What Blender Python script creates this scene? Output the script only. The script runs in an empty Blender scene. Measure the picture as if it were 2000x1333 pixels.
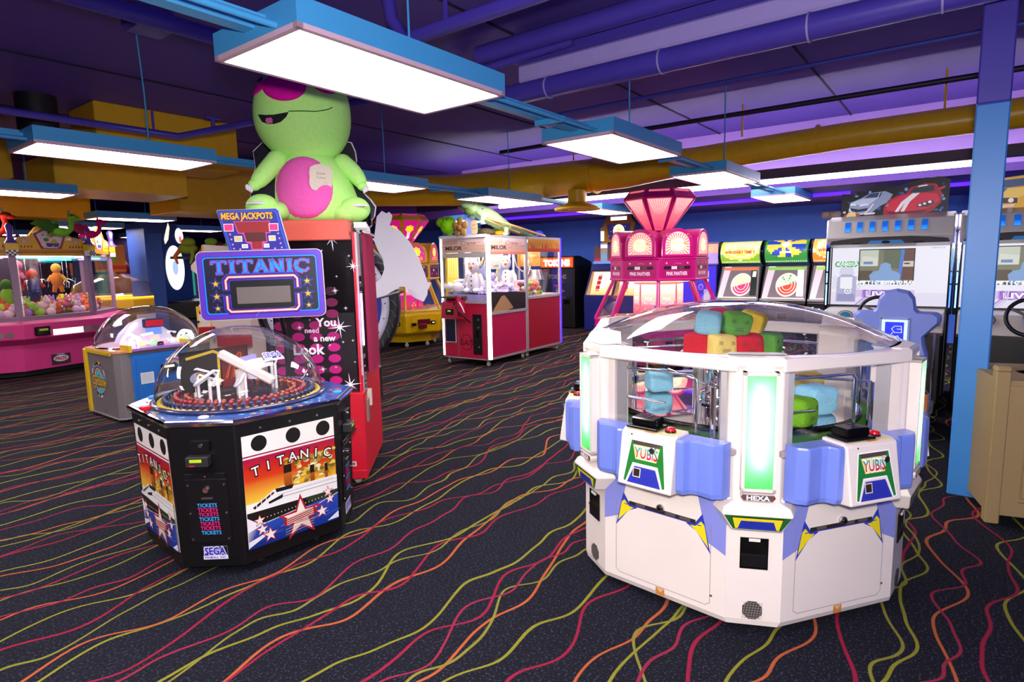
import bpy, math, random
from mathutils import Vector, Matrix
PI = math.pi
random.seed(7)
SC = bpy.context.scene
COL = SC.collection

# ---------------- camera, world, exposure ----------------
F_PX, PITCH, ROLL, YAW, EYE = 1169.0, 0.1303, 0.02077, 0.6495, 1.57
def V3(*a): return Vector(a)
_Fh = V3(math.cos(YAW), math.sin(YAW), 0); _Rh = V3(math.sin(YAW), -math.cos(YAW), 0)
_fw = _Fh*math.cos(PITCH) - V3(0,0,1)*math.sin(PITCH)
_u0 = _Fh*math.sin(PITCH) + V3(0,0,1)*math.cos(PITCH)
_rt = _Rh*math.cos(ROLL) - _u0*math.sin(ROLL); _up = _Rh*math.sin(ROLL) + _u0*math.cos(ROLL)
cam = bpy.data.cameras.new('camera'); cam.sensor_width = 36; cam.lens = F_PX/2000*36
cam.clip_start = 0.05; cam.clip_end = 100
cam_o = bpy.data.objects.new('camera', cam); COL.objects.link(cam_o)
cam_o.matrix_world = Matrix(((_rt.x,_up.x,-_fw.x,0),(_rt.y,_up.y,-_fw.y,0),(_rt.z,_up.z,-_fw.z,EYE),(0,0,0,1)))
SC.camera = cam_o
w = bpy.data.worlds.new('world'); SC.world = w; w.use_nodes = True
w.node_tree.nodes['Background'].inputs[0].default_value = (0.10,0.07,0.16,1)
w.node_tree.nodes['Background'].inputs[1].default_value = 0.3
vs = SC.view_settings; vs.view_transform = 'Standard'; vs.look = 'None'; vs.gamma = 1; vs.use_curve_mapping = False
vs.exposure = 0.38
LIGHT_PANEL = 17.0      # ceiling fixtures
FLASH = 280.0          # the photographer's flash
fl = bpy.data.lights.new('camera_flash', 'POINT'); fl.energy = FLASH; fl.shadow_soft_size = 0.06; fl.color = (1,0.94,0.93)
flo = bpy.data.objects.new('camera_flash', fl); COL.objects.link(flo)
flo.location = V3(0,0,EYE) + _up*0.16 + _rt*0.02 - _fw*0.05

def RAY(px, py): return _fw*F_PX + _rt*(px-1000) + _up*(666.5-py)
def at(px, py, d):            # the point seen at (px, py), d metres ahead
    return V3(0,0,EYE) + RAY(px,py)*(d/F_PX)
def atz(px, py, z):
    r = RAY(px,py); return V3(0,0,EYE) + r*((z-EYE)/r.z)

# ---------------- materials ----------------
def lin(c):
    if isinstance(c, str):
        c = [int(c[i:i+2],16)/255 for i in (0,2,4)]
        return tuple(((x+0.055)/1.055)**2.4 if x > 0.04045 else x/12.92 for x in c)
    return tuple(c)
MATS = {}
def new_mat(name):
    m = bpy.data.materials.new(name); m.use_nodes = True
    nt = m.node_tree; b = nt.nodes['Principled BSDF']
    return m, nt, b
def mat(name, col, rough=0.45, metal=0.0, spec=0.5, emit=0, ecol=None, bump=0, bscale=40, var=0.06, coat=0):
    if name in MATS: return MATS[name]
    m, nt, b = new_mat(name); c = lin(col)
    tc = nt.nodes.new('ShaderNodeTexCoord'); n = nt.nodes.new('ShaderNodeTexNoise')
    n.inputs['Scale'].default_value = bscale; n.inputs['Detail'].default_value = 2
    nt.links.new(tc.outputs['Object'], n.inputs['Vector'])
    mx = nt.nodes.new('ShaderNodeMix'); mx.data_type = 'RGBA'
    mx.inputs['A'].default_value = (*[x*(1-var) for x in c],1); mx.inputs['B'].default_value = (*[min(1,x*(1+var)) for x in c],1)
    nt.links.new(n.outputs['Fac'], mx.inputs['Factor']); nt.links.new(mx.outputs['Result'], b.inputs['Base Color'])
    b.inputs['Roughness'].default_value = rough; b.inputs['Metallic'].default_value = metal
    b.inputs['Specular IOR Level'].default_value = spec; b.inputs['Coat Weight'].default_value = coat
    if bump:
        bp = nt.nodes.new('ShaderNodeBump'); bp.inputs['Strength'].default_value = bump; bp.inputs['Distance'].default_value = 0.01
        nt.links.new(n.outputs['Fac'], bp.inputs['Height']); nt.links.new(bp.outputs[0], b.inputs['Normal'])
    if emit:
        b.inputs['Emission Color'].default_value = (*lin(ecol or col),1); b.inputs['Emission Strength'].default_value = emit
    MATS[name] = m; return m
def glass(name, tint=(1,1,1), refl=.5, rough=0.0, dirt=0.0):
    if name in MATS: return MATS[name]
    m, nt, b = new_mat(name); nt.nodes.remove(b); out = nt.nodes['Material Output']
    lw = nt.nodes.new('ShaderNodeLayerWeight'); lw.inputs['Blend'].default_value = .5
    pw = nt.nodes.new('ShaderNodeMath'); pw.operation='POWER'; pw.inputs[1].default_value=3.2; nt.links.new(lw.outputs['Facing'],pw.inputs[0])
    fr = nt.nodes.new('ShaderNodeMath'); fr.operation='MULTIPLY_ADD'; fr.inputs[1].default_value=refl; fr.inputs[2].default_value=.045; nt.links.new(pw.outputs[0],fr.inputs[0])
    t = nt.nodes.new('ShaderNodeBsdfTransparent'); t.inputs[0].default_value = (*tint,1)
    g = nt.nodes.new('ShaderNodeBsdfGlossy'); g.inputs['Roughness'].default_value = rough
    mx = nt.nodes.new('ShaderNodeMixShader')
    nt.links.new(fr.outputs[0], mx.inputs[0]); nt.links.new(t.outputs[0], mx.inputs[1]); nt.links.new(g.outputs[0], mx.inputs[2])
    last = mx
    if dirt:
        d = nt.nodes.new('ShaderNodeBsdfDiffuse'); d.inputs[0].default_value = (.9,.9,.9,1)
        m2 = nt.nodes.new('ShaderNodeMixShader'); m2.inputs[0].default_value = dirt
        nt.links.new(mx.outputs[0], m2.inputs[1]); nt.links.new(d.outputs[0], m2.inputs[2]); last = m2
    nt.links.new(last.outputs[0], out.inputs[0]); MATS[name] = m; return m
def paint(name, rough=0.35, emit=0, spec=0.5):      # flat printed colours from the 'Col' attribute
    if name in MATS: return MATS[name]
    m, nt, b = new_mat(name); a = nt.nodes.new('ShaderNodeAttribute'); a.attribute_name = 'Col'
    nt.links.new(a.outputs['Color'], b.inputs['Base Color'])
    b.inputs['Roughness'].default_value = rough; b.inputs['Specular IOR Level'].default_value = spec
    if emit:
        nt.links.new(a.outputs['Color'], b.inputs['Emission Color']); b.inputs['Emission Strength'].default_value = emit
    MATS[name] = m; return m
PRINT = paint('printed_graphics')
LIT = paint('backlit_print', emit=.62)
LIT2 = paint('bright_screen', emit=1.05)
LCD = paint('lcd_screen', emit=.70, spec=.3)
_b = LCD.node_tree.nodes['Principled BSDF']; LCD.node_tree.links.remove(_b.inputs['Base Color'].links[0]); _b.inputs['Base Color'].default_value=(.01,.01,.012,1)
LITLOW = paint('dim_glow_print', emit=0.3)  # weak glow: small displays, and the racing billboards in place of room light
CHROME = mat('chrome', (0.85,0.85,0.87), 0.08, 1, var=0.02)
STEEL = mat('brushed_steel', (0.55,0.54,0.56), 0.32, 1, bscale=90)
ALU = mat('anodised_aluminium', (0.55,0.52,0.52), 0.38, 0.6, var=.04)
BLACK = mat('black_laminate', '0b0a0c', 0.38)
BLACKG = mat('black_gloss', '08080a', 0.12)
RUBBER = mat('black_rubber', '111111', 0.8)
WHITE = mat('white_painted_fibreglass', 'e6dad0', 0.32, coat=.2, var=.03, bscale=6)
CLEAR = glass('clear_acrylic', refl=.95, dirt=.012)
PANE = glass('window_pane', refl=.5)
def emis(name, col, s):
    if name in MATS: return MATS[name]
    m, nt, b = new_mat(name); c = lin(col); MATS[name]=m
    b.inputs['Base Color'].default_value = (*c,1); b.inputs['Emission Color'].default_value = (*c,1); b.inputs['Emission Strength'].default_value = s
    MATS[name] = m; return m

# ---------------- geometry ----------------
def frame(o, u, v):
    u = Vector(u).normalized(); v = Vector(v); v = (v - u*v.dot(u)).normalized(); n = u.cross(v)
    return Matrix(((u.x,v.x,n.x,o[0]),(u.y,v.y,n.y,o[1]),(u.z,v.z,n.z,o[2]),(0,0,0,1)))
def FR(deg, r=0, z=0, cx=0, cy=0, lean=0):      # upright panel facing outward at angle deg, r from the axis; u right, v up, n out
    a = math.radians(deg); n = V3(math.cos(a), math.sin(a), 0); u = V3(0,0,1).cross(n)
    v = V3(0,0,1)
    if lean: v = (v*math.cos(lean) - n*math.sin(lean))
    return frame(V3(cx,cy,z)+n*r, u, v)
I4 = Matrix.Identity(4)
def YF(y=0, x=0, z=0): return frame((x,y,z),(1,0,0),(0,0,1))    # panel facing local -y
def TOPF(z=0): return frame((0,0,z),(1,0,0),(0,1,0))
class G:
    def __init__(s): s.v=[]; s.f=[]; s.mi=[]; s.c=[]; s.sm=[]; s.mats=[]; s.layer=0
    def m(s, mt):
        if mt not in s.mats: s.mats.append(mt)
        return s.mats.index(mt)
    def add(s, vs, fs, mt, M=I4, c=(1,1,1), smooth=False, cols=None):
        b = len(s.v); s.v += [M @ Vector(p) for p in vs]; k = s.m(mt)
        c = lin(c)
        for f in fs:
            s.f.append([b+i for i in f]); s.mi.append(k); s.sm.append(smooth)
            s.c += [lin(cols[i]) for i in f] if cols else [c]*len(f)
        return s
    def box(s, x0,x1,y0,y1,z0,z1, mt, M=I4, c=(1,1,1), b=0):
        if b:
            b = min(b, abs(x1-x0)/2.01, abs(y1-y0)/2.01, abs(z1-z0)/2.01)
            return s.rbox(x0,x1,y0,y1,z0,z1,b,mt,M,c)
        P=[(x0,y0,z0),(x1,y0,z0),(x1,y1,z0),(x0,y1,z0),(x0,y0,z1),(x1,y0,z1),(x1,y1,z1),(x0,y1,z1)]
        return s.add(P,[(3,2,1,0),(4,5,6,7),(0,1,5,4),(1,2,6,5),(2,3,7,6),(3,0,4,7)],mt,M,c)
    def rbox(s, x0,x1,y0,y1,z0,z1,b,mt,M=I4,c=(1,1,1)):   # chamfered box
        X,Y,Z=(x0,x1),(y0,y1),(z0,z1); vs=[]; ix={}
        for i in (0,1):
            for j in (0,1):
                for k in (0,1):
                    x,y,z=X[i],Y[j],Z[k]; dx=b if i==0 else -b; dy=b if j==0 else -b; dz=b if k==0 else -b
                    ix[i,j,k,'x']=len(vs); vs.append((x,y+dy,z+dz))
                    ix[i,j,k,'y']=len(vs); vs.append((x+dx,y,z+dz))
                    ix[i,j,k,'z']=len(vs); vs.append((x+dx,y+dy,z))
        fs=[]
        cen=Vector(((x0+x1)/2,(y0+y1)/2,(z0+z1)/2))
        def q(*ids):
            ids=list(ids); p=[Vector(vs[i]) for i in ids]
            n=(p[1]-p[0]).cross(p[2]-p[0]); mid=sum(p,Vector())/len(p)
            if n.dot(mid-cen)<0: ids.reverse()
            fs.append(tuple(ids))
        for a in (0,1):
            q(ix[a,0,0,'x'],ix[a,1,0,'x'],ix[a,1,1,'x'],ix[a,0,1,'x'])
            q(ix[0,a,0,'y'],ix[1,a,0,'y'],ix[1,a,1,'y'],ix[0,a,1,'y'])
            q(ix[0,0,a,'z'],ix[1,0,a,'z'],ix[1,1,a,'z'],ix[0,1,a,'z'])
            for d in (0,1):
                q(ix[a,d,0,'x'],ix[a,d,1,'x'],ix[a,d,1,'y'],ix[a,d,0,'y'])
                q(ix[a,0,d,'x'],ix[a,1,d,'x'],ix[a,1,d,'z'],ix[a,0,d,'z'])
                q(ix[0,a,d,'y'],ix[1,a,d,'y'],ix[1,a,d,'z'],ix[0,a,d,'z'])
                for k in (0,1): q(ix[a,d,k,'x'],ix[a,d,k,'y'],ix[a,d,k,'z'])
        return s.add(vs,fs,mt,M,c)
    def prism(s, pts, n0, n1, mt, M=I4, c=(1,1,1), pts2=None, cap0=True, cap1=True):   # polygon (ccw) in u,v extruded n0..n1
        k=len(pts); p2=pts2 or pts
        vs=[(x,y,n0) for x,y in pts]+[(x,y,n1) for x,y in p2]
        fs=[(i,(i+1)%k,k+(i+1)%k,k+i) for i in range(k)]
        if cap0: fs.append(tuple(range(k-1,-1,-1)))
        if cap1: fs.append(tuple(range(k,2*k)))
        return s.add(vs,fs,mt,M,c)
    def loft(s, rings, mt, M=I4, c=(1,1,1), smooth=True, cap=True, closed=True):
        k=len(rings[0]); vs=[p for r in rings for p in r]; fs=[]
        for j in range(len(rings)-1):
            for i in range(k if closed else k-1):
                a=j*k+i; b_=j*k+(i+1)%k; fs.append((a,b_,b_+k,a+k))
        s.add(vs,fs,mt,M,c,smooth)
        if cap:
            s.add(rings[0],[tuple(range(k-1,-1,-1))],mt,M,c); s.add(rings[-1],[tuple(range(k))],mt,M,c)
        return s
    def lathe(s, prof, mt, M=I4, c=(1,1,1), n=32, smooth=True, cap=True, a0=0, a1=2*PI):
        full = abs(a1-a0-2*PI)<1e-6; N = n if full else n+1
        rings=[[(r*math.cos(a0+(a1-a0)*i/n), r*math.sin(a0+(a1-a0)*i/n), z) for i in range(N)] for r,z in prof]
        return s.loft(rings,mt,M,c,smooth,cap and full,closed=full)
    def cyl(s, r, z0, z1, mt, M=I4, c=(1,1,1), n=24): return s.lathe([(r,z0),(r,z1)],mt,M,c,n)
    def tube(s, pts, r, mt, M=I4, c=(1,1,1), n=10, closed=False, cap=True):
        P=[Vector(p) for p in pts]; L=len(P); R=r if isinstance(r,(list,tuple)) else [r]*L
        rings=[]; prev=None
        for i in range(L):
            if closed: t=(P[(i+1)%L]-P[i-1])
            else: t=P[min(i+1,L-1)]-P[max(i-1,0)]
            if t.length<1e-9: t=V3(0,0,1)
            t.normalize()
            if prev is None: x=t.orthogonal().normalized()
            else: x=(prev-t*prev.dot(t)); x=x.normalized() if x.length>1e-6 else t.orthogonal().normalized()
            prev=x; y=t.cross(x)
            rings.append([P[i]+(x*math.cos(2*PI*j/n)+y*math.sin(2*PI*j/n))*R[i] for j in range(n)])
        if closed: rings.append(rings[0])
        return s.loft(rings,mt,M,c,True,cap and not closed)
    def ell(s, cx,cy,cz, rx,ry,rz, mt, M=I4, c=(1,1,1), n=20, m=12, p=1.0):
        vs=[];fs=[]
        def sp(x): return math.copysign(abs(x)**p, x)
        for j in range(m+1):
            ph=-PI/2+PI*j/m
            for i in range(n):
                th=2*PI*i/n
                vs.append((cx+rx*sp(math.cos(ph))*sp(math.cos(th)), cy+ry*sp(math.cos(ph))*sp(math.sin(th)), cz+rz*sp(math.sin(ph))))
        for j in range(m):
            for i in range(n):
                a=j*n+i; b_=j*n+(i+1)%n; fs.append((a,b_,b_+n,a+n))
        return s.add(vs,fs,mt,M,c,True)
    # ---- flat art in (u,v); every call lies one layer above the last
    def up(s, k=1): s.layer+=k; return s
    def poly(s, pts, c, M, mt=None, cols=None):
        s.layer+=1; z=s.layer*0.00005
        a=sum(pts[i][0]*pts[(i+1)%len(pts)][1]-pts[(i+1)%len(pts)][0]*pts[i][1] for i in range(len(pts)))
        idx=list(range(len(pts)))
        if a<0: idx.reverse()
        return s.add([(x,y,z) for x,y in pts],[tuple(idx)],mt or PRINT,M,c,cols=cols)
    def rect(s,x0,y0,x1,y1,c,M,mt=None): return s.poly([(x0,y0),(x1,y0),(x1,y1),(x0,y1)],c,M,mt)
    def grad(s,x0,y0,x1,y1,c0,c1,M,mt=None): return s.poly([(x0,y0),(x1,y0),(x1,y1),(x0,y1)],c0,M,mt,cols=[c0,c0,c1,c1])
    def disc(s,cx,cy,rx,ry,c,M,mt=None,n=24): return s.poly([(cx+rx*math.cos(2*PI*i/n),cy+ry*math.sin(2*PI*i/n)) for i in range(n)],c,M,mt)
    def ring(s,cx,cy,rx,ry,t,c,M,mt=None,n=32,a0=0,a1=2*PI):
        s.layer+=1; z=s.layer*0.00005; vs=[];fs=[]
        for i in range(n+1):
            a=a0+(a1-a0)*i/n; x,y=math.cos(a),math.sin(a)
            vs+= [(cx+(rx-t)*x,cy+(ry-t)*y,z),(cx+rx*x,cy+ry*y,z)]
        for i in range(n): fs.append((2*i,2*i+1,2*i+3,2*i+2))
        return s.add(vs,fs,mt or PRINT,M,c)
    def star(s,cx,cy,r,c,M,mt=None,k=5,inner=0.4,rot=0):
        return s.poly([(cx+(r if i%2==0 else r*inner)*math.sin(rot+PI*i/k), cy+(r if i%2==0 else r*inner)*math.cos(rot+PI*i/k)) for i in range(2*k)],c,M,mt)
    def line(s,pts,wd,c,M,mt=None):
        s.layer+=1; z=s.layer*0.00005
        for (x0,y0),(x1,y1) in zip(pts,pts[1:]):
            d=math.hypot(x1-x0,y1-y0) or 1; nx,ny=-(y1-y0)/d*wd/2,(x1-x0)/d*wd/2; ex,ey=(x1-x0)/d*wd*.25,(y1-y0)/d*wd*.25
            s.add([(x0-nx-ex,y0-ny-ey,z),(x1-nx+ex,y1-ny+ey,z),(x1+nx+ex,y1+ny+ey,z),(x0+nx-ex,y0+ny-ey,z)],[(0,1,2,3)],mt or PRINT,M,c)
        return s
    def text(s,t,cx,cy,h,c,M,mt=None,w=None,bold=0.0,shear=0,arch=0,cols=None,clip=None):
        vs,fs,W = glyphs(t,bold,shear); s.layer+=1; z=s.layer*0.00005
        sx = (w/W) if w else h; o=[]
        for x,y in vs:
            X=(x-W/2)*sx; Y=(y-0.5)*h
            if arch: Y += arch*(1-(2*X/(W*sx))**2)
            o.append((cx+X,cy+Y,z))
        if cols:
            cc=[cols[0] if (p[1]-cy)/h>0 else cols[1] for p in o]; return s.add(o,fs,mt or PRINT,M,c,cols=cc)
        return s.add(o,fs,mt or PRINT,M,c)
    def build(s, name, parent=None, label=None, bevel=0, sub=0, weld=False):
        me = bpy.data.meshes.new(name); me.from_pydata([tuple(v) for v in s.v],[],s.f)
        for mt in s.mats: me.materials.append(mt)
        me.polygons.foreach_set('material_index', s.mi); me.polygons.foreach_set('use_smooth', s.sm)
        ca = me.color_attributes.new('Col','FLOAT_COLOR','CORNER')
        flat=[]; [flat.extend((*c,1.0)) for c in s.c]; ca.data.foreach_set('color', flat)
        me.update()
        o = bpy.data.objects.new(name, me); COL.objects.link(o)
        if parent is not None: o.parent = parent
        if label: o['label'] = label
        if bevel:
            md=o.modifiers.new('bevel','BEVEL'); md.width=bevel; md.segments=2; md.limit_method='ANGLE'; md.angle_limit=0.6
        if sub:
            if weld: wd=o.modifiers.new('weld','WELD'); wd.merge_threshold=1e-4
            md=o.modifiers.new('subdivision','SUBSURF'); md.levels=sub; md.render_levels=sub
        return o
_gl = {}
def glyphs(t, bold, shear):
    k=(t,bold,shear)
    if k in _gl: return _gl[k]
    cu=bpy.data.curves.new('text','FONT'); cu.body=t; cu.size=1; cu.offset=bold; cu.shear=shear; cu.resolution_u=2; cu.fill_mode='FRONT'
    o=bpy.data.objects.new('text',cu); COL.objects.link(o)
    dg=bpy.context.evaluated_depsgraph_get(); me=bpy.data.meshes.new_from_object(o.evaluated_get(dg))
    vs=[(v.co.x,v.co.y) for v in me.vertices]; fs=[tuple(p.vertices) for p in me.polygons if p.area>1e-9]
    fs=[f if me.polygons[0].normal.z>0 else f[::-1] for f in fs]
    bpy.data.objects.remove(o); bpy.data.curves.remove(cu); bpy.data.meshes.remove(me)
    x0=min(v[0] for v in vs); x1=max(v[0] for v in vs); H=0.72
    r=([( (x-x0)/H, y/H) for x,y in vs],fs,(x1-x0)/H); _gl[k]=r; return r

# ---------------- scene records ----------------
def tag(o, label=None, cat=None, group=None, kind=None):
    if label: o['label']=label
    if cat: o['category']=cat
    if group: o['group']=group
    if kind: o['kind']=kind
    return o
def thing(name, label, cat, loc=(0,0,0), rz=0, group=None):
    o=bpy.data.objects.new(name,None); COL.objects.link(o); o.location=loc; o.rotation_euler=(0,0,math.radians(rz)); o.empty_display_size=.1
    return tag(o,label,cat,group)
def struct(o): o['kind']='structure'; return o
def caster(p,x,y,r=.04,z=.1,rz=0,name='caster'):
    return G().lathe([(r*.5,-.014),(r,-.010),(r,.010),(r*.5,.014)],mat('caster_grey','b0a89c',.5),frame((x,y,r),(1,0,0),(0,0,1)),n=16).box(x-.02,x+.02,y-.018,y+.018,r*1.3,z,STEEL).build(name,p)
def kids(o): return [c for c in bpy.data.objects if c.parent is o]
def dup(o, parent=None, loc=None, rz=None, label=None):
    c=o.copy(); COL.objects.link(c)
    if parent is not None: c.parent=parent
    if loc is not None: c.location=loc
    if rz is not None: c.rotation_euler=(0,0,math.radians(rz))
    if label: c['label']=label
    for k in kids(o): dup(k,c)
    return c
# ---------------- carpet ----------------
def carpet():
    m, nt, b = new_mat('patterned_carpet'); N=nt.nodes.new; L=nt.links.new
    geo=N('ShaderNodeNewGeometry'); sep=N('ShaderNodeSeparateXYZ'); L(geo.outputs['Position'],sep.inputs[0])
    def math_(op,a,bv=None,c=None):
        n=N('ShaderNodeMath'); n.operation=op
        for i,x in enumerate((a,bv,c)):
            if x is None: continue
            if isinstance(x,(int,float)): n.inputs[i].default_value=x
            else: L(x,n.inputs[i])
        return n.outputs[0]
    X,Y=sep.outputs[0],sep.outputs[1]
    sp=N('ShaderNodeTexNoise'); sp.inputs['Scale'].default_value=95; sp.inputs['Detail'].default_value=2; L(geo.outputs['Position'],sp.inputs['Vector'])
    spk=N('ShaderNodeValToRGB'); e=spk.color_ramp.elements; e[0].position=.56; e[0].color=(0.006,0.006,0.010,1); e[1].position=.64; e[1].color=(0.032,0.034,0.060,1)
    L(sp.outputs['Fac'],spk.inputs[0]); cur=spk.outputs[0]
    for k,(col,per,off,wid,sx,am,seed) in enumerate([
        ('7c7a22',.43,.00,.0055,1.35,.26,3.1),('a4522c',.56,.17,.0055,1.10,.30,17.7),('861834',.47,.31,.0055,1.2,.28,41.2),
        ('78762a',.71,.52,.005,1.7,.22,71.9),('86203a',.83,.05,.005,1.5,.24,5.6)]):
        cb=N('ShaderNodeCombineXYZ'); L(math_('MULTIPLY',X,sx),cb.inputs[0]); L(math_('MULTIPLY',Y,.55),cb.inputs[1]); cb.inputs[2].default_value=seed
        nz=N('ShaderNodeTexNoise'); nz.inputs['Scale'].default_value=1; nz.inputs['Detail'].default_value=1.2; nz.inputs['Roughness'].default_value=.42; L(cb.outputs[0],nz.inputs['Vector'])
        sn=math_('MULTIPLY',math_('SINE',math_('ADD',math_('MULTIPLY',X,9.5+k),math_('MULTIPLY',nz.outputs['Fac'],9))),.026)
        y=math_('ADD',math_('ADD',Y,sn),math_('MULTIPLY',nz.outputs['Fac'],am*2.2))
        fr=math_('SUBTRACT',math_('FRACT',math_('DIVIDE',math_('ADD',y,off+20),per)),.5)
        d=math_('MULTIPLY',math_('ABSOLUTE',fr),per)
        mr=N('ShaderNodeMapRange'); L(d,mr.inputs['Value']); mr.inputs['From Min'].default_value=wid; mr.inputs['From Max'].default_value=wid+.003
        mr.inputs['To Min'].default_value=1; mr.inputs['To Max'].default_value=0
        mx=N('ShaderNodeMix'); mx.data_type='RGBA'; L(mr.outputs[0],mx.inputs['Factor']); L(cur,mx.inputs['A']); mx.inputs['B'].default_value=(*lin(col),1)
        cur=mx.outputs['Result']
    L(cur,b.inputs['Base Color']); b.inputs['Roughness'].default_value=.95; b.inputs['Specular IOR Level'].default_value=.15
    nb=N('ShaderNodeTexNoise'); nb.inputs['Scale'].default_value=260; L(geo.outputs['Position'],nb.inputs['Vector'])
    bp=N('ShaderNodeBump'); bp.inputs['Strength'].default_value=.5; bp.inputs['Distance'].default_value=.004; L(nb.outputs['Fac'],bp.inputs['Height']); L(bp.outputs[0],b.inputs['Normal'])
    return m
CEIL_Z=3.5
struct(G().box(-6,13.2,-4.2,24,-.1,0,carpet()).build('floor'))
mc=mat('indigo_painted_ceiling','503a9c',.6,bscale=3,var=.12)
c=G().box(-6,9.7,-4.2,24,CEIL_Z,CEIL_Z+.1,mc)
seam=mat('ceiling_seam','140d2c',.8)
for y in (-2.2,-.2,1.4,3.2,5.0,6.8,9,11.5): c.box(-6,9.7,y,y+.018,CEIL_Z-.012,CEIL_Z,seam)
struct(c.build('ceiling'))
mp=mat('purple_painted_plaster','6038a0',.6,bscale=3)
lav=mat('lavender_painted_soffit','a884dc',.55,bscale=3)
struct(G().box(9.7,13.2,-4.2,24,2.56,2.66,mp).build('ceiling_low'))
struct(G().box(9.7,9.8,-4.2,8.6,2.66,CEIL_Z,lav).box(9.7,9.8,8.6,24,2.66,CEIL_Z,mp).build('wall_soffit'))
mb=mat('blue_painted_wall','4a7cf0',.6,bscale=4,var=.05)
struct(G().box(13,13.2,-4.2,24,0,2.6,mb).build('wall_back'))
md=mat('dark_violet_wall','2a1f4a',.65,bscale=4)
struct(G().box(-6,13.2,23.8,24,0,CEIL_Z+.1,md).build('wall_left'))
struct(G().box(-6,13.2,-4.4,-4.2,0,CEIL_Z+.1,mb).build('wall_right'))
struct(G().box(-6.2,-6,-4.2,24,0,CEIL_Z+.1,md).build('wall_near'))
# column: blue below, purple above
cb_=mat('light_blue_painted_steel','3f8ede',.4,bscale=5,var=.04); cp_=mat('purple_painted_steel','4a3cae',.4,bscale=5)
col=G().box(4.72,4.88,-.145,.02,0,2.46,cb_,b=.008).box(4.72,4.88,-.145,.02,2.46,CEIL_Z,cp_,b=.008)
struct(col.build('trim_1'))
# ---------------- ceiling pipes, ducts ----------------
pm=mat('violet_painted_pipe','5040b4',.38,bscale=8,var=.08); lm=mat('glossy_lavender_beam','c4b0f4',.18,bscale=8); dk=mat('dark_pipe','1a1330',.5)
def run(name,label,pts,r,m,cat='pipe',n=16,extra=None):
    g=G().tube(pts,r,m,n=n)
    if extra: extra(g)
    return tag(g.build(name),label,cat)
def band(g):
    for y in (2.9,1.9,.9,.2): g.tube([(4.42,y,3.03),(4.42,y+.012,3.03)],.092,mat('pale_pipe_joint','a99bd8',.4),n=20)
run('ceiling_pipe','thick violet round pipe running below the pale lavender beam','' or [(4.42,-4.1,3.03),(4.42,3.4,3.03),(4.42,3.9,3.4)],.085,pm,extra=band)
tag(G().box(4.50,4.62,-4.1,3.3,3.15,3.30,lm,b=.02).box(4.44,4.70,-4.1,3.3,3.30,3.37,pm).box(4.44,4.70,-4.1,3.3,3.09,3.12,pm).build('ceiling_beam'),'pale glossy lavender beam hung under the indigo ceiling above a violet pipe','beam')
run('ceiling_pipe','violet pipe with the dark slot along it, above the pale lavender beam',[(4.22,-4.1,3.36),(4.22,3.5,3.36)],.075,pm)
run('ceiling_pipe','thin violet pipe crossing the ceiling at the top centre, behind the biggest light fixture',[(2.95,-4.1,3.05),(2.95,3.05,3.05),(2.95,3.2,3.2),(2.95,3.25,3.48)],.045,pm,extra=lambda g:[g.box(2.94,2.96,y,y+.02,3.09,CEIL_Z,pm) for y in (2.7,.4,-1.5)])
run('ceiling_pipe','violet pipe across the upper left ceiling leading behind the biggest light fixture',[(-3,4.35,3.2),(1.0,4.35,3.2),(3.4,4.35,3.2)],.055,pm)
tag(G().box(2.05,2.35,4.9,5.2,3.36,3.5,pm,b=.03).build('junction_box'),'flat violet box on the ceiling left of the biggest light fixture','box')
run('ceiling_conduit','thin blue conduit running above the yellow duct on the right',[(6.6,-4.1,3.4),(6.6,4.4,3.4)],.022,mat('blue_conduit','3a3fa8',.5),cat='conduit')
run('ceiling_conduit','thin dark conduit just above the yellow duct on the right',[(7.7,-4.1,3.3),(7.7,6,3.3)],.03,dk,cat='conduit')
run('sprinkler_pipe','bent violet pipe with a valve in front of the yellow duct box at upper left',[(1.1,5.9,2.95),(1.55,6.9,3.0),(3.2,6.9,3.0),(3.45,6.3,3.05),(4.2,4.2,3.2),(4.3,2.6,3.3)],.035,pm,extra=lambda g:(g.tube([(2.95,6.9,3.0),(2.95,6.9,3.22)],.012,pm),g.tube([(3.38,6.5,3.0),(3.38,6.5,3.16)],.02,pm),g.tube([(3.3,6.5,3.16),(3.46,6.5,3.16)],.014,pm)))
tag(G().cyl(.19,2.9,3.5,mat('black_vent_pipe','0a0810',.6),Matrix.Translation((2.35,8.3,0))).build('vent_pipe'),'fat black vent pipe standing up into the ceiling at the far upper left','pipe')
ym=mat('yellow_painted_duct','e0ac14',.36,bscale=14,var=.12,bump=.15)
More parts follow.
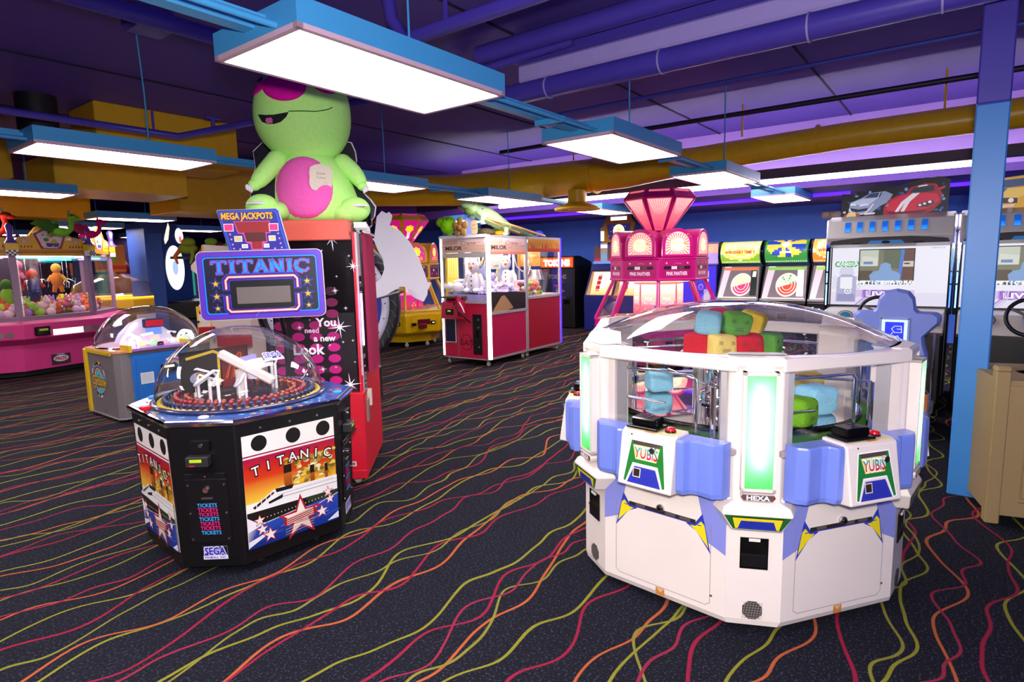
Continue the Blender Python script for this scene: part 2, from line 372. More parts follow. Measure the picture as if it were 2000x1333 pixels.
def duct():
    g=G(); pts=[(8.1,-4.1,2.98),(8.1,1.2,2.95),(8.1,3.0,2.88),(8.1,4.0,2.84),(8.1,5.4,2.84),(7.9,7.2,2.83),(7.0,8.2,2.84),(5.6,8.5,2.85)]
    g.tube(pts,[.15,.15,.17,.23,.26,.26,.26,.26],ym,n=20)
    for p in (.0,1.5,3.0,4.5): g.tube([(8.1,p,2.95 if p<2 else 2.83),(8.1,p+.03,2.95 if p<2 else 2.83)],.17 if p<3 else (.2 if p<4 else .262),ym,n=20)
    for y in (.3,2.4,4.9): g.tube([(8.1,y,3.1),(8.1,y,3.5)],.012,ym)
    d=bpy.data.objects.new('air_duct',None); COL.objects.link(d); tag(d,'long round yellow air duct running across the ceiling above the back machines','duct')
    g.build('duct_pipe',d)
    h=G().cyl(.14,2.42,2.62,ym,Matrix.Translation((7.9,4.72,0)))
    h.lathe([(.14,2.44),(.30,2.38),(.34,2.36),(.34,2.33),(.25,2.33),(.24,2.36),(.16,2.36),(.15,2.34),(0.02,2.34)],ym,Matrix.Translation((7.9,4.72,0)))
    h.build('round_diffuser',d)
duct()
yb=mat('yellow_painted_duct_box','e0b018',.4,bscale=10,var=.1,bump=.05)
tag(G().box(2.81,4.49,8.03,8.8,2.86,3.5,yb,b=.01).box(2.5,4.0,8.5,9.6,2.55,2.95,yb,b=.01).build('duct_box'),'yellow boxed duct under the ceiling at upper left with a step in its top','duct')
tag(G().box(4.64,7.2,10.17,11.3,2.5,3.4,yb,b=.01).build('duct_box'),'deep yellow boxed duct hanging low behind the green plush toy','duct')
tag(G().box(-2,4.2,12.6,13.4,2.5,3.1,yb,b=.01).box(-1,2.4,9.6,10.2,2.75,3.2,yb,b=.01).build('duct_box'),'long yellow boxed duct above the pink crane machine at far left','duct')
# ---------------- hanging light fixtures in rows ----------------
fb=mat('sky_blue_painted_steel','3f93c8',.42,bscale=7,var=.04)
diff=emis('lit_prismatic_diffuser',(1,.93,.97),LIGHT_PANEL)
lipm=mat('pale_pink_metal_lip','c9a8b8',.4)
def fixture(x0,y0,label,L=1.24,Wd=.6,z=2.45,rod=True,first=None):
    f=thing('ceiling_light_fixture',label,'ceiling light',(x0,y0,z),0,'hanging box light fixtures in rows')
    if first is None:
        g=G().box(0,L,-Wd/2,Wd/2,.012,.105,fb); g.build('housing',f)
        G().box(.03,L-.03,-Wd/2+.03,Wd/2-.03,-.004,.01,diff).build('diffuser',f,label='glowing white diffuser')
        l=G()
        for a in ((0,L,-Wd/2,-Wd/2+.026),(0,L,Wd/2-.026,Wd/2),(0,.026,-Wd/2,Wd/2),(L-.026,L,-Wd/2,Wd/2)): l.box(a[0],a[1],a[2],a[3],-.008,.012,lipm)
        l.build('lens_frame',f)
        G().tube([(.85,0,.1),(.85,0,.55),(.83,0,1.05)],.007,fb,n=6).build('hanging_rod',f)
    else:
        for k in kids(first): dup(k,f)
    return f
def rail(y,x0,x1,label):
    g=G().box(x0,x1,y-.02,y+.05,2.50,2.56,fb).box(x0,x1,y-.10,y-.085,2.50,2.53,fb); g.tube([(x0,y-.16,2.48),(x1,y-.16,2.48)],.014,fb,n=8)
    for i in range(int((x1-x0)/1.0)+1): g.box(x0+i*1.0,x0+i*1.0+.02,y-.175,y+.05,2.465,2.5,fb)
    return tag(g.build('light_rail'),label,'rail',group='blue rails joining the light fixtures')
F0=None
rows=[(2.305,[(-5.6,0),(-3.45,0),(-1.1,0),(1.385,'biggest blue box light fixture, nearest at the top of the picture'),(3.85,'second blue box light fixture in the right row, over the white prize machine'),(6.28,'third blue box light fixture in the right row, right of the pink diamond topper'),(9.3,'last small blue box light fixture of the right row near the back wall')]),
 (5.36,[(-3.5,0),(-1.05,0),(1.395,'long blue box light fixture at upper left, in front of the yellow duct box'),(3.88,'blue box light fixture half hidden behind the green plush toy'),(6.22,'blue box light fixture above the lizard plush on the glass crane'),(9.3,'blue box light fixture just left of the pink diamond topper')]),
 (8.49,[(-1.0,0),(1.38,'blue box light fixture cut by the left picture edge'),(9.3,'far blue box light fixture behind the glass crane')]),
 (11.7,[(1.4,0),(3.88,'box light fixture above the round wheel game, left of the yellow duct')]),
 (14.3,[(4.0,0),(6.1,'far box light fixture above the green plush lizards at left')]),
 (17.8,[(3.5,0),(6.6,'farthest box light fixture deep in the room at left')]),
 (-1.0,[(-3.5,0),(-1.0,0),(9.3,'box light fixture beyond the blue column')])]
for y,fs in rows:
    for x,lab in fs:
        f=fixture(x,y,lab or 'blue box light fixture hanging behind the camera',first=F0)
        F0=F0 or f
rail(2.305,-5.6,10.4,'blue rail linking the right row of light fixtures')
rail(5.36,-3.5,10.4,'blue rail linking the middle row of light fixtures')
rail(8.49,-1,2.6,'blue rail beside the light fixture at the left picture edge')
# long strip light before the soffit
UPT=1
t=thing('strip_light','long white tube strip light hung below the lavender soffit','strip light',(8.8,0,2.6))
G().box(-.06,.06,-4,9,.02,.09,mat('dark_purple_rail','2c1d48',.5)).box(-.06,-.045,-4,9,.09,.15,mat('dark_purple_rail','2c1d48',.5)).build('housing',t)
G().tube([(0,-.05,-.01),(0,6.9,-.01)],.036,emis('fluorescent_tube',(1,.93,1),14),n=10).build('tube',t,label='glowing white tube')
G().tube([(.06,-4,.115),(.06,8.6,.115)],.02,emis('soffit_tube',(1,.9,1),26),n=8).build('tube',t,label='glowing white tube')
for i,(x,y0,y1) in enumerate([(10.6,1.5,4.3),(10.6,5.6,8.6),(10.6,-2,.9)]):
    tag(G().box(x,x+.03,y0,y1,2.50,2.55,emis('violet_neon',(.08,.01,.9),1.6)).build('neon_strip'),['violet neon strip along the low ceiling right of the pink diamond topper','violet neon strip along the low ceiling left of the pink diamond topper','violet neon strip along the low ceiling behind the blue column'][i],'neon strip',group='violet neon strips')
tag(G().box(12.9,13,1.9,2.3,2.28,2.42,mat('cream_plastic','cdbfb0',.5),b=.03).cyl(.05,0,.05,mat('cream_plastic','cdbfb0'),FR(180,0,2.35,12.88,2.2)).cyl(.05,0,.05,mat('cream_plastic','cdbfb0'),FR(180,0,2.35,12.88,2.0)).build('emergency_light'),'cream emergency light high on the blue back wall','emergency light')
# ================= white hexagonal prize machine =================
HX,HY,HR=3.175,.96,-65.5
lil=mat('lilac_blue_plastic','6f83d6',.3,bscale=8,var=.04,coat=.2); lil2=mat('lilac_print','8f8fd0',.45)
turf=mat('green_turf','4f9a2c',.9,bscale=160,var=.6,bump=1)
greycap=mat('warm_grey_metal','b0a49f',.4,.3)
mirror=mat('mirror','e8e8ea',.03,1,var=0)
def dodec(rf,rp,z):
    pts=[]
    L=[]
    for k in range(6):
        L.append((math.radians(-90+60*k),rp)); L.append((math.radians(-60+60*k),rf))
    for i in range(12):
        a1,r1=L[i]; a2,r2=L[(i+1)%12]
        d=math.cos(a1)*math.sin(a2)-math.sin(a1)*math.cos(a2)
        pts.append(((r1*math.sin(a2)-r2*math.sin(a1))/d,(r2*math.cos(a1)-r1*math.cos(a2))/d,z))
    return pts
hexa=thing('prize_machine','big white twelve-sided prize machine with clear dome and green lit pillars','arcade machine',(HX,HY,0),HR)
PA=[-90+60*k for k in range(6)]; FA=[-60+60*k for k in range(6)]
G().loft([dodec(.73,.785,.035),dodec(.74,.79,.06),dodec(.74,.79,.60)],WHITE,smooth=False).build('base_cabinet',hexa,bevel=.006)
G().loft([dodec(.62,.66,0),dodec(.62,.66,.036)],RUBBER,smooth=False).build('plinth',hexa)
g=G().loft([dodec(.742,.75,.60),dodec(.742,.75,.766)],lil,smooth=False); g.build('middle_band',hexa); G().loft([dodec(.742,.75,.76),dodec(.742,.75,.785)],lil,smooth=False,cap=False).build('deck_wall',hexa)
# turf deck
G().loft([dodec(.715,.715,.76),dodec(.715,.715,.778)],turf,smooth=False).build('turf_deck',hexa)
for a in PA:
    M=FR(a)
    p=G()
    # pillar body with rounded shoulders
    prof=[(-.122,.70),(-.115,.775),(-.09,.80),(.09,.80),(.115,.775),(.122,.70),(.10,.66),(-.10,.66)]
    def ring(z,s=1,o=0): return [(x*s,z,r+o) for x,r in prof]
    p.loft([ring(.575,.95,.0),ring(.60),ring(1.13),ring(1.145,1.03,.008),ring(1.168,1.03,.008),ring(1.178,.96,-.006)],WHITE,M,smooth=False)
    P=p.build('corner_pillar',hexa,bevel=.004)
    c=G()
    for s in (-1,1): c.box(s*.122-.018,s*.122+.018,.80,1.12,.69,.742,ALU,M)
    c.build('side_channel',P)
    # light lens: real tube behind green translucent cover
    lb=G(); lb.box(-.052,.052,.66,1.105,.801,.803,WHITE,M); 
    m_,nt,b_=(None,)*3
    if 'green_lens' not in MATS:
        mm,nt,b_=new_mat('green_lens'); nt.nodes.remove(b_); out=nt.nodes['Material Output']
        t1=nt.nodes.new('ShaderNodeBsdfTranslucent'); t1.inputs[0].default_value=(.48,.98,.60,1)
        t2=nt.nodes.new('ShaderNodeBsdfDiffuse'); t2.inputs[0].default_value=(.02,.30,.06,1)
        mx=nt.nodes.new('ShaderNodeMixShader'); mx.inputs[0].default_value=.45
        nt.links.new(t1.outputs[0],mx.inputs[1]); nt.links.new(t2.outputs[0],mx.inputs[2]); nt.links.new(mx.outputs[0],out.inputs[0]); MATS['green_lens']=mm
    f=G()
    for q in ((-.066,-.053,.64,1.125),(.053,.066,.64,1.125)): f.box(q[0],q[1],q[2],q[3],.80,.842,WHITE,M)
    for q in ((.64,.653),(1.112,1.125)): f.box(-.066,.066,q[0],q[1],.80,.842,WHITE,M)
    ln=f.build('lamp_box',P)
    G().box(-.053,.053,.653,1.112,.836,.839,MATS['green_lens'],M).build('lens',ln,label='green translucent lens')
    G().tube([Vector((M@V3(0,.74,.815))),Vector((M@V3(0,1.07,.815)))],.006,emis('pillar_lamp','f4fff4',260),n=8).build('lamp_tube',ln,label='glowing white tube')
    # name plate
    n=G(); n.prism([(-.06,.632),(-.066,.62),(-.055,.603),(.055,.603),(.066,.62),(.06,.632)],.80,.846,WHITE,M)
    Mn=M@Matrix.Translation((0,0,.8465)); n.poly([(-.058,.630),(-.064,.619),(-.053,.605),(.053,.605),(.064,.619),(.058,.630)],'5a4a48',Mn)
    n.line([(-.058,.630),(-.064,.619),(-.053,.605)],.003,'a01828',Mn); n.line([(.058,.630),(.064,.619),(.053,.605)],.003,'a01828',Mn)
    n.text('HEXA',0,.6175,.019,'ffffff',Mn,w=.088,bold=.03); n.build('name_plate',hexa)
    # flared skirt bumper
    k=G()
    def sk(w,z,r): return [(-w,z,.70),(-w+.05,z,r),(w-.05,z,r),(w,z,.70)]
    k.loft([sk(.12,.462,.80),sk(.145,.475,.835),sk(.185,.545,.845),sk(.175,.572,.83),sk(.13,.592,.80),sk(.12,.60,.79)],WHITE,M,smooth=False)
    K=k.build('bumper',hexa,bevel=.004)
    bb=G(); Mb=M@frame((0,.508,.8425),(1,0,0),(0,1,.14))
    bb.poly([(-.128,.032),(.128,.032),(.092,-.028),(-.092,-.028)],'1c5a24',Mb)
    bb.poly([(-.095,.022),(.095,.022),(.083,-.025),(-.083,-.025)],'d8c81c',Mb)
    bb.poly([(-.062,.010),(.062,.010),(.074,-.026),(-.074,-.026)],'2430a0',Mb)
    bb.line([(-.098,.024),(.098,.024)],.004,'101010',Mb)
    for i in range(5): bb.line([(-.064,.004-.005*i),(.064,.004-.005*i)],.0012,'141c60',Mb)
    bb.build('bumper_decal',K)
    # ticket slot and speaker in the lower pillar
    h=G(); h.box(-.055,.055,.29,.425,.792,.796,BLACKG,M); h.box(-.05,.05,.345,.352,.796,.803,BLACK,M); h.box(-.05,.05,.30,.345,.796,.799,BLACK,M)
    h.box(-.022,.022,.412,.424,.797,.802,WHITE,M); h.build('ticket_slot',hexa)
    s=G(); s.prism([(.042*math.cos(PI/8+PI/4*i),.105+.042*math.sin(PI/8+PI/4*i)) for i in range(8)],.790,.794,mat('speaker_grey','37322f',.7),M)
    Ms=M@Matrix.Translation((0,0,.7943))
    for i in range(-3,4): s.line([(-.038,.105+i*.011),(.038,.105+i*.011)],.0016,'8f8680',Ms)
    for i in range(-3,4): s.line([(i*.011-.006,.068),(i*.011+.006,.142)],.0016,'8f8680',Ms)
    s.build('speaker_grille',hexa)
for a in FA:
    M=FR(a)
    G().box(-.33,.33,1.118,1.172,.69,.748,WHITE,M,b=.006).build('top_rail',hexa)
    G().box(-.33,.33,.775,.803,.70,.752,greycap,M,b=.004).build('window_sill',hexa)
    G().box(-.31,.31,.803,1.118,.728,.732,PANE,M).build('window_glass',hexa)
    # lower door panel with trim
    d=G(); Md=M@Matrix.Translation((0,0,.7405))
    d.poly([(-.30,.60),(-.165,.60),(-.22,.37),(-.30,.335)],'8187cd',Md); d.poly([(.30,.60),(.165,.60),(.22,.37),(.30,.335)],'8187cd',Md)
    for p in ([(-.235,.45),(-.235,.10),(-.215,.085),(.215,.085),(.235,.10),(.235,.45)],): d.line(p,.0025,'8a8080',Md)
    for s in (-1,1):
        d.poly([(s*.235,.32),(s*.205,.455),(s*.195,.49),(s*.165,.445),(s*.12,.43),(s*.17,.405)],'2a3aa8',Md)
        d.poly([(s*.224,.345),(s*.205,.44),(s*.19,.455),(s*.165,.428),(s*.14,.426),(s*.175,.40)],'e6d21c',Md)
    d.rect(-.165,.437,.165,.455,'2c2626',Md)
    d.line([(-.19,.435),(.19,.435)],.004,'2a3aa8',Md)
    for s in (-.1,.05,.12): d.rect(s-.03,.439,s+.02,.453,'5a5048',Md)
    d.rect(-.022,.045,.022,.082,'c08040',Md); d.poly([(-.018,.078),(.018,.078),(0,.06)],'e0b070',Md)
    for s in (1,): d.rect(.236,.13,.246,.14,'7a4020',Md)
    D=d.build('door_panel',hexa)
    G().cyl(.017,0,.012,STEEL,M@Matrix.Translation((0,.466,.741)),n=20).cyl(.010,.012,.02,BLACK,M@Matrix.Translation((0,.466,.741)),n=16).build('door_lock',D)
    # control box
    b=G(); prof=[(.575,.74),(.60,.90),(.83,.865),(.842,.84),(.842,.74)]   # (z, out)
    w_=.128
    vs=[(x,z,r) for x in (-w_,w_) for z,r in prof]
    b.add(vs,[(0,1,6,5),(1,2,7,6),(2,3,8,7),(3,4,9,8),(4,0,5,9),(4,3,2,1,0),(5,6,7,8,9)],WHITE,M)
    B=b.build('control_box',hexa,bevel=.006)
    Mf=M@frame((0,.715,.8835),(1,0,0),(0,.23,-.035))
    e=G()
    e.poly([(-.105,-.098),(-.078,.09),(.082,.09),(.105,-.098),(.085,-.105),(.055,-.02),(-.055,-.02),(-.083,-.105)],'f5f0ea',Mf)
    e.poly([(-.098,-.095),(-.073,.084),(.076,.084),(.099,-.095),(.088,-.098),(.060,-.012),(-.060,-.012),(-.088,-.098)],'1d7a2c',Mf)
    e.poly([(-.066,.084),(.066,.084),(.064,.068),(-.064,.068)],'4a3c38',Mf)
    e.poly([(-.064,.066),(.064,.066),(.052,.005),(-.048,.005)],'e8d878',Mf)
    e.text('YUBiS',0,.036,.046,'ffffff',Mf,w=.118,bold=.10); e.text('YUBiS',0,.036,.044,'28a090',Mf,w=.112,bold=.02)
    e.text('YUBiS',0,.0345,.044,'cc2030',Mf,w=.112,bold=.02,cols=('28a090','d01828'))
    e.poly([(-.05,-.026),(.05,-.026),(.08,-.10),(-.08,-.10)],'2c34a8',Mf)
    for i in range(8): e.line([(-.06,-.04-.007*i),(.06,-.04-.007*i)],.001,'181c60',Mf)
    e.rect(-.055,-.072,-.018,-.032,'d8ccb0',Mf); e.rect(-.051,-.068,-.022,-.036,'2c201c',Mf)
    e.disc(-.075,.108,.004,.004,'201818',Mf); e.build('control_panel_print',B)
    G().cyl(.013,0,.015,CHROME,M@frame((.04,.775,.885),(1,0,0),(0,1,0)),n=16).build('lock_barrel',B)
    Mt=M@frame((0,.8425,.80),(1,0,0),(0,0,-1))    # top of the box: v runs inwards
    y=G().rect(-.11,-.055,.115,.045,'e8dc98',Mt); y.rect(-.115,-.06,-.09,.05,'efe8d8',Mt); y.rect(-.02,-.062,.03,-.05,'e09030',Mt); y.build('top_sticker',B)
    G().box(-.115,.035,-.05,.05,0,.012,BLACK,Mt,b=.003).box(-.10,.02,-.035,.045,.012,.048,BLACKG,Mt,b=.006).box(-.03,-.026,-.03,.04,.048,.05,mat('dark_grey_plastic','2c2a2c',.4),Mt).build('bill_slot_box',B,label='black glossy bill slot box')
    G().cyl(.024,0,.008,BLACKG,Mt@Matrix.Translation((.075,-.005,0))).build('button_ring',B)
    G().lathe([(.020,.008),(.020,.017),(.012,.021),(.001,.022)],mat('red_button','c8101c',.2,coat=.5),Mt@Matrix.Translation((.075,-.005,0)),n=20).build('button',B,label='red push button')
    # curved blue wings beside the box
    for s in (-1,1):
        w=G(); prof=[]
        pts=[(.128,.745),(.128,.862),(.16,.862),(.178,.83),(.205,.822),(.27,.83),(.305,.80),(.315,.745)]
        if s<0: pts=[(-x,y) for x,y in pts][::-1]
        r=[]
        for z,k in ((.60,.93),(.62,1),(.80,1),(.822,.985),(.83,.93)): r.append([(x,z,.745+(o-.745)*k) for x,o in pts])
        w.loft(r,lil,M,smooth=False); w.build('side_wing',B,label='lilac blue curved wing',bevel=.006)
    # chrome guard rail behind glass
    q=G(); q.tube([(-.26,.79,.66),(-.26,1.05,.66),(-.24,1.07,.66),(.1,1.07,.66),(.12,1.05,.66),(.12,.79,.66)],.007,CHROME,M,n=8)
    q.tube([(.20,.79,.67),(.20,1.03,.67)],.013,CHROME,M,n=12); q.tube([(.2,1.03,.67),(-.1,1.05,.5)],.006,CHROME,M,n=8)
    q.tube([(-.26,.93,.66),(-.05,.915,.62)],.006,CHROME,M,n=8)
    q.build('guard_rail',hexa)
# turntable
G().lathe([(.02,.833),(.60,.833),(.605,.828),(.605,.812),(.50,.80),(.02,.80)],BLACKG,n=64).build('turntable_rim',hexa,label='black turntable edge')
tt=G().lathe([(.005,.8345),(.595,.8345)],mirror,n=64,cap=False,smooth=False)
tt.add([(0,0,.8345)]+[(.006*math.cos(PI*i/4),.006*math.sin(PI*i/4),.8345) for i in range(8)],[(0,i+1,(i+1)%8+1) for i in range(8)],mirror); tt.build('turntable',hexa,label='mirrored turntable')
G().cyl(.10,.785,.80,BLACK).build('turntable_foot',hexa)
pk=mat('pink_reflective_film','d86080',.25,coat=.5); 

cc=G().lathe([(.16,.836),(.16,.87),(.13,.88),(.13,1.02),(.16,1.035),(.16,1.06)],CHROME,n=40)
for i in range(12):
    a=2*PI*i/12; cc.box(-.004,.004,.84,1.05,.155,.156,CHROME,FR(math.degrees(a)))
cc.build('centre_column',hexa)
G().cyl(.085,.94,1.03,emis('column_lamp','fff8f4',5)).build('column_lamp',hexa,label='glowing white cylinder') if False else None
G().lathe([(.02,1.06),(.255,1.06),(.262,1.068),(.262,1.078),(.02,1.078)],CHROME,n=48).build('upper_tray',hexa)
# dome
def dm(r,h,z0,n=14): return [(r*(1-i/n)+.004, z0+h*(1-(1-i/n)**2.2)) for i in range(n+1)]
G().lathe(dm(.74,.180,1.172),CLEAR,n=64,cap=False).build('dome',hexa,label='clear shallow dome')
G().lathe([(.745,1.168),(.75,1.172),(.745,1.178),(.728,1.178),(.728,1.168)],mat('clear_rim','d8d0dc',.1,coat=1),n=64,cap=False).build('dome_rim',hexa)
for a in PA[2:]:
    M=FR(a); k=G()
    k.loft([[(-.11,1.18,.70),(-.09,1.18,.80),(.09,1.18,.80),(.11,1.18,.70)],[(-.10,1.235,.70),(-.075,1.225,.775),(.075,1.225,.775),(.10,1.235,.70)]],WHITE,M,smooth=False)
    k.build('corner_cap',hexa,bevel=.006)

# cube plush toys
def plush_cube(name,label,col,pos,rz,s=.11,tilt=(0,0),face=True,ry=0):
    m=mat('plush_'+col,col,.95,bump=.6,bscale=120,var=.12,spec=.1)
    dkc=[x*.55+.02 for x in lin(col)]; md=mat('plush_patch_'+col,tuple(dkc),.95,spec=.1)
    n=12; g=G(); vs=[];fs=[];mi=[]
    eyes={(i,j) for i in (2,3,8,9) for j in (7,8)}|({(i,j) for i in (4,5,6,7) for j in (3,4)})
    for ax in range(6):
        base=len(vs); q=[]
        for j in range(n+1):
            for i in range(n+1):
                u=2*i/n-1; v=2*j/n-1
                p={0:(u,-1,v),1:(1,u,v),2:(-u,1,v),3:(-1,-u,v),4:(u,v,1),5:(u,-v,-1)}[ax]
                x,y,z=p; L=(abs(x)**5+abs(y)**5+abs(z)**5)**.2; R=1/L
                wob=1+.035*math.sin(3.1*x+2*z+pos[0]*40)*math.cos(2.7*y+pos[1]*30)
                q.append((x*R*wob,y*R*wob,z*R*wob*.9))
        ff=[];fd=[]
        for j in range(n):
            for i in range(n):
                k=j*(n+1)+i; f=(k,k+1,k+n+2,k+n+1)
                (fd if (face and ax==0 and (i,j) in eyes) else ff).append(f)
        S=Matrix.Scale(s/2,4)
        g.add(q,ff,m,S,smooth=True)
        if fd: g.add(q,fd,md,S,smooth=True)
    o=g.build(name); o.location=pos; o.rotation_euler=(tilt[0],tilt[1],math.radians(rz))
    return tag(o,label,'plush toy',group='cube plush toys in the white prize machine')
def hxp(x,y,z):   # machine-local to world
    a=math.radians(HR); return (HX+x*math.cos(a)-y*math.sin(a), HY+x*math.sin(a)+y*math.cos(a), z)
zt=1.078; s=.128
for lab,col,x,y,z,rz,face,tl in [
  ('red cube plush toy at the left end of the lower row on the tray','c8202a',-.185,-.10,zt+s*.46,-95,False,(0,0)),
  ('pale yellow cube plush toy with a square face in the lower row on the tray','ecd070',-.075,-.16,zt+s*.46,-60,True,(0,.05)),
  ('red cube plush toy with a square face, right of the pale yellow one','c8202a',.055,-.155,zt+s*.46,-75,True,(.05,-.08)),
  ('green cube plush toy at the right end of the lower row on the tray','5fa238',.155,-.09,zt+s*.46,-20,True,(0,0)),
  ('pale blue cube plush toy on top of the pile, at its left','8cc4d4',-.13,-.10,zt+s*1.30,-90,False,(.1,.1)),
  ('green cube plush toy with a square face on top of the pile','5fa238',.0,-.12,zt+s*1.30,-70,True,(.1,.12)),
  ('yellow cube plush toy on top of the pile, at its right','e8c034',.085,-.05,zt+s*1.28,-100,False,(0,.3)),
  ('red cube plush toy at the back of the pile, only its top showing','c8202a',-.05,.02,zt+s*1.35,-30,False,(0,.1)),
  ('dark red cube plush toy hidden behind the lower row','b01c28',-.03,-.02,zt+s*.46,-10,False,(0,0))]:
    plush_cube('cube_plush',lab,col,hxp(x,y,z),HR+rz+80 if True else 0,s,tl,face)
plush_cube('cube_plush','pale blue cube plush toy alone on the mirrored turntable at the left window','8cc8d8',(*atz(1286,764,.835).xy,.835+.062),HR+20,.135,(0,0),False)
plush_cube('cube_plush','pale blue cube plush toy on the turntable in the right window','8cc8dc',(*atz(1592,806,.835).xy,.835+.066),HR+30,.15,(0,0),False)
plush_cube('cube_plush','lime green cube plush toy on the turntable in the right window','74b02c',(*atz(1556,830,.835).xy,.835+.062),HR+50,.14,(0,0),True)
plush_cube('cube_plush','yellow cube plush toy at the back of the turntable in the right window','e8c850',(*atz(1575,770,.835).xy,.835+.062),HR+10,.14,(0,0),False)
# ================= black octagonal coin pusher with clear dome =================
TX,TY,TR=1.81,3.36,-5.5
tit=thing('coin_pusher','black octagonal coin game with clear dome, ship posters and purple bordered sign','arcade machine',(TX,TY,0),TR)
RL,RC=.528,.582
def octo(k,z,dl=0,dc=0):
    L=[]
    for i in range(4): L+=[(math.radians(-90+90*i),RL*k+dl),(math.radians(-45+90*i),RC*k+dc)]
    pts=[]
    for i in range(8):
        a1,r1=L[i]; a2,r2=L[(i+1)%8]; d=math.cos(a1)*math.sin(a2)-math.sin(a1)*math.cos(a2)
        pts.append(((r1*math.sin(a2)-r2*math.sin(a1))/d,(r2*math.cos(a1)-r1*math.cos(a2))/d,z))
    return pts
KB=.955
G().loft([octo(KB,.045),octo(.985,.77),octo(.985,.795)],BLACK,smooth=False).build('cabinet',tit,bevel=.005)
for i in range(4):
    a=math.radians(-68+90*i); x,y=.44*math.cos(a),.44*math.sin(a)
    G().cyl(.02,0,.05,STEEL,Matrix.Translation((x,y,0)),n=12).build('levelling_foot',tit)
    a=math.radians(-112+90*i); x,y=.44*math.cos(a),.44*math.sin(a)
    G().cyl(.02,0,.05,STEEL,Matrix.Translation((x,y,0)),n=12).build('levelling_foot',tit)
# top deck: chrome edge and blue printed deck
g=G().loft([octo(1.0,.79),octo(1.015,.797),octo(1.02,.812),octo(1.01,.822),octo(.985,.825)],CHROME,smooth=False); g.build('chrome_edge',tit)
dk_=G().loft([octo(.985,.80),octo(.985,.827)],mat('blue_deck','1c4f9a',.3,coat=.3),smooth=False)
rnd=random.Random(3); MT=TOPF(.8275)
for i in range(120):
    a=rnd.uniform(0,2*PI); r=rnd.uniform(.475,.545); c=rnd.choice(['c87828','e0c040','6fb0e0','14306a','b04030','d8a050','2a68b8','90c8e8','182a60'])
    if rnd.random()<.5: dk_.disc(r*math.cos(a),r*math.sin(a),rnd.uniform(.006,.02),rnd.uniform(.004,.012),c,MT,n=9); dk_.layer=rnd.randint(0,5)
    else: dk_.star(r*math.cos(a),r*math.sin(a),rnd.uniform(.012,.026),c,MT,rot=a); dk_.layer=rnd.randint(0,5)
dk_.build('printed_deck',tit)
for i in range(4):
    a=math.radians(-45+90*i)
    b=G().lathe([(.026,.828),(.026,.834),(.018,.838),(.001,.839)],mat('white_button','d8d4cc',.3) if i!=2 and i!=0 else mat('blue_button','3898d8',.3),Matrix.Translation((.535*math.cos(a),.535*math.sin(a),0)),n=20); b.build('deck_button',tit)
b=G().box(-.05,.0,-.02,.02,.828,.848,mat('red_button','c8101c'),Matrix.Translation((-.49,.05,0)),b=.006); b.build('red_lamp',tit)
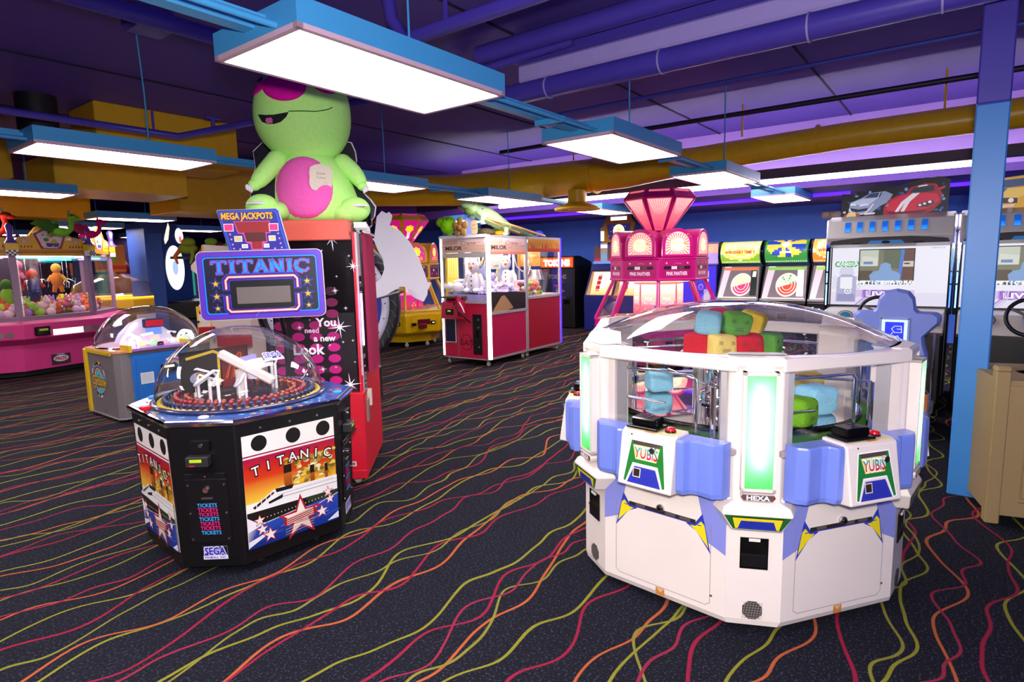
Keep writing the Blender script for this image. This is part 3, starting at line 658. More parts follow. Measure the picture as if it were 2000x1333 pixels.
# poster art on the four long faces
def poster(g,M,W,H):
    def P(s,t): return ((s-.5)*W,(1-t)*H)
    def pg(pts,c,cols=None): g.poly([P(*p) for p in pts],c,M,cols=cols)
    def rc(s0,t0,s1,t1,c,c2=None): pg([(s0,t1),(s1,t1),(s1,t0),(s0,t0)],c,cols=[c2,c2,c,c] if c2 else None)
    rc(0,0,1,1,'efe8df')
    for s in (.17,.53,.87): g.disc(*P(s,.085),.042,.042,'14110f',M)
    rc(0,.178,1,.19,'8c1038'); rc(0,.205,1,.27,'a01040','c01c28'); rc(0,.27,1,.40,'c41c1c','d83c14'); rc(0,.40,1,.60,'d84414','f0c83c')
    # smoke
    rnd=random.Random(11)
    for i in range(150):
        s=rnd.uniform(.42,.985); t=rnd.uniform(.29,.53); q=rnd.choice(['c8a018','e0c848','9a7a18','7c6418','e8dcb8','d8b830','a88a38','f0e8b0','d8c878'])
        if .40<s<.50 and t>.33: continue
        g.disc(*P(s,t),rnd.uniform(.006,.02),rnd.uniform(.005,.013),q,M,n=9)
    for s,wd,t0 in ((.40,.085,.335),(.69,.05,.40),(.86,.036,.42)):
        rc(s,t0,s+wd,.56,'c86c1c','8c3c10'); rc(s,t0,s+wd,t0+.075,'1a1410')
    rc(.56,.50,.62,.53,'e8c018')
    # ship
    pg([(0,.66),(.28,.53),(.40,.515),(.42,.545),(1,.56),(1,.72),(0,.72)],'f1ede6')
    pg([(.06,.635),(.28,.545),(.29,.56),(.08,.655)],'1b1b20'); pg([(.30,.525),(.50,.53),(.48,.565),(.31,.56)],'16161c')
    pg([(.22,.625),(.38,.59),(.37,.625),(.23,.645)],'16161c')
    for i in range(4): g.line([P(.10+.05*i,.60-.018*i),P(.10+.05*i,.665-.018*i)],.004,'f1ede6',M)
    g.line([P(.37,.615),P(1,.628)],.0025,'303038',M); g.line([P(.32,.585),P(1,.592)],.0015,'70707a',M)
    for i in range(22): g.line([P(.52+.02*i,.575),P(.52+.02*i,.59)],.0018,'9a9aa2',M); g.layer-=1
    g.layer+=1
    pg([(0,.675),(1,.70),(1,.78),(.5,.83),(0,.83)],'1a1712'); pg([(.6,.69),(1,.70),(1,.75),(.7,.76)],'2c3820')
    for i in range(22): g.rect(P(.12+.038*i,0)[0],P(0,.762-.0012*i)[1],P(.12+.038*i,0)[0]+.004,P(0,.752-.0012*i)[1],'efe8d8',M); g.layer-=1
    g.layer+=1
    pg([(0,.72),(.12,.80),(.30,.80),(1,.745),(1,1),(0,1)],'1c3c9a',cols=['f0ece8','2850b0','2850b0','2c4cb4','102f88','0c2470'])
    pg([(0,.715),(.11,.79),(.2,.80),(0,.845)],'efe9ea')
    for i in range(16):
        s=rnd.uniform(0,.85); t=rnd.uniform(.83,.98); g.line([P(s,t),P(s+.12,t-.02),P(s+.2,t-.025)],rnd.choice([.002,.003,.005]),rnd.choice(['4870d0','7c9ce0','142c80','2c56c0']),M)
    pg([(0,.93),(.12,.905),(.2,.875),(.17,.92),(0,.985)],'e8e4ea'); pg([(1,.92),(1,.985),(.86,.985)],'e8e4ea')
    g.line([P(.2,.80),P(.5,.775),P(.75,.79),P(1,.74)],.004,'e0e4f0',M)
    def st(s,t,r): g.star(*P(s,t),r*1.28,'b01828',M); g.star(*P(s,t),r,'f3e6d8',M)
    st(.56,.855,.104)
    for i in range(4): g.rect(P(.40,0)[0],P(0,.855+.014*i)[1],P(.74,0)[0],P(0,.862+.014*i)[1],'8c1820',M)
    pg([(.36,.835),(.72,.80),(.74,.83),(.74,.865),(.38,.90)],'a01c20')
    for i in range(4): g.line([P(.40,.865+.018*i-.03),P(.70,.84+.018*i-.03)],.004,'f0e0c8',M)
    for i in range(6): g.line([P(.38,.93+.012*i),P(.70,.905+.012*i)],.002,['c8c0a0','202c50'][i%2],M)
    for s,t,r in ((.12,.765,.028),(.14,.85,.030),(.22,.92,.036),(.80,.87,.034),(.90,.775,.028),(.88,.70,.028)): st(s,t,r)
    # title on an arch
    for i,ch in enumerate('TITANIC'):
        s=.11+.785*i/6; q=(i-3)/3; x,y=P(s,.315-.045*(1-q*q)); x+=0
        R=Matrix.Rotation(-q*.14,4,'Z'); Mx=M@Matrix.Translation((x,y,0))@R
        g.text(ch,0,0,.055,'14060c',Mx,bold=.07,w=None); g.text(ch,0,0,.050,'f4efe8',Mx,bold=.01)
for i in range(4):
    a=-90+90*i; lean=math.atan((.985-KB)*RL/.73)
    k0=KB+(.985-KB)*(.075/.73)
    M=FR(a,RL*k0+.001,.12,lean=-lean)
    g=G(); W,H=.52,.605; g.box(-W/2,W/2,0,H,-.004,0,mat('poster_board','d8d0c8',.3),M); poster(g,M,W,H)
    fr=[(-W/2-.004,0),(W/2+.004,0)]
    g.build('side_poster',tit,label='ship poster panel')
    b=G()
    for s in (-.16,0,.16): b.cyl(.006,0,.004,STEEL,M@Matrix.Translation((s,H+.03,0)),n=10)
    b.build('poster_bolts',tit)
    # chamfer: coin door, card reader, tickets print, maker's badge
    a=-45+90*i if i!=3 else 225
    M=FR(a,RC*k0+.001,.12,lean=-lean)
    d=G().box(-.105,.105,.06,.40,0,.006,mat('black_powder_metal','131114',.3,bscale=200,bump=.2),M,b=.004)
    d.box(-.10,.10,.40,.43,.004,.008,mat('black_powder_metal','131114'),M,b=.004)
    for x,y in ((-.09,.08),(.09,.08),(-.09,.37),(.09,.37),(0,.415),(-.09,.22),(.09,.22)): d.cyl(.005,.006,.010,STEEL,M@Matrix.Translation((x,y,0)),n=10)
    d.cyl(.014,.006,.018,CHROME,M@Matrix.Translation((.0,.345,0)),n=16); d.box(-.028,.028,.295,.303,.006,.010,STEEL,M)
    D=d.build('coin_door',tit)
    M2=M@Matrix.Translation((0,0,.0065)); t=G()
    for j,c in enumerate(['38a8e8','e02878','e02878','38a8e8','e02878','e02878','38a8e8']): t.text('TICKETS',-.004+.0015*j,.262-.0245*j,.020,c,M2,w=.10,bold=.02); t.layer=0
    t.build('tickets_print',D)
    r=G().box(-.055,.04,.545,.605,0,.02,BLACK,M,b=.003); r.cyl(.010,.02,.026,CHROME,M@Matrix.Translation((0,.58,0)),n=16)
    r.box(-.07,.04,.475,.53,0,.05,mat('dark_grey_plastic','2c2a2c'),M,b=.006); r.box(-.07,.04,.468,.474,0,.06,BLACK,M)
    r.box(-.03,.05,.43,.465,0,.004,BLACK,M)
    Rr=r.build('card_reader',tit)
    l=G(); Ml=M@Matrix.Translation((0,0,.0505)); l.rect(-.047,.503,.012,.519,'a8c020',Ml,LITLOW); l.rect(-.05,.483,-.024,.489,'c01820',Ml,LITLOW); l.build('green_display',Rr,label='lime green display')
    s=G(); M3=M@Matrix.Translation((.012,-.016,0))
    s.box(-.062,.062,-.018,.052,0,.002,mat('badge_white','d8d2ea',.3),M3); Mk=M3@Matrix.Translation((0,0,.0021))
    s.rect(-.058,-.015,.058,.002,'ece8f4',Mk); s.rect(-.062,.004,.062,.052,'16101c',Mk); s.text('SEGA',0,.028,.044,'d8d4f4',Mk,w=.118,bold=.10); s.text('SEGA',0,.028,.040,'2a209c',Mk,w=.106,bold=.03)
    s.text('PINBALL INC',0,-.007,.012,'241c80',Mk,w=.108,bold=.02); s.build('maker_badge',tit)
# dome and play field
M_=Matrix.Translation((-.02,.0,0))
G().lathe([(.452,.828),(.470,.832),(.470,.842),(.452,.848)],mat('dome_ring','3a3458',.2,coat=.5),M_,n=56,cap=False).build('dome_ring',tit)
G().lathe([(.45*math.cos(PI/2*i/16) if i<16 else .003,.84+.40*math.sin(PI/2*i/16)) for i in range(17)],CLEAR,M_,n=64,cap=False).build('dome',tit,label='clear acrylic dome')
pf=G().lathe([(.445,.829),(.43,.833),(.005,.833)],mat('play_field','1c1828',.35,coat=.3),M_,n=48)
pf.build('play_field',tit)
for R,n_,cs,h_ in ((.40,64,['1a2c6c','1a2c6c','14245c'],.030),(.345,56,['8c1420','a81c20'],.036),(.29,44,['a84c14','90180f'],.034)):
    gm=glass('bead_'+cs[0],tint=lin(cs[0])) if False else mat('peg_'+cs[0],cs[0],.12,coat=1)
    pg_=G()
    for i in range(n_):
        a=2*PI*i/n_; T=M_@Matrix.Translation((R*math.cos(a),R*math.sin(a),.833))
        pg_.lathe([(.006,0),(.006,h_*.6),(.011,h_*.7),(.012,h_*.9),(.007,h_*1.08),(.001,h_*1.12)],mat('peg_'+cs[i%len(cs)],cs[i%len(cs)],.12,coat=1),T,n=8)
        if R==.40: pg_.lathe([(.015,0),(.009,.012),(.003,.014)],mat('peg_yellow','d8c030',.3),M_@Matrix.Translation((.425*math.cos(a+.05),.425*math.sin(a+.05),.833)),n=8)
    o=pg_.build('peg_ring',tit); o['kind']='stuff'
wp=mat('white_wire_loop','e6e0e0',.3,coat=.3)
for (x,y,rz,sx) in ((-.17,-.10,20,1),(.22,.02,-25,1),(-.03,-.13,50,.8),(.1,.2,120,.9),(-.2,.16,160,.9)):
    R=M_@Matrix.Translation((x,y,.833))@Matrix.Rotation(math.radians(rz),4,'Z')@Matrix.Scale(sx,4)
    G().tube([(0,0,0),(0,0,.15),(.01,0,.175),(-.02,0,.18),(-.12,0,.14),(-.13,.02,.12),(-.11,.04,.11),(-.03,.04,.145),(-.02,.04,.13),(-.02,.04,0)],.009,wp,R,n=8).build('wire_loop',tit,label='white bent tube loop')
G().box(-.17,.17,-.025,.025,0,.05,WHITE,M_@Matrix.Translation((.0,-.06,.98))@Matrix.Rotation(math.radians(-40),4,'Z')@Matrix.Rotation(.55,4,'Y'),b=.01).cyl(.03,.83,.98,WHITE,M_).cyl(.05,.99,1.02,mat('pale_lamp','e8e4f8',.3),M_@Matrix.Translation((.07,-.05,-.06))).box(.02,.16,-.01,.01,1.0,1.05,mat('lilac_lamp','b0a8e8',.3),M_@Matrix.Rotation(.6,4,'Z')).build('coin_chute_arm',tit)
bk=G(); MB_=M_@frame((-.02,.18,.86),(1,.15,0),(0,0,1)); bk.box(-.26,.16,0,.24,-.004,0,BLACK,MB_)
bk.poly([(-.26,0),(-.02,0),(-.02,.24),(-.26,.22)],'2a2420',MB_); bk.line([(-.22,.20),(-.06,.225),(-.03,.21),(-.035,.02)],.016,'c8a828',MB_); bk.grad(-.015,0,.155,.24,'7a2818','3c1814',MB_)
for i in range(9): bk.line([(0+.014*i,.04+.01*(i%3)),(.03+.012*i,.12+.01*i),(.10,.2)],.006,['a83c20','d06030','702018'][i%3],MB_)
bk.disc(-.16,.08,.05,.035,'8a90a8',MB_); bk.disc(-.15,.09,.03,.02,'b08038',MB_); bk.build('back_picture',tit)
# sign above on black posts
Sg=at(512,556,3.62); a=math.radians(TR); dx,dy=Sg.x-TX,Sg.y-TY
sx_,sy_=dx*math.cos(-a)-dy*math.sin(-a), dx*math.sin(-a)+dy*math.cos(-a)
sang=math.degrees(YAW)+180-TR+10     # faces the aisle
MS=FR(sang,0,Sg.z,cx=sx_,cy=sy_)@Matrix.Rotation(.012,4,'Z')
W,H=.715,.405
def rrect(w,h,r,n=6):
    o=[]
    for cx_,cy_,a0 in ((w/2-r,h/2-r,0),(-w/2+r,h/2-r,PI/2),(-w/2+r,-h/2+r,PI),(w/2-r,-h/2+r,1.5*PI)):
        for i in range(n+1): o.append((cx_+r*math.cos(a0+PI/2*i/n),cy_+r*math.sin(a0+PI/2*i/n)))
    return o
g=G(); g.prism(rrect(W,H,.035),-.05,0,BLACK,MS); g.prism(rrect(W+.008,H+.008,.038),-.012,-.002,mat('pale_edge','c8c0c8',.3),MS)
g.poly(rrect(W-.004,H-.004,.034),'5a2cb0',MS); g.poly(rrect(W-.055,H-.055,.022),'1838c0',MS); g.poly(rrect(W-.065,H-.065,.02),'1c86d8',MS); g.poly(rrect(W-.078,H-.078,.018),'0a0e2c',MS)
for i in range(60):
    t=i/60*2*(W+H); 
def serif(g,t,cx,cy,h,w,c,M,off):
    # slab-serif capitals drawn as strokes
    st={'T':[((0,1),(1,1)),((.5,1),(.5,0)),((.28,0),(.72,0)),((0,1),(0,.8)),((1,1),(1,.8))],'I':[((.2,1),(.8,1)),((.5,1),(.5,0)),((.2,0),(.8,0))],
        'A':[((.5,1),(.12,0)),((.5,1),(.88,0)),((.27,.35),(.73,.35)),((-.02,0),(.28,0)),((.72,0),(1.02,0))],
        'N':[((.15,0),(.15,1)),((.15,1),(.85,0)),((.85,0),(.85,1)),((-.02,1),(.2,1)),((0,0),(.3,0)),((.7,1),(1,1))],
        'C':[((1,.8),(.8,.97)),((.8,.97),(.5,1)),((.5,1),(.15,.85)),((.15,.85),(.03,.5)),((.03,.5),(.15,.15)),((.15,.15),(.5,0)),((.5,0),(.8,.04)),((.8,.04),(1,.25)),((1,.98),(1,.72))]}
    wd={'T':1,'I':.62,'A':1.05,'N':1.0,'C':.95}; tot=sum(wd[x]+.12 for x in t)-.12; x=cx-w/2; k=w/tot
    for ch in t:
        for (a_,b_) in st[ch]:
            vert = a_[0]==b_[0] and abs(a_[1]-b_[1])>.4 or (ch in 'AN' and abs(a_[1]-b_[1])>.6) or (ch=='C' and 0<a_[0]<.3)
            g.line([(x+a_[0]*wd[ch]*k,cy+(a_[1]-.5)*h),(x+b_[0]*wd[ch]*k,cy+(b_[1]-.5)*h)],(.020 if vert else .009)+off,c,M); g.layer-=1
        x+=(wd[ch]+.12)*k
    g.layer+=1
serif(g,'TITANIC',0,.108,.070,.55,'d02898',MS,.010); g.layer+=1; serif(g,'TITANIC',0,.108,.070,.55,'3a30c8',MS,.005); g.layer+=1; serif(g,'TITANIC',0,.108,.070,.55,'2488e0',MS,-.001)
def bracket(sgn,y0,y1,yc,c,wd):
    pts=[(-.195,yc)]
    pts=[(-.205,yc),(-.205,y1-.02*sgn),(-.188,y1),(.188,y1),(.205,y1-.02*sgn),(.205,yc)]
    g.line(pts,wd,c,MS)
for c,wd in (('3a40c8',.042),('2a1480',.034),('b03060',.018),('ffd0b0',.009)):
    bracket(1,0,.050,-.020,c,wd); bracket(-1,0,-.158,-.065,c,wd)
g.rect(-.178,-.142,.178,.028,'05060c',MS); g.rect(-.148,-.112,.16,-.012,'6a605c',MS)
for s in (-1,1):
    for y,r in ((.012,.040),(-.064,.042),(-.135,.032)):
        g.star(s*.262,y,r,'3a48b8',MS); g.star(s*.262,y,r*.85,'141040',MS); g.star(s*.262,y,r*.5,'f0b028',MS)
g.line([(.0,-.165),(.06,-.155),(.14,-.152),(.18,-.14)],.0016,'b8b8c8',MS); g.line([(-.05,-.19),(-.03,-.165),(.0,-.155)],.0014,'b8b8c8',MS)
S=g.build('title_sign',tit,label='purple bordered sign reading TITANIC')
# upper jackpot board, leaning
MJ=MS@Matrix.Translation((-.072,.195,-.045))
j=G(); q=[(-.103,0),(.245,0),(.197,.252),(.185,.262),(-.145,.262),(-.157,.250)]
q=[(-.105,0),(.238,0),(.190,.245),(.176,.258),(-.152,.252),(-.158,.245)]
sh=lambda x,y:(x-.155*y/.25*.33+0,y)
j.prism(q,-.05,0,BLACK,MJ); j.prism([(x*1.02,y*1.01) for x,y in q],-.02,-.006,mat('pale_edge','c8c0c8'),MJ)
j.poly(q,'1430a0',MJ); j.poly([(x*.94+.003,.01+y*.92) for x,y in q],'1c58c8',MJ); j.poly([(x*.91+.004,.013+y*.89) for x,y in q],'141c88',MJ)
MJt=MJ@Matrix.Translation((.015,0,0))
j.text('MEGA JACKPOTS',-.006,.218,.040,'5a1408',MJt,w=.300,bold=.09); j.text('MEGA JACKPOTS',-.006,.218,.038,'f0b030',MJt,w=.292,bold=.03)
j.poly([(-.085,.186),(.122,.186),(.122,.115),(.095,.11),(.100,.06),(.072,.05),(.070,.016),(.005,.016),(0,.05),(-.025,.06),(-.035,.11),(-.065,.115)],'e04090',MJt)
j.poly([(-.080,.183),(.118,.183),(.116,.118),(-.060,.118)],'8c0c18',MJt); j.poly([(-.03,.118),(.092,.118),(.094,.064),(-.02,.064)],'4c1010',MJt); j.poly([(.008,.064),(.068,.064),(.066,.02),(.010,.02)],'8c0c18',MJt)
for x,y,w2,h2,c in ((-.115,.15,.055,.045,'e02878'),(.142,.148,.055,.045,'e02878'),(-.066,.082,.045,.034,'c8b878'),(.128,.082,.040,.032,'c8b878'),(-.032,.038,.035,.024,'b8b8c8'),(.092,.038,.032,.024,'b8b8c8')):
    j.rect(x-w2/2,y-h2/2,x+w2/2,y+h2/2,'e8d8e0',MJt); j.rect(x-w2/2+.004,y-h2/2+.004,x+w2/2-.004,y+h2/2-.004,c,MJt)
for x,y in ((-.11,.11),(-.105,.08),(-.10,.05),(-.095,.025),(.165,.11),(.17,.08),(.175,.05),(.18,.025),(-.06,.02),(.14,.02)): j.star(x,y,.008,'e090c0',MJt)
j.build('jackpot_board',tit,label='blue leaning board reading MEGA JACKPOTS')
# posts
p=G(); pa=math.atan2(sy_,sx_)
for s in (-1,1):
    aa=pa+.42+s*.12; base=V3(.50*math.cos(aa),.50*math.sin(aa),.82); top=MS@V3(-s*.07,-.12,-.065)
    p.tube([base,V3(base.x,base.y,1.12),top],.014,BLACK,n=10)
p.build('sign_post',tit,label='black posts behind the dome')
# small maker's decal stuck on the dome
TI=(Matrix.Translation((TX,TY,0))@Matrix.Rotation(math.radians(TR),4,'Z')).inverted()
o_=TI@V3(0,0,EYE); d_=(TI@(V3(0,0,EYE)+RAY(533,697)))-o_
c_=V3(-.02,0,.84); sc=V3(.45,.45,.40)
O=V3(*[(o_[i]-c_[i])/sc[i] for i in range(3)]); D=V3(*[d_[i]/sc[i] for i in range(3)])
b_=O.dot(D); t_=(-b_-math.sqrt(max(0,b_*b_-D.dot(D)*(O.dot(O)-1))))/D.dot(D)
hp_=o_+d_*t_; n_=V3(*[(hp_[i]-c_[i])/sc[i]**2 for i in range(3)]).normalized()
u_=V3(0,0,1).cross(n_).normalized(); Md=frame(hp_+n_*.004,u_,n_.cross(u_))
g=G(); g.text('SEGA',0,.012,.036,'d0ccf0',Md,w=.115,bold=.08); g.text('SEGA',0,.012,.032,'3428a8',Md,w=.105,bold=.03); g.rect(-.057,-.026,.057,-.012,'c8c4e8',Md); g.text('PINBALL INC',0,-.019,.010,'241c80',Md,w=.10); g.build('dome_decal',tit,label='small blue maker decal on the dome')
# ================= photo booth =================
BR=-48.0; BA=math.radians(BR)
bx=V3(math.cos(BA),math.sin(BA),0); by=V3(-math.sin(BA),math.cos(BA),0)
bw,bd=.56,.90
bo=V3(2.60,3.32,0)-bx*(bw/2)+by*.07
booth=thing('photo_booth','tall photo booth with black starry front, pink dots and crimson side curtain','photo booth',(bo.x,bo.y,0),BR)
red=mat('bright_red_panel','d0102c',.4); mag=mat('magenta_panel','c01478',.4); sal=mat('salmon_plastic','d85a48',.4,var=.04); bkp=mat('black_glossy_panel','0d080c',.2,coat=.3)
G().box(-bw/2,bw/2,.02,bd,.06,1.80,bkp,b=.006).build('cabinet',booth)
F=YF(0)   # front print plane (local -y)
g=G().box(-bw/2,bw/2,-.012,.02,.62,1.78,bkp)
M=YF(-.0125)
g.grad(-bw/2+.01,.62,bw/2-.012,1.25,'1c0614','0c060c',M)
rnd=random.Random(5)
for r_ in range(10):
    z=.70+r_*.078; fade=max(0,1-max(0,r_-4)*.19)
    for c_ in range(6):
        x=-.235+c_*.118
        if x>bw/2-.05: continue
        if z>1.42: continue
        c=tuple(v*fade+l*(1-fade) for v,l in zip(lin('c01078'),lin('1c0818')))
        g.disc(x,z,.043,.030,c,M,n=20); g.layer-=1
g.layer+=1
def spark(x,z,r,c='ffeef8'):
    for k in range(4):
        a=PI*k/4+.1; rr=r*(1 if k%2==0 else .62)
        g.poly([(x+rr*math.cos(a),z+rr*math.sin(a)),(x+r*.07*math.cos(a+PI/2),z+r*.07*math.sin(a+PI/2)),(x-rr*math.cos(a),z-rr*math.sin(a)),(x-r*.07*math.cos(a+PI/2),z-r*.07*math.sin(a+PI/2))],c,M); g.layer-=1
    g.layer+=1; g.disc(x,z,r*.12,r*.12,'ffffff',M,n=10)
def BP(px,py):     # read a point of the photo on the booth front
    r=RAY(px,py); n=-by; o=bo; t=((o-V3(0,0,EYE)).dot(n))/(r.dot(n)); p=V3(0,0,EYE)+r*t-o
    return p.dot(bx),p.z
for px,py,r in ((648,467,.085),(655,568,.028),(690,520,.05),(664,639,.085),(685,751,.085),(632,721,.03),(676,602,.018),(682,500,.012),(658,540,.012),(629,490,.012),(671,668,.014),(690,665,.014),(645,674,.014),(694,707,.012),(657,717,.012),(586,640,.028),(606,625,.010)): spark(*BP(px,py),r)
for t,px,py,h in (('You',637,629,.058),('need',610,645,.036),('a new',635,660,.044),('Look',605,682,.072)):
    x,z=BP(px,py); g.text(t,x,z,h,'f0b8d8' if t=='need' else 'fbeef4',M,bold=.03)
g.build('front_print',booth,label='black front with sparkles, magenta dots and white words')
# header box
h=G().box(-bw/2+.12,bw/2-.01,-.055,.12,1.745,1.88,sal,b=.006).box(-bw/2-.02,-bw/2+.12,-.02,.12,1.745,1.88,mat('dark_red_end','7c1420'),b=.004); h.box(-bw/2,bw/2,.10,bd,1.80,1.86,BLACK,b=.004)
for i in range(4): h.box(bw/2+.005,bw/2+.09,.06+i*.05,.085+i*.05,1.83-.01*i,1.87-.01*i,ALU)
h.build('header',booth,label='salmon red header box')
# red front kick, tall red trim
r=G().box(-.06,bw/2+.01,-.045,.0,.07,.66,mag,b=.004).box(.085,bw/2+.03,-.06,.04,.13,.69,red,b=.004).box(-.06,bw/2+.03,-.062,.0,.07,.135,red,b=.004)
for i in range(6): r.lathe([(.02,0),(.02,.008)],BLACK,frame((-.055+.0*i,-.046,.30+.06*i),(1,0,0),(0,0,1)),n=12)
r.build('front_kick_panel',booth,label='red and magenta lower panel')
r=G().rect(.20,.165,.235,.20,'e8e0d8',YF(-.0605)); r.rect(.207,.172,.228,.193,'806860',YF(-.061)); r.build('sticker',booth,label='small white square sticker')
s=G().box(bw/2-.004,bw/2+.012,-.012,.03,.69,1.80,red,b=.003).box(bw/2,bw/2+.02,.03,bd*.95,.06,.80,red).box(bw/2,bw/2+.024,.03,.16,.66,1.80,mat('white_edge_panel','c8b8c0',.3)).build('side_panel',booth,label='red side panel with pale edge')
M2=frame((bw/2+.0245,.03,0),(0,1,0),(0,0,1)); k=G(); k.rect(.01,.66,.12,1.5,'101014',M2)
for i,ch in enumerate('PHOTOVISION'): 
    R=M2@Matrix.Translation((.065,1.44-.073*i,0))@Matrix.Rotation(-PI/2,4,'Z'); k.text(ch,0,0,.060,'c8c8d4',R,bold=.02)
k.build('side_lettering',booth,label='black strip with tall pale letters')
G().tube([(bw/2+.04,-.0,1.38),(bw/2+.04,.0,1.02)],.008,emis('led_strip','c8b8ff',4),n=6).build('led_strip',booth)
# curtain
cu=G(); cm=mat('crimson_curtain','8c0f3c',.8,bump=.2)
def curt(z,amp):
    out=[]; N=44
    for i in range(N+1):
        y=.14+.42*i/N; out.append((bw/2+.048+amp*math.sin(i*1.15)+.01*math.sin(i*.37),y,z))
    for i in range(N,-1,-1):
        y=.14+.42*i/N; out.append((bw/2+.041+amp*math.sin(i*1.15)+.01*math.sin(i*.37),y,z))
    return out
cu.loft([curt(.80,.022),curt(1.2,.020),curt(1.6,.016),curt(1.80,.010)],cm,smooth=True); cu.build('curtain',booth,label='crimson pleated curtain')
G().tube([(bw/2+.045,.1,1.81),(bw/2+.045,.75,1.81)],.01,CHROME).build('curtain_rod',booth)
l=G().box(bw/2+.02,bw/2+.05,.16,.20,.55,.67,mat('cream_plastic','cdbfb0')).box(bw/2+.02,bw/2+.04,.05,.13,.45,.62,mat('photo_strip','8a7060'),b=.004); l.build('photo_outlet',booth)
for x,y in ((.22,.06),(-.22,.06),(.22,.83),(-.22,.83)): caster(booth,x,y,.028,.065)
# topper back plate: black cut-out with white edge behind the plush toy
tp=[(732,420),(722,443),(712,450),(728,425),(731,402),(722,390),(706,362),(700,335),(690,322),(697,300),(690,288),(676,283),(500,300),(492,330),(505,352),(494,365),(493,388),(505,420)]
d_=4.62; o_=at(605,430,d_); Mt=FR(math.degrees(YAW)+180,0,o_.z,cx=o_.x,cy=o_.y)
inv=Mt.inverted()
def PP(px,py,d): q=inv@at(px,py,d); return (q.x,q.y)
tp=[(690,283),(697,300),(699,318),(690,332),(700,352),(712,380),(724,392),(733,405),(730,424),(718,440),(712,452),(496,452),(492,400),(494,360),(505,330),(502,300),(520,283),(600,270)]
pts=[PP(x,y,d_) for x,y in tp][::-1]
z0=min(p[1] for p in pts)
o=G().prism([(x*1.015,y+.006) for x,y in pts],-.02,-.006,mat('white_edge','e8e0ea',.4),Mt).prism(pts,-.012,0,mat('dark_board','1c1a24',.4),Mt).build('topper_board')
o['label']='black cut-out board with a white wavy edge'; o.parent=booth; o.matrix_parent_inverse=(Matrix.Translation((bo.x,bo.y,0))@Matrix.Rotation(BA,4,'Z')).inverted()
G().box(bw/2-.1,bw/2+.06,.50,.62,1.86,1.99,BLACKG,b=.02).build('speaker_box',booth)

# ================= giant green plush toy =================
pg=mat('lime_plush','b6f080',.9,bump=.25,bscale=60,var=.08,spec=.1); pp=mat('pink_plush','e860ae',.9,bump=.25,bscale=60,var=.08,spec=.1); hp=mat('hot_pink_plush','cc1090',.9,spec=.1)
base=at(615,421,4.28); base.z=1.88
PZ=math.degrees(math.atan2(base.y,base.x))-90
pl=thing('plush_creature','giant lime green plush creature with pink belly sitting on the photo booth','plush toy',(base.x,base.y,1.88),PZ)
S=4.28/1169*.965      # metres per pixel here; shapes below are laid out in x right, y depth, z up around the seat
def px(x): return (x-612)*S
def pz(y): return (421-y)*S
def lath_body(prof,cx,m,dep,name,par,shift=0,n=28):   # prof: (y_px, left_px, right_px)
    rings=[]
    for y,l,r in prof:
        c=(l+r)/2; w=(r-l)/2*S
        rings.append([(px(c)+w*math.cos(2*PI*i/n), cx+w*dep*math.sin(2*PI*i/n), pz(y)) for i in range(n)])
    return G().loft(rings[::-1] if prof[0][0]<prof[-1][0] else rings,m,smooth=True)
body=lath_body([(421,560,680),(415,545,697),(400,540,704),(380,538,702),(350,539,692),(325,543,684),(305,550,672),(292,560,660),(284,572,646)],0,pg,.85,'body',None)
body.build('body',pl,sub=1)
head=lath_body([(300,570,650),(290,548,662),(275,530,676),(255,515,687),(230,508,694),(205,508,694),(180,512,692),(160,520,684),(140,532,672),(122,552,650),(112,580,620)],0,pg,.80,'head',None)
H=head.build('head',pl,label='round lime green head',sub=1)
# body is a surface y(x,z); patches sit just in front of it
def surf(x,z,prof,dep):
    ys=[(pz(a),px((l+r)/2),(r-l)/2*S) for a,l,r in prof]; ys.sort()
    for (z0,c0,w0),(z1,c1,w1) in zip(ys,ys[1:]):
        if z0<=z<=z1:
            t=(z-z0)/(z1-z0); c=c0+(c1-c0)*t; w=w0+(w1-w0)*t; q=max(0,1-((x-c)/w)**2); return -w*dep*math.sqrt(q)
    return 0
BPF=[(421,560,680),(415,545,697),(400,540,704),(380,538,702),(350,539,692),(325,543,684),(305,550,672),(292,560,660),(284,572,646)]
HPF=[(300,570,650),(290,548,662),(275,530,676),(255,515,687),(230,508,694),(205,508,694),(180,512,692),(160,520,684),(140,532,672),(122,552,650),(112,580,620)]
def patch(cx,cy,rx,ry,m,prof,dep,name,par,off=.012,rot=0,N=10,K=32,label=None,cut=None):
    vs=[];fs=[]
    cs,sn=math.cos(rot),math.sin(rot)
    for j in range(N+1):
        for i in range(K):
            a=2*PI*i/K; u=rx*j/N*math.cos(a); v=ry*j/N*math.sin(a)
            if cut: v=max(v,cut(u)) if cut else v
            X=cx+u*cs-v*sn; Yp=cy-(u*sn+v*cs); x,z=px(X),pz(Yp)
            o=off*(1 if j<N else -.6); vs.append((x,surf(x,z,prof,dep)-o,z))
    for j in range(N):
        for i in range(K):
            a=j*K+i; b=j*K+(i+1)%K; fs.append((a,b,b+K,a+K))
    return G().add(vs,fs,m,smooth=True).build(name,par,label=label)
patch(596,357,54,61,pp,BPF,.85,'belly_patch',pl,off=.018,label='pink belly patch')
patch(572,174,40,30,hp,HPF,.80,'nose_patch',H,off=.018,label='hot pink nose patch')
patch(640,168,26,14,hp,HPF,.80,'spot_patch',H,off=.014,rot=-.3,label='hot pink spot')
patch(528,172,20,8,hp,HPF,.80,'spot_patch',H,off=.014,rot=.55,label='hot pink spot')
patch(542,160,22,14,mat('lilac_felt','8a78b0',.9),HPF,.80,'eye_patch',H,off=.012,rot=.4,label='lilac eye patch')
patch(528,157,6,5,mat('black_felt','0c0a0c',.9),HPF,.80,'pupil',H,off=.018)
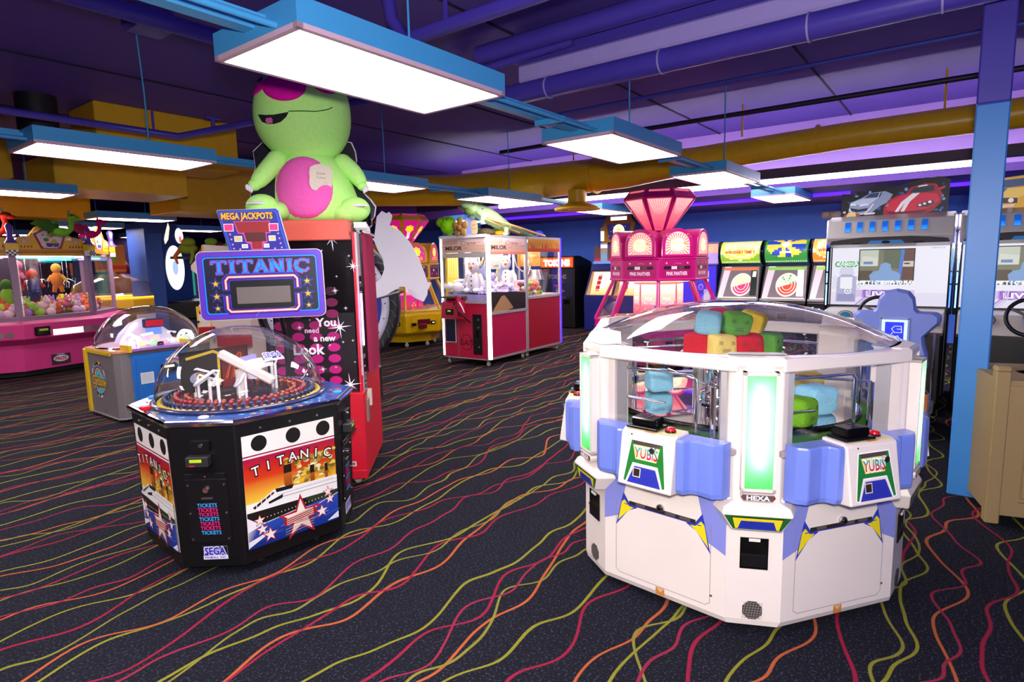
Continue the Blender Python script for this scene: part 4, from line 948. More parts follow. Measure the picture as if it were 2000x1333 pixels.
# mouth: dark half moon and tongue
patch(548,226,30,17,mat('black_felt','0c0a0c',.9),HPF,.80,'mouth',H,off=.010,rot=.08,cut=None,label='black open mouth') if False else None
def blob(ptspx,m,name,par,prof,dep,off,label=None):
    cx_=sum(p[0] for p in ptspx)/len(ptspx); cy_=sum(p[1] for p in ptspx)/len(ptspx); vs=[];N=5;K=len(ptspx)
    for j in range(N+1):
        for x_,y_ in ptspx:
            X=cx_+(x_-cx_)*j/N; Y_=cy_+(y_-cy_)*j/N; x,z=px(X),pz(Y_); vs.append((x,surf(x,z,prof,dep)-off*(1 if j<N else -.4),z))
    fs=[(j*K+i,j*K+(i+1)%K,(j+1)*K+(i+1)%K,(j+1)*K+i) for j in range(N) for i in range(K)]
    return G().add(vs,fs,m).build(name,par,label=label)
blob([(521,223),(535,226),(550,227),(565,225),(577,223),(572,232),(562,240),(550,243),(538,242),(528,237)],mat('black_felt','0c0a0c',.9),'mouth',H,HPF,.80,.008,'black half-moon mouth')
blob([(533,236),(537,231),(541,233),(545,231),(549,236),(548,242),(536,242)],mat('pink_felt','d060a0',.9),'tongue',H,HPF,.80,.014,'pink tongue')
g=G(); pts=[(577,222),(600,221),(625,220),(640,216),(650,212),(656,208)]
g.tube([(px(x),surf(px(x),pz(y),HPF,.80)-.004,pz(y)) for x,y in pts],.003,mat('dark_green_stitch','2c5a1c',.9),n=6); g.build('mouth_seam',H,label='dark stitched mouth line')
for s,pts,r in ((-1,[(548,303),(528,325),(512,345),(506,352)],[20,18,16,10]),(1,[(672,305),(692,322),(704,342),(706,350)],[19,18,15,9])):
    a=G(); P=[(px(x),-.06-.02*i,pz(y)) for i,(x,y) in enumerate(pts)]
    a.tube(P,[q*S for q in r],pg,n=16); e=P[-1]; a.ell(*e,r[-1]*S*1.2,r[-1]*S*1.2,r[-1]*S*1.1,pg); a.ell(P[0][0],P[0][1],P[0][2],r[0]*S,r[0]*S,r[0]*S,pg); A=a.build('arm',pl,sub=1)
    c=G()
    for k in range(3): c.ell(e[0]+s*(.01+.012*k)-(s<0)*0.01,e[1]-.03,e[2]-.035+.008*k,.012,.012,.020,mat('white_felt','d8d0dc',.9))
    c.build('claws',A,label='white felt claws')
for s,cx_,cy_ in ((-1,519,405),(1,688,408)):
    a=G().ell(px(cx_)-s*.05,-.10,pz(cy_)+.01,.125,.17,.075,pg,p=.9); a.ell(px(cx_)+s*.0,-.20,pz(cy_)+.035,.105,.08,.085,pg); A=a.build('foot',pl)
    c=G()
    for k in range(3): c.tube([(px(cx_)+s*(.02*k-.01),-.27,pz(cy_)+.055),(px(cx_)+s*(.05+.02*k),-.30,pz(cy_)+.05)],[.012,.004],mat('white_felt','d8d0dc'))
    c.build('claws',A,label='white felt claws')
# paper note on the belly
z=pz(340); x=px(627); y=surf(x,z,BPF,.85)-.03
Mn=frame((x,y,z),(1,.22,-.06),(0.05,0,1)); n=G()
rg=random.Random(2); out=[]
for i in range(28):
    a=2*PI*i/28; q=(abs(math.cos(a))**4+abs(math.sin(a))**4)**-.25; out.append((.076*q*math.cos(a)*(1+rg.uniform(-.08,.08)),.084*q*math.sin(a)*(1+rg.uniform(-.08,.08))))
n.prism(out,-.003,0,mat('cream_paper','d2c4b0',.8),Mn); n.text('18,000',0,.025,.016,'6a5a50',Mn,bold=.0); n.text('Tickets',0,.0,.016,'6a5a50',Mn); n.ring(.03,-.04,.012,.014,.002,'8a7868',Mn)
tag(n.build('paper_note'),'cream torn-edge paper price note on the green plush belly','note'); nn=bpy.data.objects['paper_note']; nn.location=(base.x,base.y,1.88); nn.rotation_euler=(0,0,math.radians(PZ))

# ================= navy box behind the booth =================
q=atz(742,876,0); nb=thing('navy_box','tall navy blue box with a pinkish top band standing behind the photo booth','box',(q.x-.10,q.y+.34,0),BR+6)
nv=mat('navy_panel','16245c',.5)
g=G().prism([(-.15,.04),(.105,.04),(.16,.62),(-.15,.62)],-.20,.02,nv,YF(0)).build('cabinet',nb)
G().poly([(-.15,.53),(.148,.53),(.158,.617),(-.15,.617)],'b86878',YF(-.0205)).build('top_band',nb)
for q in ((.0,.12,.05,.19,'c0b020'),(-.01,.30,.015,.38,'e0d8e0'),(.018,.27,.05,.30,'d0c8d0')): G().rect(*q,YF(-.0205)).build('sticker',nb)
G().box(-.12,-.06,.05,.11,0,.05,STEEL).build('foot',nb); G().box(.04,.09,.05,.11,0,.05,STEEL).build('foot',nb)

# ================= big wheel game =================
wc=at(640,595,6.55); wa=math.degrees(YAW)+180
wh=thing('wheel_game','big upright wheel game with black tyre rim, behind the photo booth','arcade machine',(wc.x,wc.y,0),math.degrees(YAW)-90)
R=140*6.55/1169; Mw=YF(0,0,wc.z)
g=G(); tr=mat('black_tyre','15131a',.55,bump=.4,bscale=30)
g.lathe([(R*.865,-.10),(R*.865,.02),(R*.89,.05),(R*.97,.05),(R,.02),(R,-.10),(R*.95,-.13),(R*.84,-.13)],tr,Mw,n=72,cap=False)
for i in range(40):
    a=2*PI*i/40; 
    g.tube([Mw@V3(R*k*math.cos(a+.05*math.sin(k*30)),R*k*math.sin(a+.05*math.sin(k*30)),.052) for k in (.885,.91,.93,.95,.975)],.006,mat('grey_tread','4a4850',.6),n=5)
g.build('tyre',wh,label='black tyre rim with wavy tread')
G().lathe([(R*.76,.0),(R*.76,.03),(R*.868,.03),(R*.868,.0)],mat('white_ring','c8c4d4',.4),Mw,n=72,cap=False).build('ring',wh,label='white ring with rivets')
g=G().cyl(R*.77,-.02,.01,mat('blue_disc','2a3aa0',.4),Mw,n=72)
for i in range(12): 
    a=2*PI*i/12; g.poly([(0,0),(R*.76*math.cos(a),R*.76*math.sin(a)),(R*.76*math.cos(a+.26),R*.76*math.sin(a+.26))],['2a3aa0','24348e'][i%2],Mw@Matrix.Translation((0,0,.011)))
g.build('disc',wh,label='blue disc')
g=G()
for i in range(24):
    a=2*PI*i/24; g.cyl(.008,.03,.036,BLACK,Mw@Matrix.Translation((R*.81*math.cos(a),R*.81*math.sin(a),0)),n=8)
g.build('rivets',wh)
G().box(-.45,.45,.05,.5,.0,.40,BLACK,b=.02).box(-.18,.18,.12,.35,.3,wc.z+.1,BLACK,b=.02).cyl(.05,-.4,0,STEEL,Mw).build('stand',wh)
# pale cut-out board in front of the wheel, seen from its back
cut=[(736,438),(738,424),(748,413),(757,418),(762,415),(768,422),(765,434),(762,440),(783,452),(802,475),(818,505),(829,536),(833,551),(838,553),(842,552),(834,568),(833,577),(826,590),(819,588),(807,582),(797,573),(791,562),(783,562),(770,567),(752,577),(733,583),(731,583),(731,553),(743,545),(750,525),(747,505),(738,488),(731,470)]
db=6.05; ob=at(780,500,db); Mb=FR(wa,0,ob.z,cx=ob.x,cy=ob.y); iv=Mb.inverted()
pts=[]
for x_,y_ in cut:
    q=iv@at(x_,y_,db); pts.append((q.x,q.y))
pts=pts[::-1]
iw=(Matrix.Translation((wc.x,wc.y,0))@Matrix.Rotation(math.radians(math.degrees(YAW)-90),4,'Z')).inverted()
g=G().prism(pts,-.012,0,mat('white_board_back','f0eaf2',.5,var=.02),iw@Mb); g.build('cutout_board',wh,label='large pale cut-out board seen from behind')
q=iw@at(790,566,db); c=iw@V3(wc.x,wc.y,wc.z)
G().tube([q,V3(q.x-.05,q.y+.0,q.z)],.03,mat('wood_peg','a87c40',.6),n=10).tube([V3(q.x-.02,q.y+.02,q.z-.02),V3(R*.4,-.02,wc.z),V3(0,0.0,wc.z)],.015,STEEL,n=8).tube([iw@at(745,470,db+.02),V3(R*.3,.1,wc.z+R*.9),V3(0,.2,wc.z+.1)],.015,STEEL,n=8).build('board_bracket',wh)
# ================= glass claw crane pair =================
cl=thing('claw_crane','nearer glass claw crane with white lit corner strip and crimson panels','claw machine',(6.92,5.69,0),2.5)
# local: x right(+X world), y inwards (+Y world); front faces -y?  the two seen faces are -y (right) and -x (left)
crim=mat('crimson_print','c0184c',.45,bscale=20,var=.15); dred=mat('dark_red_print','a00c20',.45,var=.1,bscale=20)
W1,D1,Hc=1.07,.90,1.985
def crane_frame(p,x0,x1,d,split):
    g=G()
    for x in (x0,x1-.035):
        for y in (0,d-.035): g.box(x,x+.035,y,y+.035,.10,Hc,ALU,b=.004)
    for z in (.10,split-.035,Hc-.05):
        g.box(x0,x1,0,.03,z,z+.035,ALU); g.box(x0,x1,d-.03,d,z,z+.035,ALU); g.box(x0,x0+.03,0,d,z,z+.035,ALU); g.box(x1-.03,x1,0,d,z,z+.035,ALU)
    g.box(x0,x1,0,d,Hc-.02,Hc,ALU)
    return g.build('frame',p,label='aluminium frame')
crane_frame(cl,0,W1,D1,.82)
def casters(p,pts):
    for x,y in pts: caster(p,x,y)
casters(cl,[(.06,.06),(W1-.07,.06),(.06,D1-.07),(W1-.07,D1-.07)])
g=G().box(.03,W1-.03,.008,D1-.02,.12,.74,crim).box(.03,W1-.03,.008,D1-.02,.74,.80,BLACK); g.build('cabinet',cl,label='crimson cabinet')
# right face art (-y): crimson panel, black wedge with tan hill
M=YF(.0065); g=G()
g.rect(.035,.135,W1-.035,.79,'b41648',M); g.poly([(.035,.78),(W1-.035,.78),(W1-.035,1.09),(.035,1.14)],'1c1814',M)
g.poly([(.04,.80),(.12,.84),(.24,.95),(.36,1.06),(.44,1.07),(.54,.99),(.64,.90),(.68,.86),(.30,.80)],'a88458',M)
g.build('side_print',cl,label='side print: black wedge with tan hill')
G().box(.035,W1-.035,-.004,.006,.79,.83,ALU).build('belt_rail',cl)
fur=mat('lavender_fur','a8a0d8',.95,bump=1,bscale=90,var=.35)
g=G()
rr=random.Random(4)
vs=[];n=26
for j in range(n+1):
    for i in range(n+1):
        x=.03+(W1-.06)*i/n; y=.03+(D1-.06)*j/n; vs.append((x,y,1.09+.10*(x/W1)*.4+rr.uniform(0,.035)+.04*(y/D1)))
fs=[(j*(n+1)+i,j*(n+1)+i+1,(j+1)*(n+1)+i+1,(j+1)*(n+1)+i) for j in range(n) for i in range(n)]
g.add(vs,fs,fur,smooth=False).box(.03,W1-.03,.03,D1-.03,.80,1.10,fur); g.build('fur_bed',cl,label='pale lavender fur bed')
G().box(.03,W1-.03,.010,.014,1.12,1.76,PANE).box(.010,.014,.03,D1-.03,.95,1.76,PANE).build('glass_panes',cl)
# headers
def header(M,L,txt,orange):
    g=G(); g.rect(0,1.735,L,1.945,'c8a08c',M); g.grad(0,1.84,L,1.945,'d8b0a0','cdb8b8',M)
    for i in range(16):
        x=.02+i*L*.022; g.rect(x,1.86,x+.010,1.93,['b07850','c89878'][i%2],M); g.layer-=1
    g.layer+=1
    g.rect(.0,1.835,L,1.838,'7a4030',M); g.rect(.0,1.78,L,1.782,'906050',M)
    g.text(txt,L*.28,1.805,.058,'14100e',M,w=L*.40,bold=.03)
    g.text('Crane',L*.62,1.88,.06,'6a2c28',M,w=L*.34,shear=.35); g.line([(L*.78,1.865),(L*.86,1.885),(L*.90,1.875)],.004,'6a2c28',M)
    g.rect(L*.5,1.80,L*.62,1.804,'14100e',M)
    if orange: g.grad(0,1.70,L,1.765,'d06858','d8a090',M)
    return g
header(YF(-.001,.035),W1-.07,'MILOR',True).build('header_print',cl,label='wood look header print')
ML=frame((-.001,D1-.035,0),(0,-1,0),(0,0,1)); header(ML,D1-.07,'MILOR',False).box(0,D1-.07,1.66,1.73,-.02,.004,ALU,ML).build('header_print',cl,label='wood look header print')
# lit corner strips
e=emis('lit_white_strip','ffffff',3.2)
G().box(-.02,.034,-.035,.004,.115,1.99,ALU,b=.004).box(-.016,.030,-.040,-.034,.12,1.985,e).box(-.024,-.019,-.03,.0,.12,1.985,e).build('corner_light',cl,label='glowing white corner strip')
G().box(-.012,.0,D1-.02,D1+.005,.13,1.97,e).build('corner_light',cl,label='glowing white corner strip')
G().box(-.02,.0,0,D1,1.955,2.0,mat('white_trim','e8e0e8',.4)).box(-.02,.30,D1,D1+.02,1.96,1.98,mat('white_trim','e8e0e8')).build('top_edge',cl)
G().box(.1,W1-.1,.1,D1-.1,1.93,1.94,emis('crane_lamp','fff6f0',9)).build('inner_lamp',cl,label='glowing inner ceiling lamp')
# left face (front of machine): control podium, black window, badge, coin door
ML=frame((-.002,D1-.0,0),(0,-1,0),(0,0,1))   # u from 0 (far left) to D1 (corner)
g=G(); g.rect(.03,.12,D1-.03,.98,'b4163c',ML); g.rect(.30,.12,.315,.96,'7a5a60',ML)
g.ring(.47,.36,.115,.125,.010,'2c0c18',ML); g.text('ELAUT',.47,.36,.085,'2c0c18',ML,w=.24,bold=.02); g.build('front_print',cl,label='crimson front with round maker mark')
g=G().box(.05,.27,.34,.72,0,.012,ALU,ML,b=.004).box(.065,.255,.36,.71,.010,.016,mat('dark_blue_flap','141c34',.3),ML).build('prize_door',cl,label='dark prize door')
g=G().box(.60,.78,.18,.80,0,.014,BLACK,ML,b=.03)
for y in (.72,.60,.30): g.cyl(.014,.014,.022,STEEL,ML@Matrix.Translation((.72,y,0)),n=12)
g.box(.66,.72,.45,.55,.012,.018,BLACKG,ML); g.build('coin_door',cl)
G().box(.03,.87,.965,1.0,0,.02,ALU,ML).build('sill',cl)
g=G(); prof=[(.72,.0),(.74,.22),(.98,.20),(1.06,.02),(1.06,0)]
vs=[(x,z,r) for x in (.16,.48) for z,r in prof]
g.add(vs,[(0,1,6,5),(1,2,7,6),(2,3,8,7),(3,4,9,8),(4,0,5,9),(4,3,2,1,0),(5,6,7,8,9)],mat('podium_crimson','a81438',.35),ML)
g.box(.26,.40,.80,.89,.21,.23,BLACK,ML); g.box(.30,.36,.85,.87,.23,.232,mat('amber_display','a0a838',.3,emit=.6),ML)
g.box(.13,.50,1.05,1.075,-.0,.20,mat('brown_counter','4a3a28',.5),ML); g.cyl(.02,1.075,1.09,mat('amber_button','c08830'),ML@Matrix.Rotation(-PI/2,4,'X'),n=10) if False else None
g.build('control_podium',cl)
g=G().prism([(.0,.0),(.17,.03),(.23,.30),(.05,.27)],-.012,.012,mat('podium_crimson','a81438'),ML@frame((.50,.80,.12),(.3,0,1),(0,1,0))); g.tube([ML@V3(.48,.98,.2),ML@V3(.5,.98,.32),ML@V3(.58,.85,.30),ML@V3(.64,.68,.10)],.012,BLACK,n=8)
g.tube([ML@V3(.55,1.0,.25),ML@V3(.60,.93,.25),ML@V3(.62,.84,.22)],.010,mat('white_cable','e0d8e0'),n=8); g.build('joystick_guard',cl)
# inside: gantry, claw, poles
g=G().tube([(.35,.03,1.72),(.35,D1-.03,1.72)],.012,STEEL).tube([(.03,.45,1.70),(W1-.03,.45,1.70)],.012,STEEL).box(.28,.42,.38,.52,1.66,1.74,BLACK)
cable=[(.35,.45,1.68),(.25,.35,1.55),(.16,.25,1.50),(.10,.15,1.56),(.06,.08,1.66)]
g.tube(cable,.006,BLACK,n=6); g.build('gantry',cl)
def claw(p,x,y,z,top):
    g=G().tube([(x,y,top),(x,y,z)],.008,CHROME,n=8).cyl(.035,z-.08,z,CHROME,Matrix.Translation((x,y,0)),n=16)
    for k in range(3):
        a=2*PI*k/3; g.tube([(x+.03*math.cos(a),y+.03*math.sin(a),z-.07),(x+.11*math.cos(a),y+.11*math.sin(a),z-.10),(x+.10*math.cos(a),y+.10*math.sin(a),z-.20),(x+.03*math.cos(a),y+.03*math.sin(a),z-.26)],.007,CHROME,n=6)
    return g.build('claw',p,label='chrome three-fingered claw')
claw(cl,.35,.45,1.62,1.7)
G().tube([(.08,.5,1.0),(.08,.5,1.72)],.012,CHROME).tube([(W1-.12,.5,1.1),(W1-.12,.5,1.72)],.012,CHROME).build('inner_poles',cl)
g=G().box(.02,.30,D1-.10,D1-.06,1.05,1.75,mat('yellow_card','d8b830',.5)).box(.5,.9,D1-.08,D1-.05,1.1,1.75,mat('frosty_back','b8b0c0',.4)); 
for i in range(5): g.box(.035+.05*i,.06+.05*i,D1-.11,D1-.10,1.35,1.7,mat('pale_yellow_card','eedc70',.5))
g.build('back_cards',cl,label='yellow cards at the back')
MY=YF(.20); g=G().prism(rrect(.25,.25,.03),-.012,0,mat('white_card','f0ece8',.4,emit=.25),MY@Matrix.Translation((.50,1.60,0))); 
g.disc(.50,1.52,.08,.018,'e8d890',MY@Matrix.Translation((0,0,.001))); g.disc(.52,1.53,.05,.012,'a8d0e8',MY@Matrix.Translation((0,0,.001))); g.tube([(.5,.21,1.72),(.5,.21,1.9)],.004,STEEL,n=6); g.build('prize_card',cl,label='white hanging card')
for i,(x,a) in enumerate(((.30,.7),(.80,-.6))):
    Mx=YF(.30-.0)@Matrix.Translation((x,1.44,0))@Matrix.Rotation(a,4,'Z'); g=G().prism(rrect(.24,.30,.04),-.012,0,mat('yellow_card','d8b830'),Mx).prism(rrect(.20,.27,.03),0,.004,mat('sky_card','a8b8e0',.5),Mx); g.build('tilted_card',cl,label='tilted yellow and blue card')
def soft_toy(name,label,x,y,z,s,rz,col='ece6ee',group='white plush toys in the glass crane',lying=False,nose=None):
    o=thing(name,label,'plush toy',(0,0,0),0,group)
    m=mat('plush_'+col,col,.95,bump=.4,bscale=90,var=.06,spec=.1)
    G().ell(0,0,.14,.10,.085,.13,m).build('body',o); g=G().ell(0,-.01,.36,.075,.075,.10,m); g.ell(-.055,0,.45,.02,.015,.03,m); g.ell(.055,0,.45,.02,.015,.03,m); hd=g.build('head',o)
    k=mat('black_felt','0c0a0c'); g=G().ell(0,-.085,.34,.02,.05 if nose else .02,.02,mat('plush_'+nose,nose,.9) if nose else k)
    for s_ in (-1,1): g.ell(s_*.03,-.072,.385,.009,.009,.011,k)
    g.build('face',hd,label='face features')
    for s_ in (-1,1):
        G().tube([(s_*.08,0,.24),(s_*.13,-.03,.16),(s_*.14,-.05,.10)],[.03,.028,.02],m,n=8).build('arm',o); G().ell(s_*.07,-.08,.035,.04,.08,.035,m).build('leg',o)
    g=G()
    for zz in (.10,.16,.22): g.ell(0,-.086,zz,.010,.008,.010,k)
    g.build('buttons',o)
    T=Matrix.Translation((x,y,z))@Matrix.Rotation(math.radians(rz),4,'Z')@(Matrix.Rotation(PI/2*.9,4,'Y')@Matrix.Translation((-.06,0,-.1)) if lying else I4)@Matrix.Scale(s,4)
    o.matrix_world=T; o.location=T.translation; o.rotation_euler=T.to_euler(); o.scale=(s,s,s)
    return o
cb0=Matrix.Translation((6.92,5.69,0))@Matrix.Rotation(math.radians(2.5),4,'Z')
def cw(x,y): q=cb0@V3(x,y,0); return q.x,q.y
for lab,x,y,z,s,rz,ly,nose in [
 ('white plush toy with black buttons facing left, nearest the lit corner strip',.14,.36,1.12,1.15,-80,False,'e07028'),
 ('white plush toy standing at the right end of the fur bed in the glass crane',.88,.28,1.16,1.15,-60,False,'e07028'),
 ('small white plush toy in the middle of the fur bed under the tilted card',.38,.30,1.12,.75,-10,False,None),
 ('white plush toy lying on its side at the left window of the glass crane',.10,.62,1.13,.9,100,True,None),
 ('small lilac plush toy right of the middle in the glass crane',.60,.34,1.14,.6,0,False,None),
 ('white plush toy lying flat at the front middle of the fur bed',.48,.16,1.13,.6,20,True,None)]:
    X,Y=cw(x,y); soft_toy('plush_toy',lab,X,Y,z,s,rz+2.5,'ece6ee' if 'lilac' not in lab else 'b8a8d8',lying=ly,nose=nose)
# second crane unit
c2=thing('claw_crane','second claw crane unit with dark red panel, orange header and violet edge light','claw machine',(7.995,5.737,0),2.5)
W2=1.10; crane_frame(c2,0,W2,D1,1.0); casters(c2,[(.06,.06),(W2-.07,.06),(.06,D1-.07),(W2-.07,D1-.07)])
G().box(.03,W2-.03,.008,D1-.02,.12,.98,dred).build('cabinet',c2,label='dark red cabinet')
G().box(.03,W2-.03,.010,.014,1.0,1.78,PANE).build('glass_pane',c2)
M=YF(-.001,.035); g=G(); L=W2-.07; g.grad(0,1.74,L,1.95,'a81018','b88818',M)
for i in range(60):
    x=rr.uniform(0,L-.03); g.poly([(x,1.80),(x+.03,1.80),(x+.015,1.80+rr.uniform(.03,.13))],rr.choice(['c09020','8c0c10','b85018','d0a828']),M)
    if i%5: g.layer-=1
g.build('header_print',c2,label='orange and dark red header print')
G().box(W2,W2+.012,-.01,.01,.12,1.98,emis('violet_edge_light','2a10ff',6)).build('edge_light',c2,label='violet glowing edge strip')
g=G().box(.1,W2-.1,.1,D1-.1,1.93,1.94,bpy.data.materials['crane_lamp']).build('inner_lamp',c2,label='glowing inner ceiling lamp')
Mo=YF(.35); g=G(); g.box(.28,.98,1.5,1.78,-.02,0,mat('orange_card','e07828',.5,emit=.3),Mo)
g.disc(.55,1.66,.2,.12,'f0a860',Mo); g.text('LAST CUT',.72,1.68,.035,'fff0e0',Mo,bold=.02); g.build('prize_poster',c2,label='orange prize poster')
g=G().box(.03,W2-.03,.03,D1-.03,.98,1.02,mat('cream_floor','d8c8b8',.5)).box(.52,.98,.4,.8,1.02,1.25,mat('pale_pink_box','d8b0a8',.5)); g.build('crane_floor',c2)
g=G().tube([(.06,.3,1.72),(.15,.3,1.50),(.32,.3,1.42),(.45,.3,1.44),(.52,.3,1.6)],.010,mat('white_cable','e0d8e0'),n=8).tube([(.2,.4,1.02),(.2,.4,1.75)],.018,mat('pale_pole','d0c8d0',.3),n=10).tube([(.22,.2,1.15),(.42,.2,1.5)],.008,mat('white_cable','e0d8e0'),n=6); g.build('cables',c2)
claw(c2,.62,.35,1.52,1.75)
G().lathe([(.10,1.44),(.15,1.27),(.15,1.265),(.01,1.265)],STEEL,Matrix.Translation((.74,.30,0)),n=24).build('claw_bell',c2,label='steel bell')
cb2=Matrix.Translation((7.995,5.737,0))@Matrix.Rotation(math.radians(2.5),4,'Z')
cols=['e8c020','c01850','e05818','58b028','e8c020','c01850','2878c0','e8a018','a01070','f0e060','181820','e04020']
k=0
for lev in range(3):
    for ix in range(6-lev):
        for iy in range(3):
            if (ix+iy+lev)%4==3 and lev: continue
            q=cb2@V3(.09+ix*.085+lev*.04,.07+iy*.095,1.02+.04+lev*.075)
            c=cols[(k*5+lev)%len(cols)]
            o=G().ell(0,0,0,.042,.042,.040,mat('ball_'+c,c,.5),n=12,m=8).build('prize_ball'); o.location=q; k+=1
            tag(o,'small coloured prize ball in the heap behind the glass of the second claw crane','ball',group='coloured prize balls in the second claw crane')
# ---- things on top of the cranes
T0=1.985
cr=thing('slatted_crate','blue slatted crate standing on top of the nearer glass crane','crate',(*cw(.12,.40),T0),2.5)
tl=mat('teal_blue_wood','2c5a86',.6,bscale=20)
ML=frame((-.10,.42,0),(0,-1,0),(0,0,1)); g=G()
for z in (0,.075,.15): g.box(-.12,-.10,.0,.45,z,z+.062,tl); g.box(-.10,.28,.43,.45,z,z+.062,tl); g.box(-.10,.28,0,.02,z,z+.062,tl)
g.build('slats',cr)
G().box(-.125,.14,-.022,.0,-.0,.27,mat('periwinkle_panel','6f7cc8',.5),b=.004).box(-.01,.05,-.026,-.02,.05,.075,BLACK).build('end_panel',cr,label='periwinkle blue end panel with black slot')
gw=thing('plush_lizard','long pale green plush lizard lying with its tail down over both glass cranes','plush toy',(*cw(.0,.28),T0),2.5)
lz=mat('pale_green_plush','a8c890',.95,bump=.4,bscale=30,var=.25,spec=.1); lz2=mat('grey_green_plush','6c8468',.95,var=.3,bscale=18,spec=.1)
g=G(); P=[(.02,-.02,.42),(.12,0,.40),(.30,0,.35),(.50,-.02,.28),(.72,-.04,.20),(.88,-.06,.15)]; g.tube(P,[.07,.10,.12,.12,.10,.07],lz,n=16); 
for i in range(7): q=.1+i*.1; g.ell(q+.05,0,.42-.33*q*.8,.014,.124-.004*i,.03,mat('stripe_plush','7fa070',.95))
g.build('body',gw)
g=G().tube([(.88,-.06,.15),(1.15,-.08,.09),(1.45,-.10,.03),(1.62,-.12,.02),(1.70,-.15,.05)],[.07,.055,.035,.018,.006],lz2,n=12); g.build('tail',gw,label='grey green banded tail')
g=G().ell(-.10,-.02,.46,.15,.085,.075,lz).ell(-.02,-.02,.42,.11,.10,.10,lz).ell(-.06,-.02,.36,.08,.07,.06,mat('throat_plush','6c8c3c',.9)); h=g.build('head',gw)
G().ell(-.11,-.10,.49,.018,.012,.02,BLACK).ell(-.11,.06,.49,.018,.012,.02,BLACK).build('eyes',h)
for x,y,z,s in ((.10,-.10,.36,-1),(.66,-.12,.20,-1),(.16,.12,.34,1),(.7,.06,.2,1)):
    g=G().tube([(x,y*.6,z),(x+.03,y*1.4,z-.08),(x-.05,y*1.7,z-.15)],[.06,.045,.03],lz,n=10).ell(x-.07,y*1.75,z-.17,.06,.035,.025,mat('foot_plush','b8e8b8' if x>.5 else 'a0c8d0',.9)); g.build('leg',gw)
gl=thing('plush_reptile','lime green plush reptile head hanging over the left edge of the nearer glass crane','plush toy',(*cw(.02,.74),T0),2.5)
lg=mat('lime_reptile_plush','86c81c',.9,bump=.3,var=.15,spec=.1)
h=G().ell(0,0,.17,.13,.13,.14,lg).ell(-.03,.10,.22,.09,.10,.08,lg).ell(0,-.04,.05,.05,.05,.06,lg).build('head',gl)
G().ell(-.08,-.04,.25,.018,.018,.018,BLACK).build('eye',h)
G().box(-.02,-.01,-.14,-.08,.02,.16,mat('white_tag','e8e8e0')).build('tag',gl,label='white tag')
tag(G().tube([(6.98,6.28,T0+.44),(7.1,5.95,T0+.30),(7.6,5.75,T0+.17),(8.6,5.78,T0+.02)],.020,mat('bamboo','c8a468',.6),n=8).build('bamboo_pole'),'long pale bamboo pole leaning down across the tops of the glass cranes','pole')
tag(G().tube([(6.98,6.16,T0+.40),(7.2,5.9,T0+.24),(7.9,5.80,T0+.06)],.014,mat('bamboo','c8a468'),n=8).build('bamboo_pole'),'thin bamboo pole beside the crate on the nearer glass crane','pole')
q=cw(-.03,.20); n=G(); rg=random.Random(8); out=[]
for i in range(24):
    a=2*PI*i/24; k_=(abs(math.cos(a))**4+abs(math.sin(a))**4)**-.25; out.append((.065*k_*math.cos(a)*(1+rg.uniform(-.1,.1)),.10*k_*math.sin(a)*(1+rg.uniform(-.06,.06))))
Mq=frame((0,0,.12),(0,-1,0),(0,0,1)); n.prism(out,-.004,0,mat('tan_paper','d8bc8c',.8),Mq); n.text('8000',0,.03,.03,'a07848',Mq); n.text('Tickets',0,-.02,.028,'a07848',Mq); o=n.build('price_note'); o.location=(q[0],q[1],T0); o.rotation_euler=(0,0,math.radians(2.5)); tag(o,'tan torn-edge price note propped against the blue crate','note')
for nm,lab,c,x,y,r in (('fabric_flower','brown and cream fabric flower in front of the blue crate','a8803c',-.02,.42,.09),):
    g=G()
    for i in range(5): a=2*PI*i/5+.3; g.ell(0,.10*math.cos(a),.13+.09*math.sin(a),.02,.06,.06,mat('flower_cream','d8c890' if i%2 else c,.9))
    g.ell(-.02,0,.12,.04,.05,.05,mat('flower_brown','8a5c24',.9)); o=g.build(nm); o.location=(*cw(x-.07,y),T0); o.rotation_euler=(0,0,math.radians(2.5)); tag(o,lab,'flower')
for lab,c,x,y,sx in (('yellow cloth bundle on the crane tops under the plush lizard','e0b010',.80,.3,.16),('red ball lying near the plush lizard tail on the second crane','b01020',1.38,.35,.07),('small dark red ball behind the plush lizard tail','901018',1.62,.30,.06),('bright blue ball at the right end of the crane tops','1030d0',1.85,.25,.10),('brown shaggy bundle right of the blue crate','4a3c1c',.45,.35,.17),('orange toy behind the blue crate','e0a010',.25,.75,.12)):
    o=G().ell(0,0,.06,sx,sx*.8,.07,mat('top_'+c,c,.85,bump=.5),n=16,m=8).build('soft_ball' if 'ball' in lab else 'cloth_bundle'); o.location=(*cw(x,y),T0); tag(o,lab,'ball' if 'ball' in lab else 'toy')
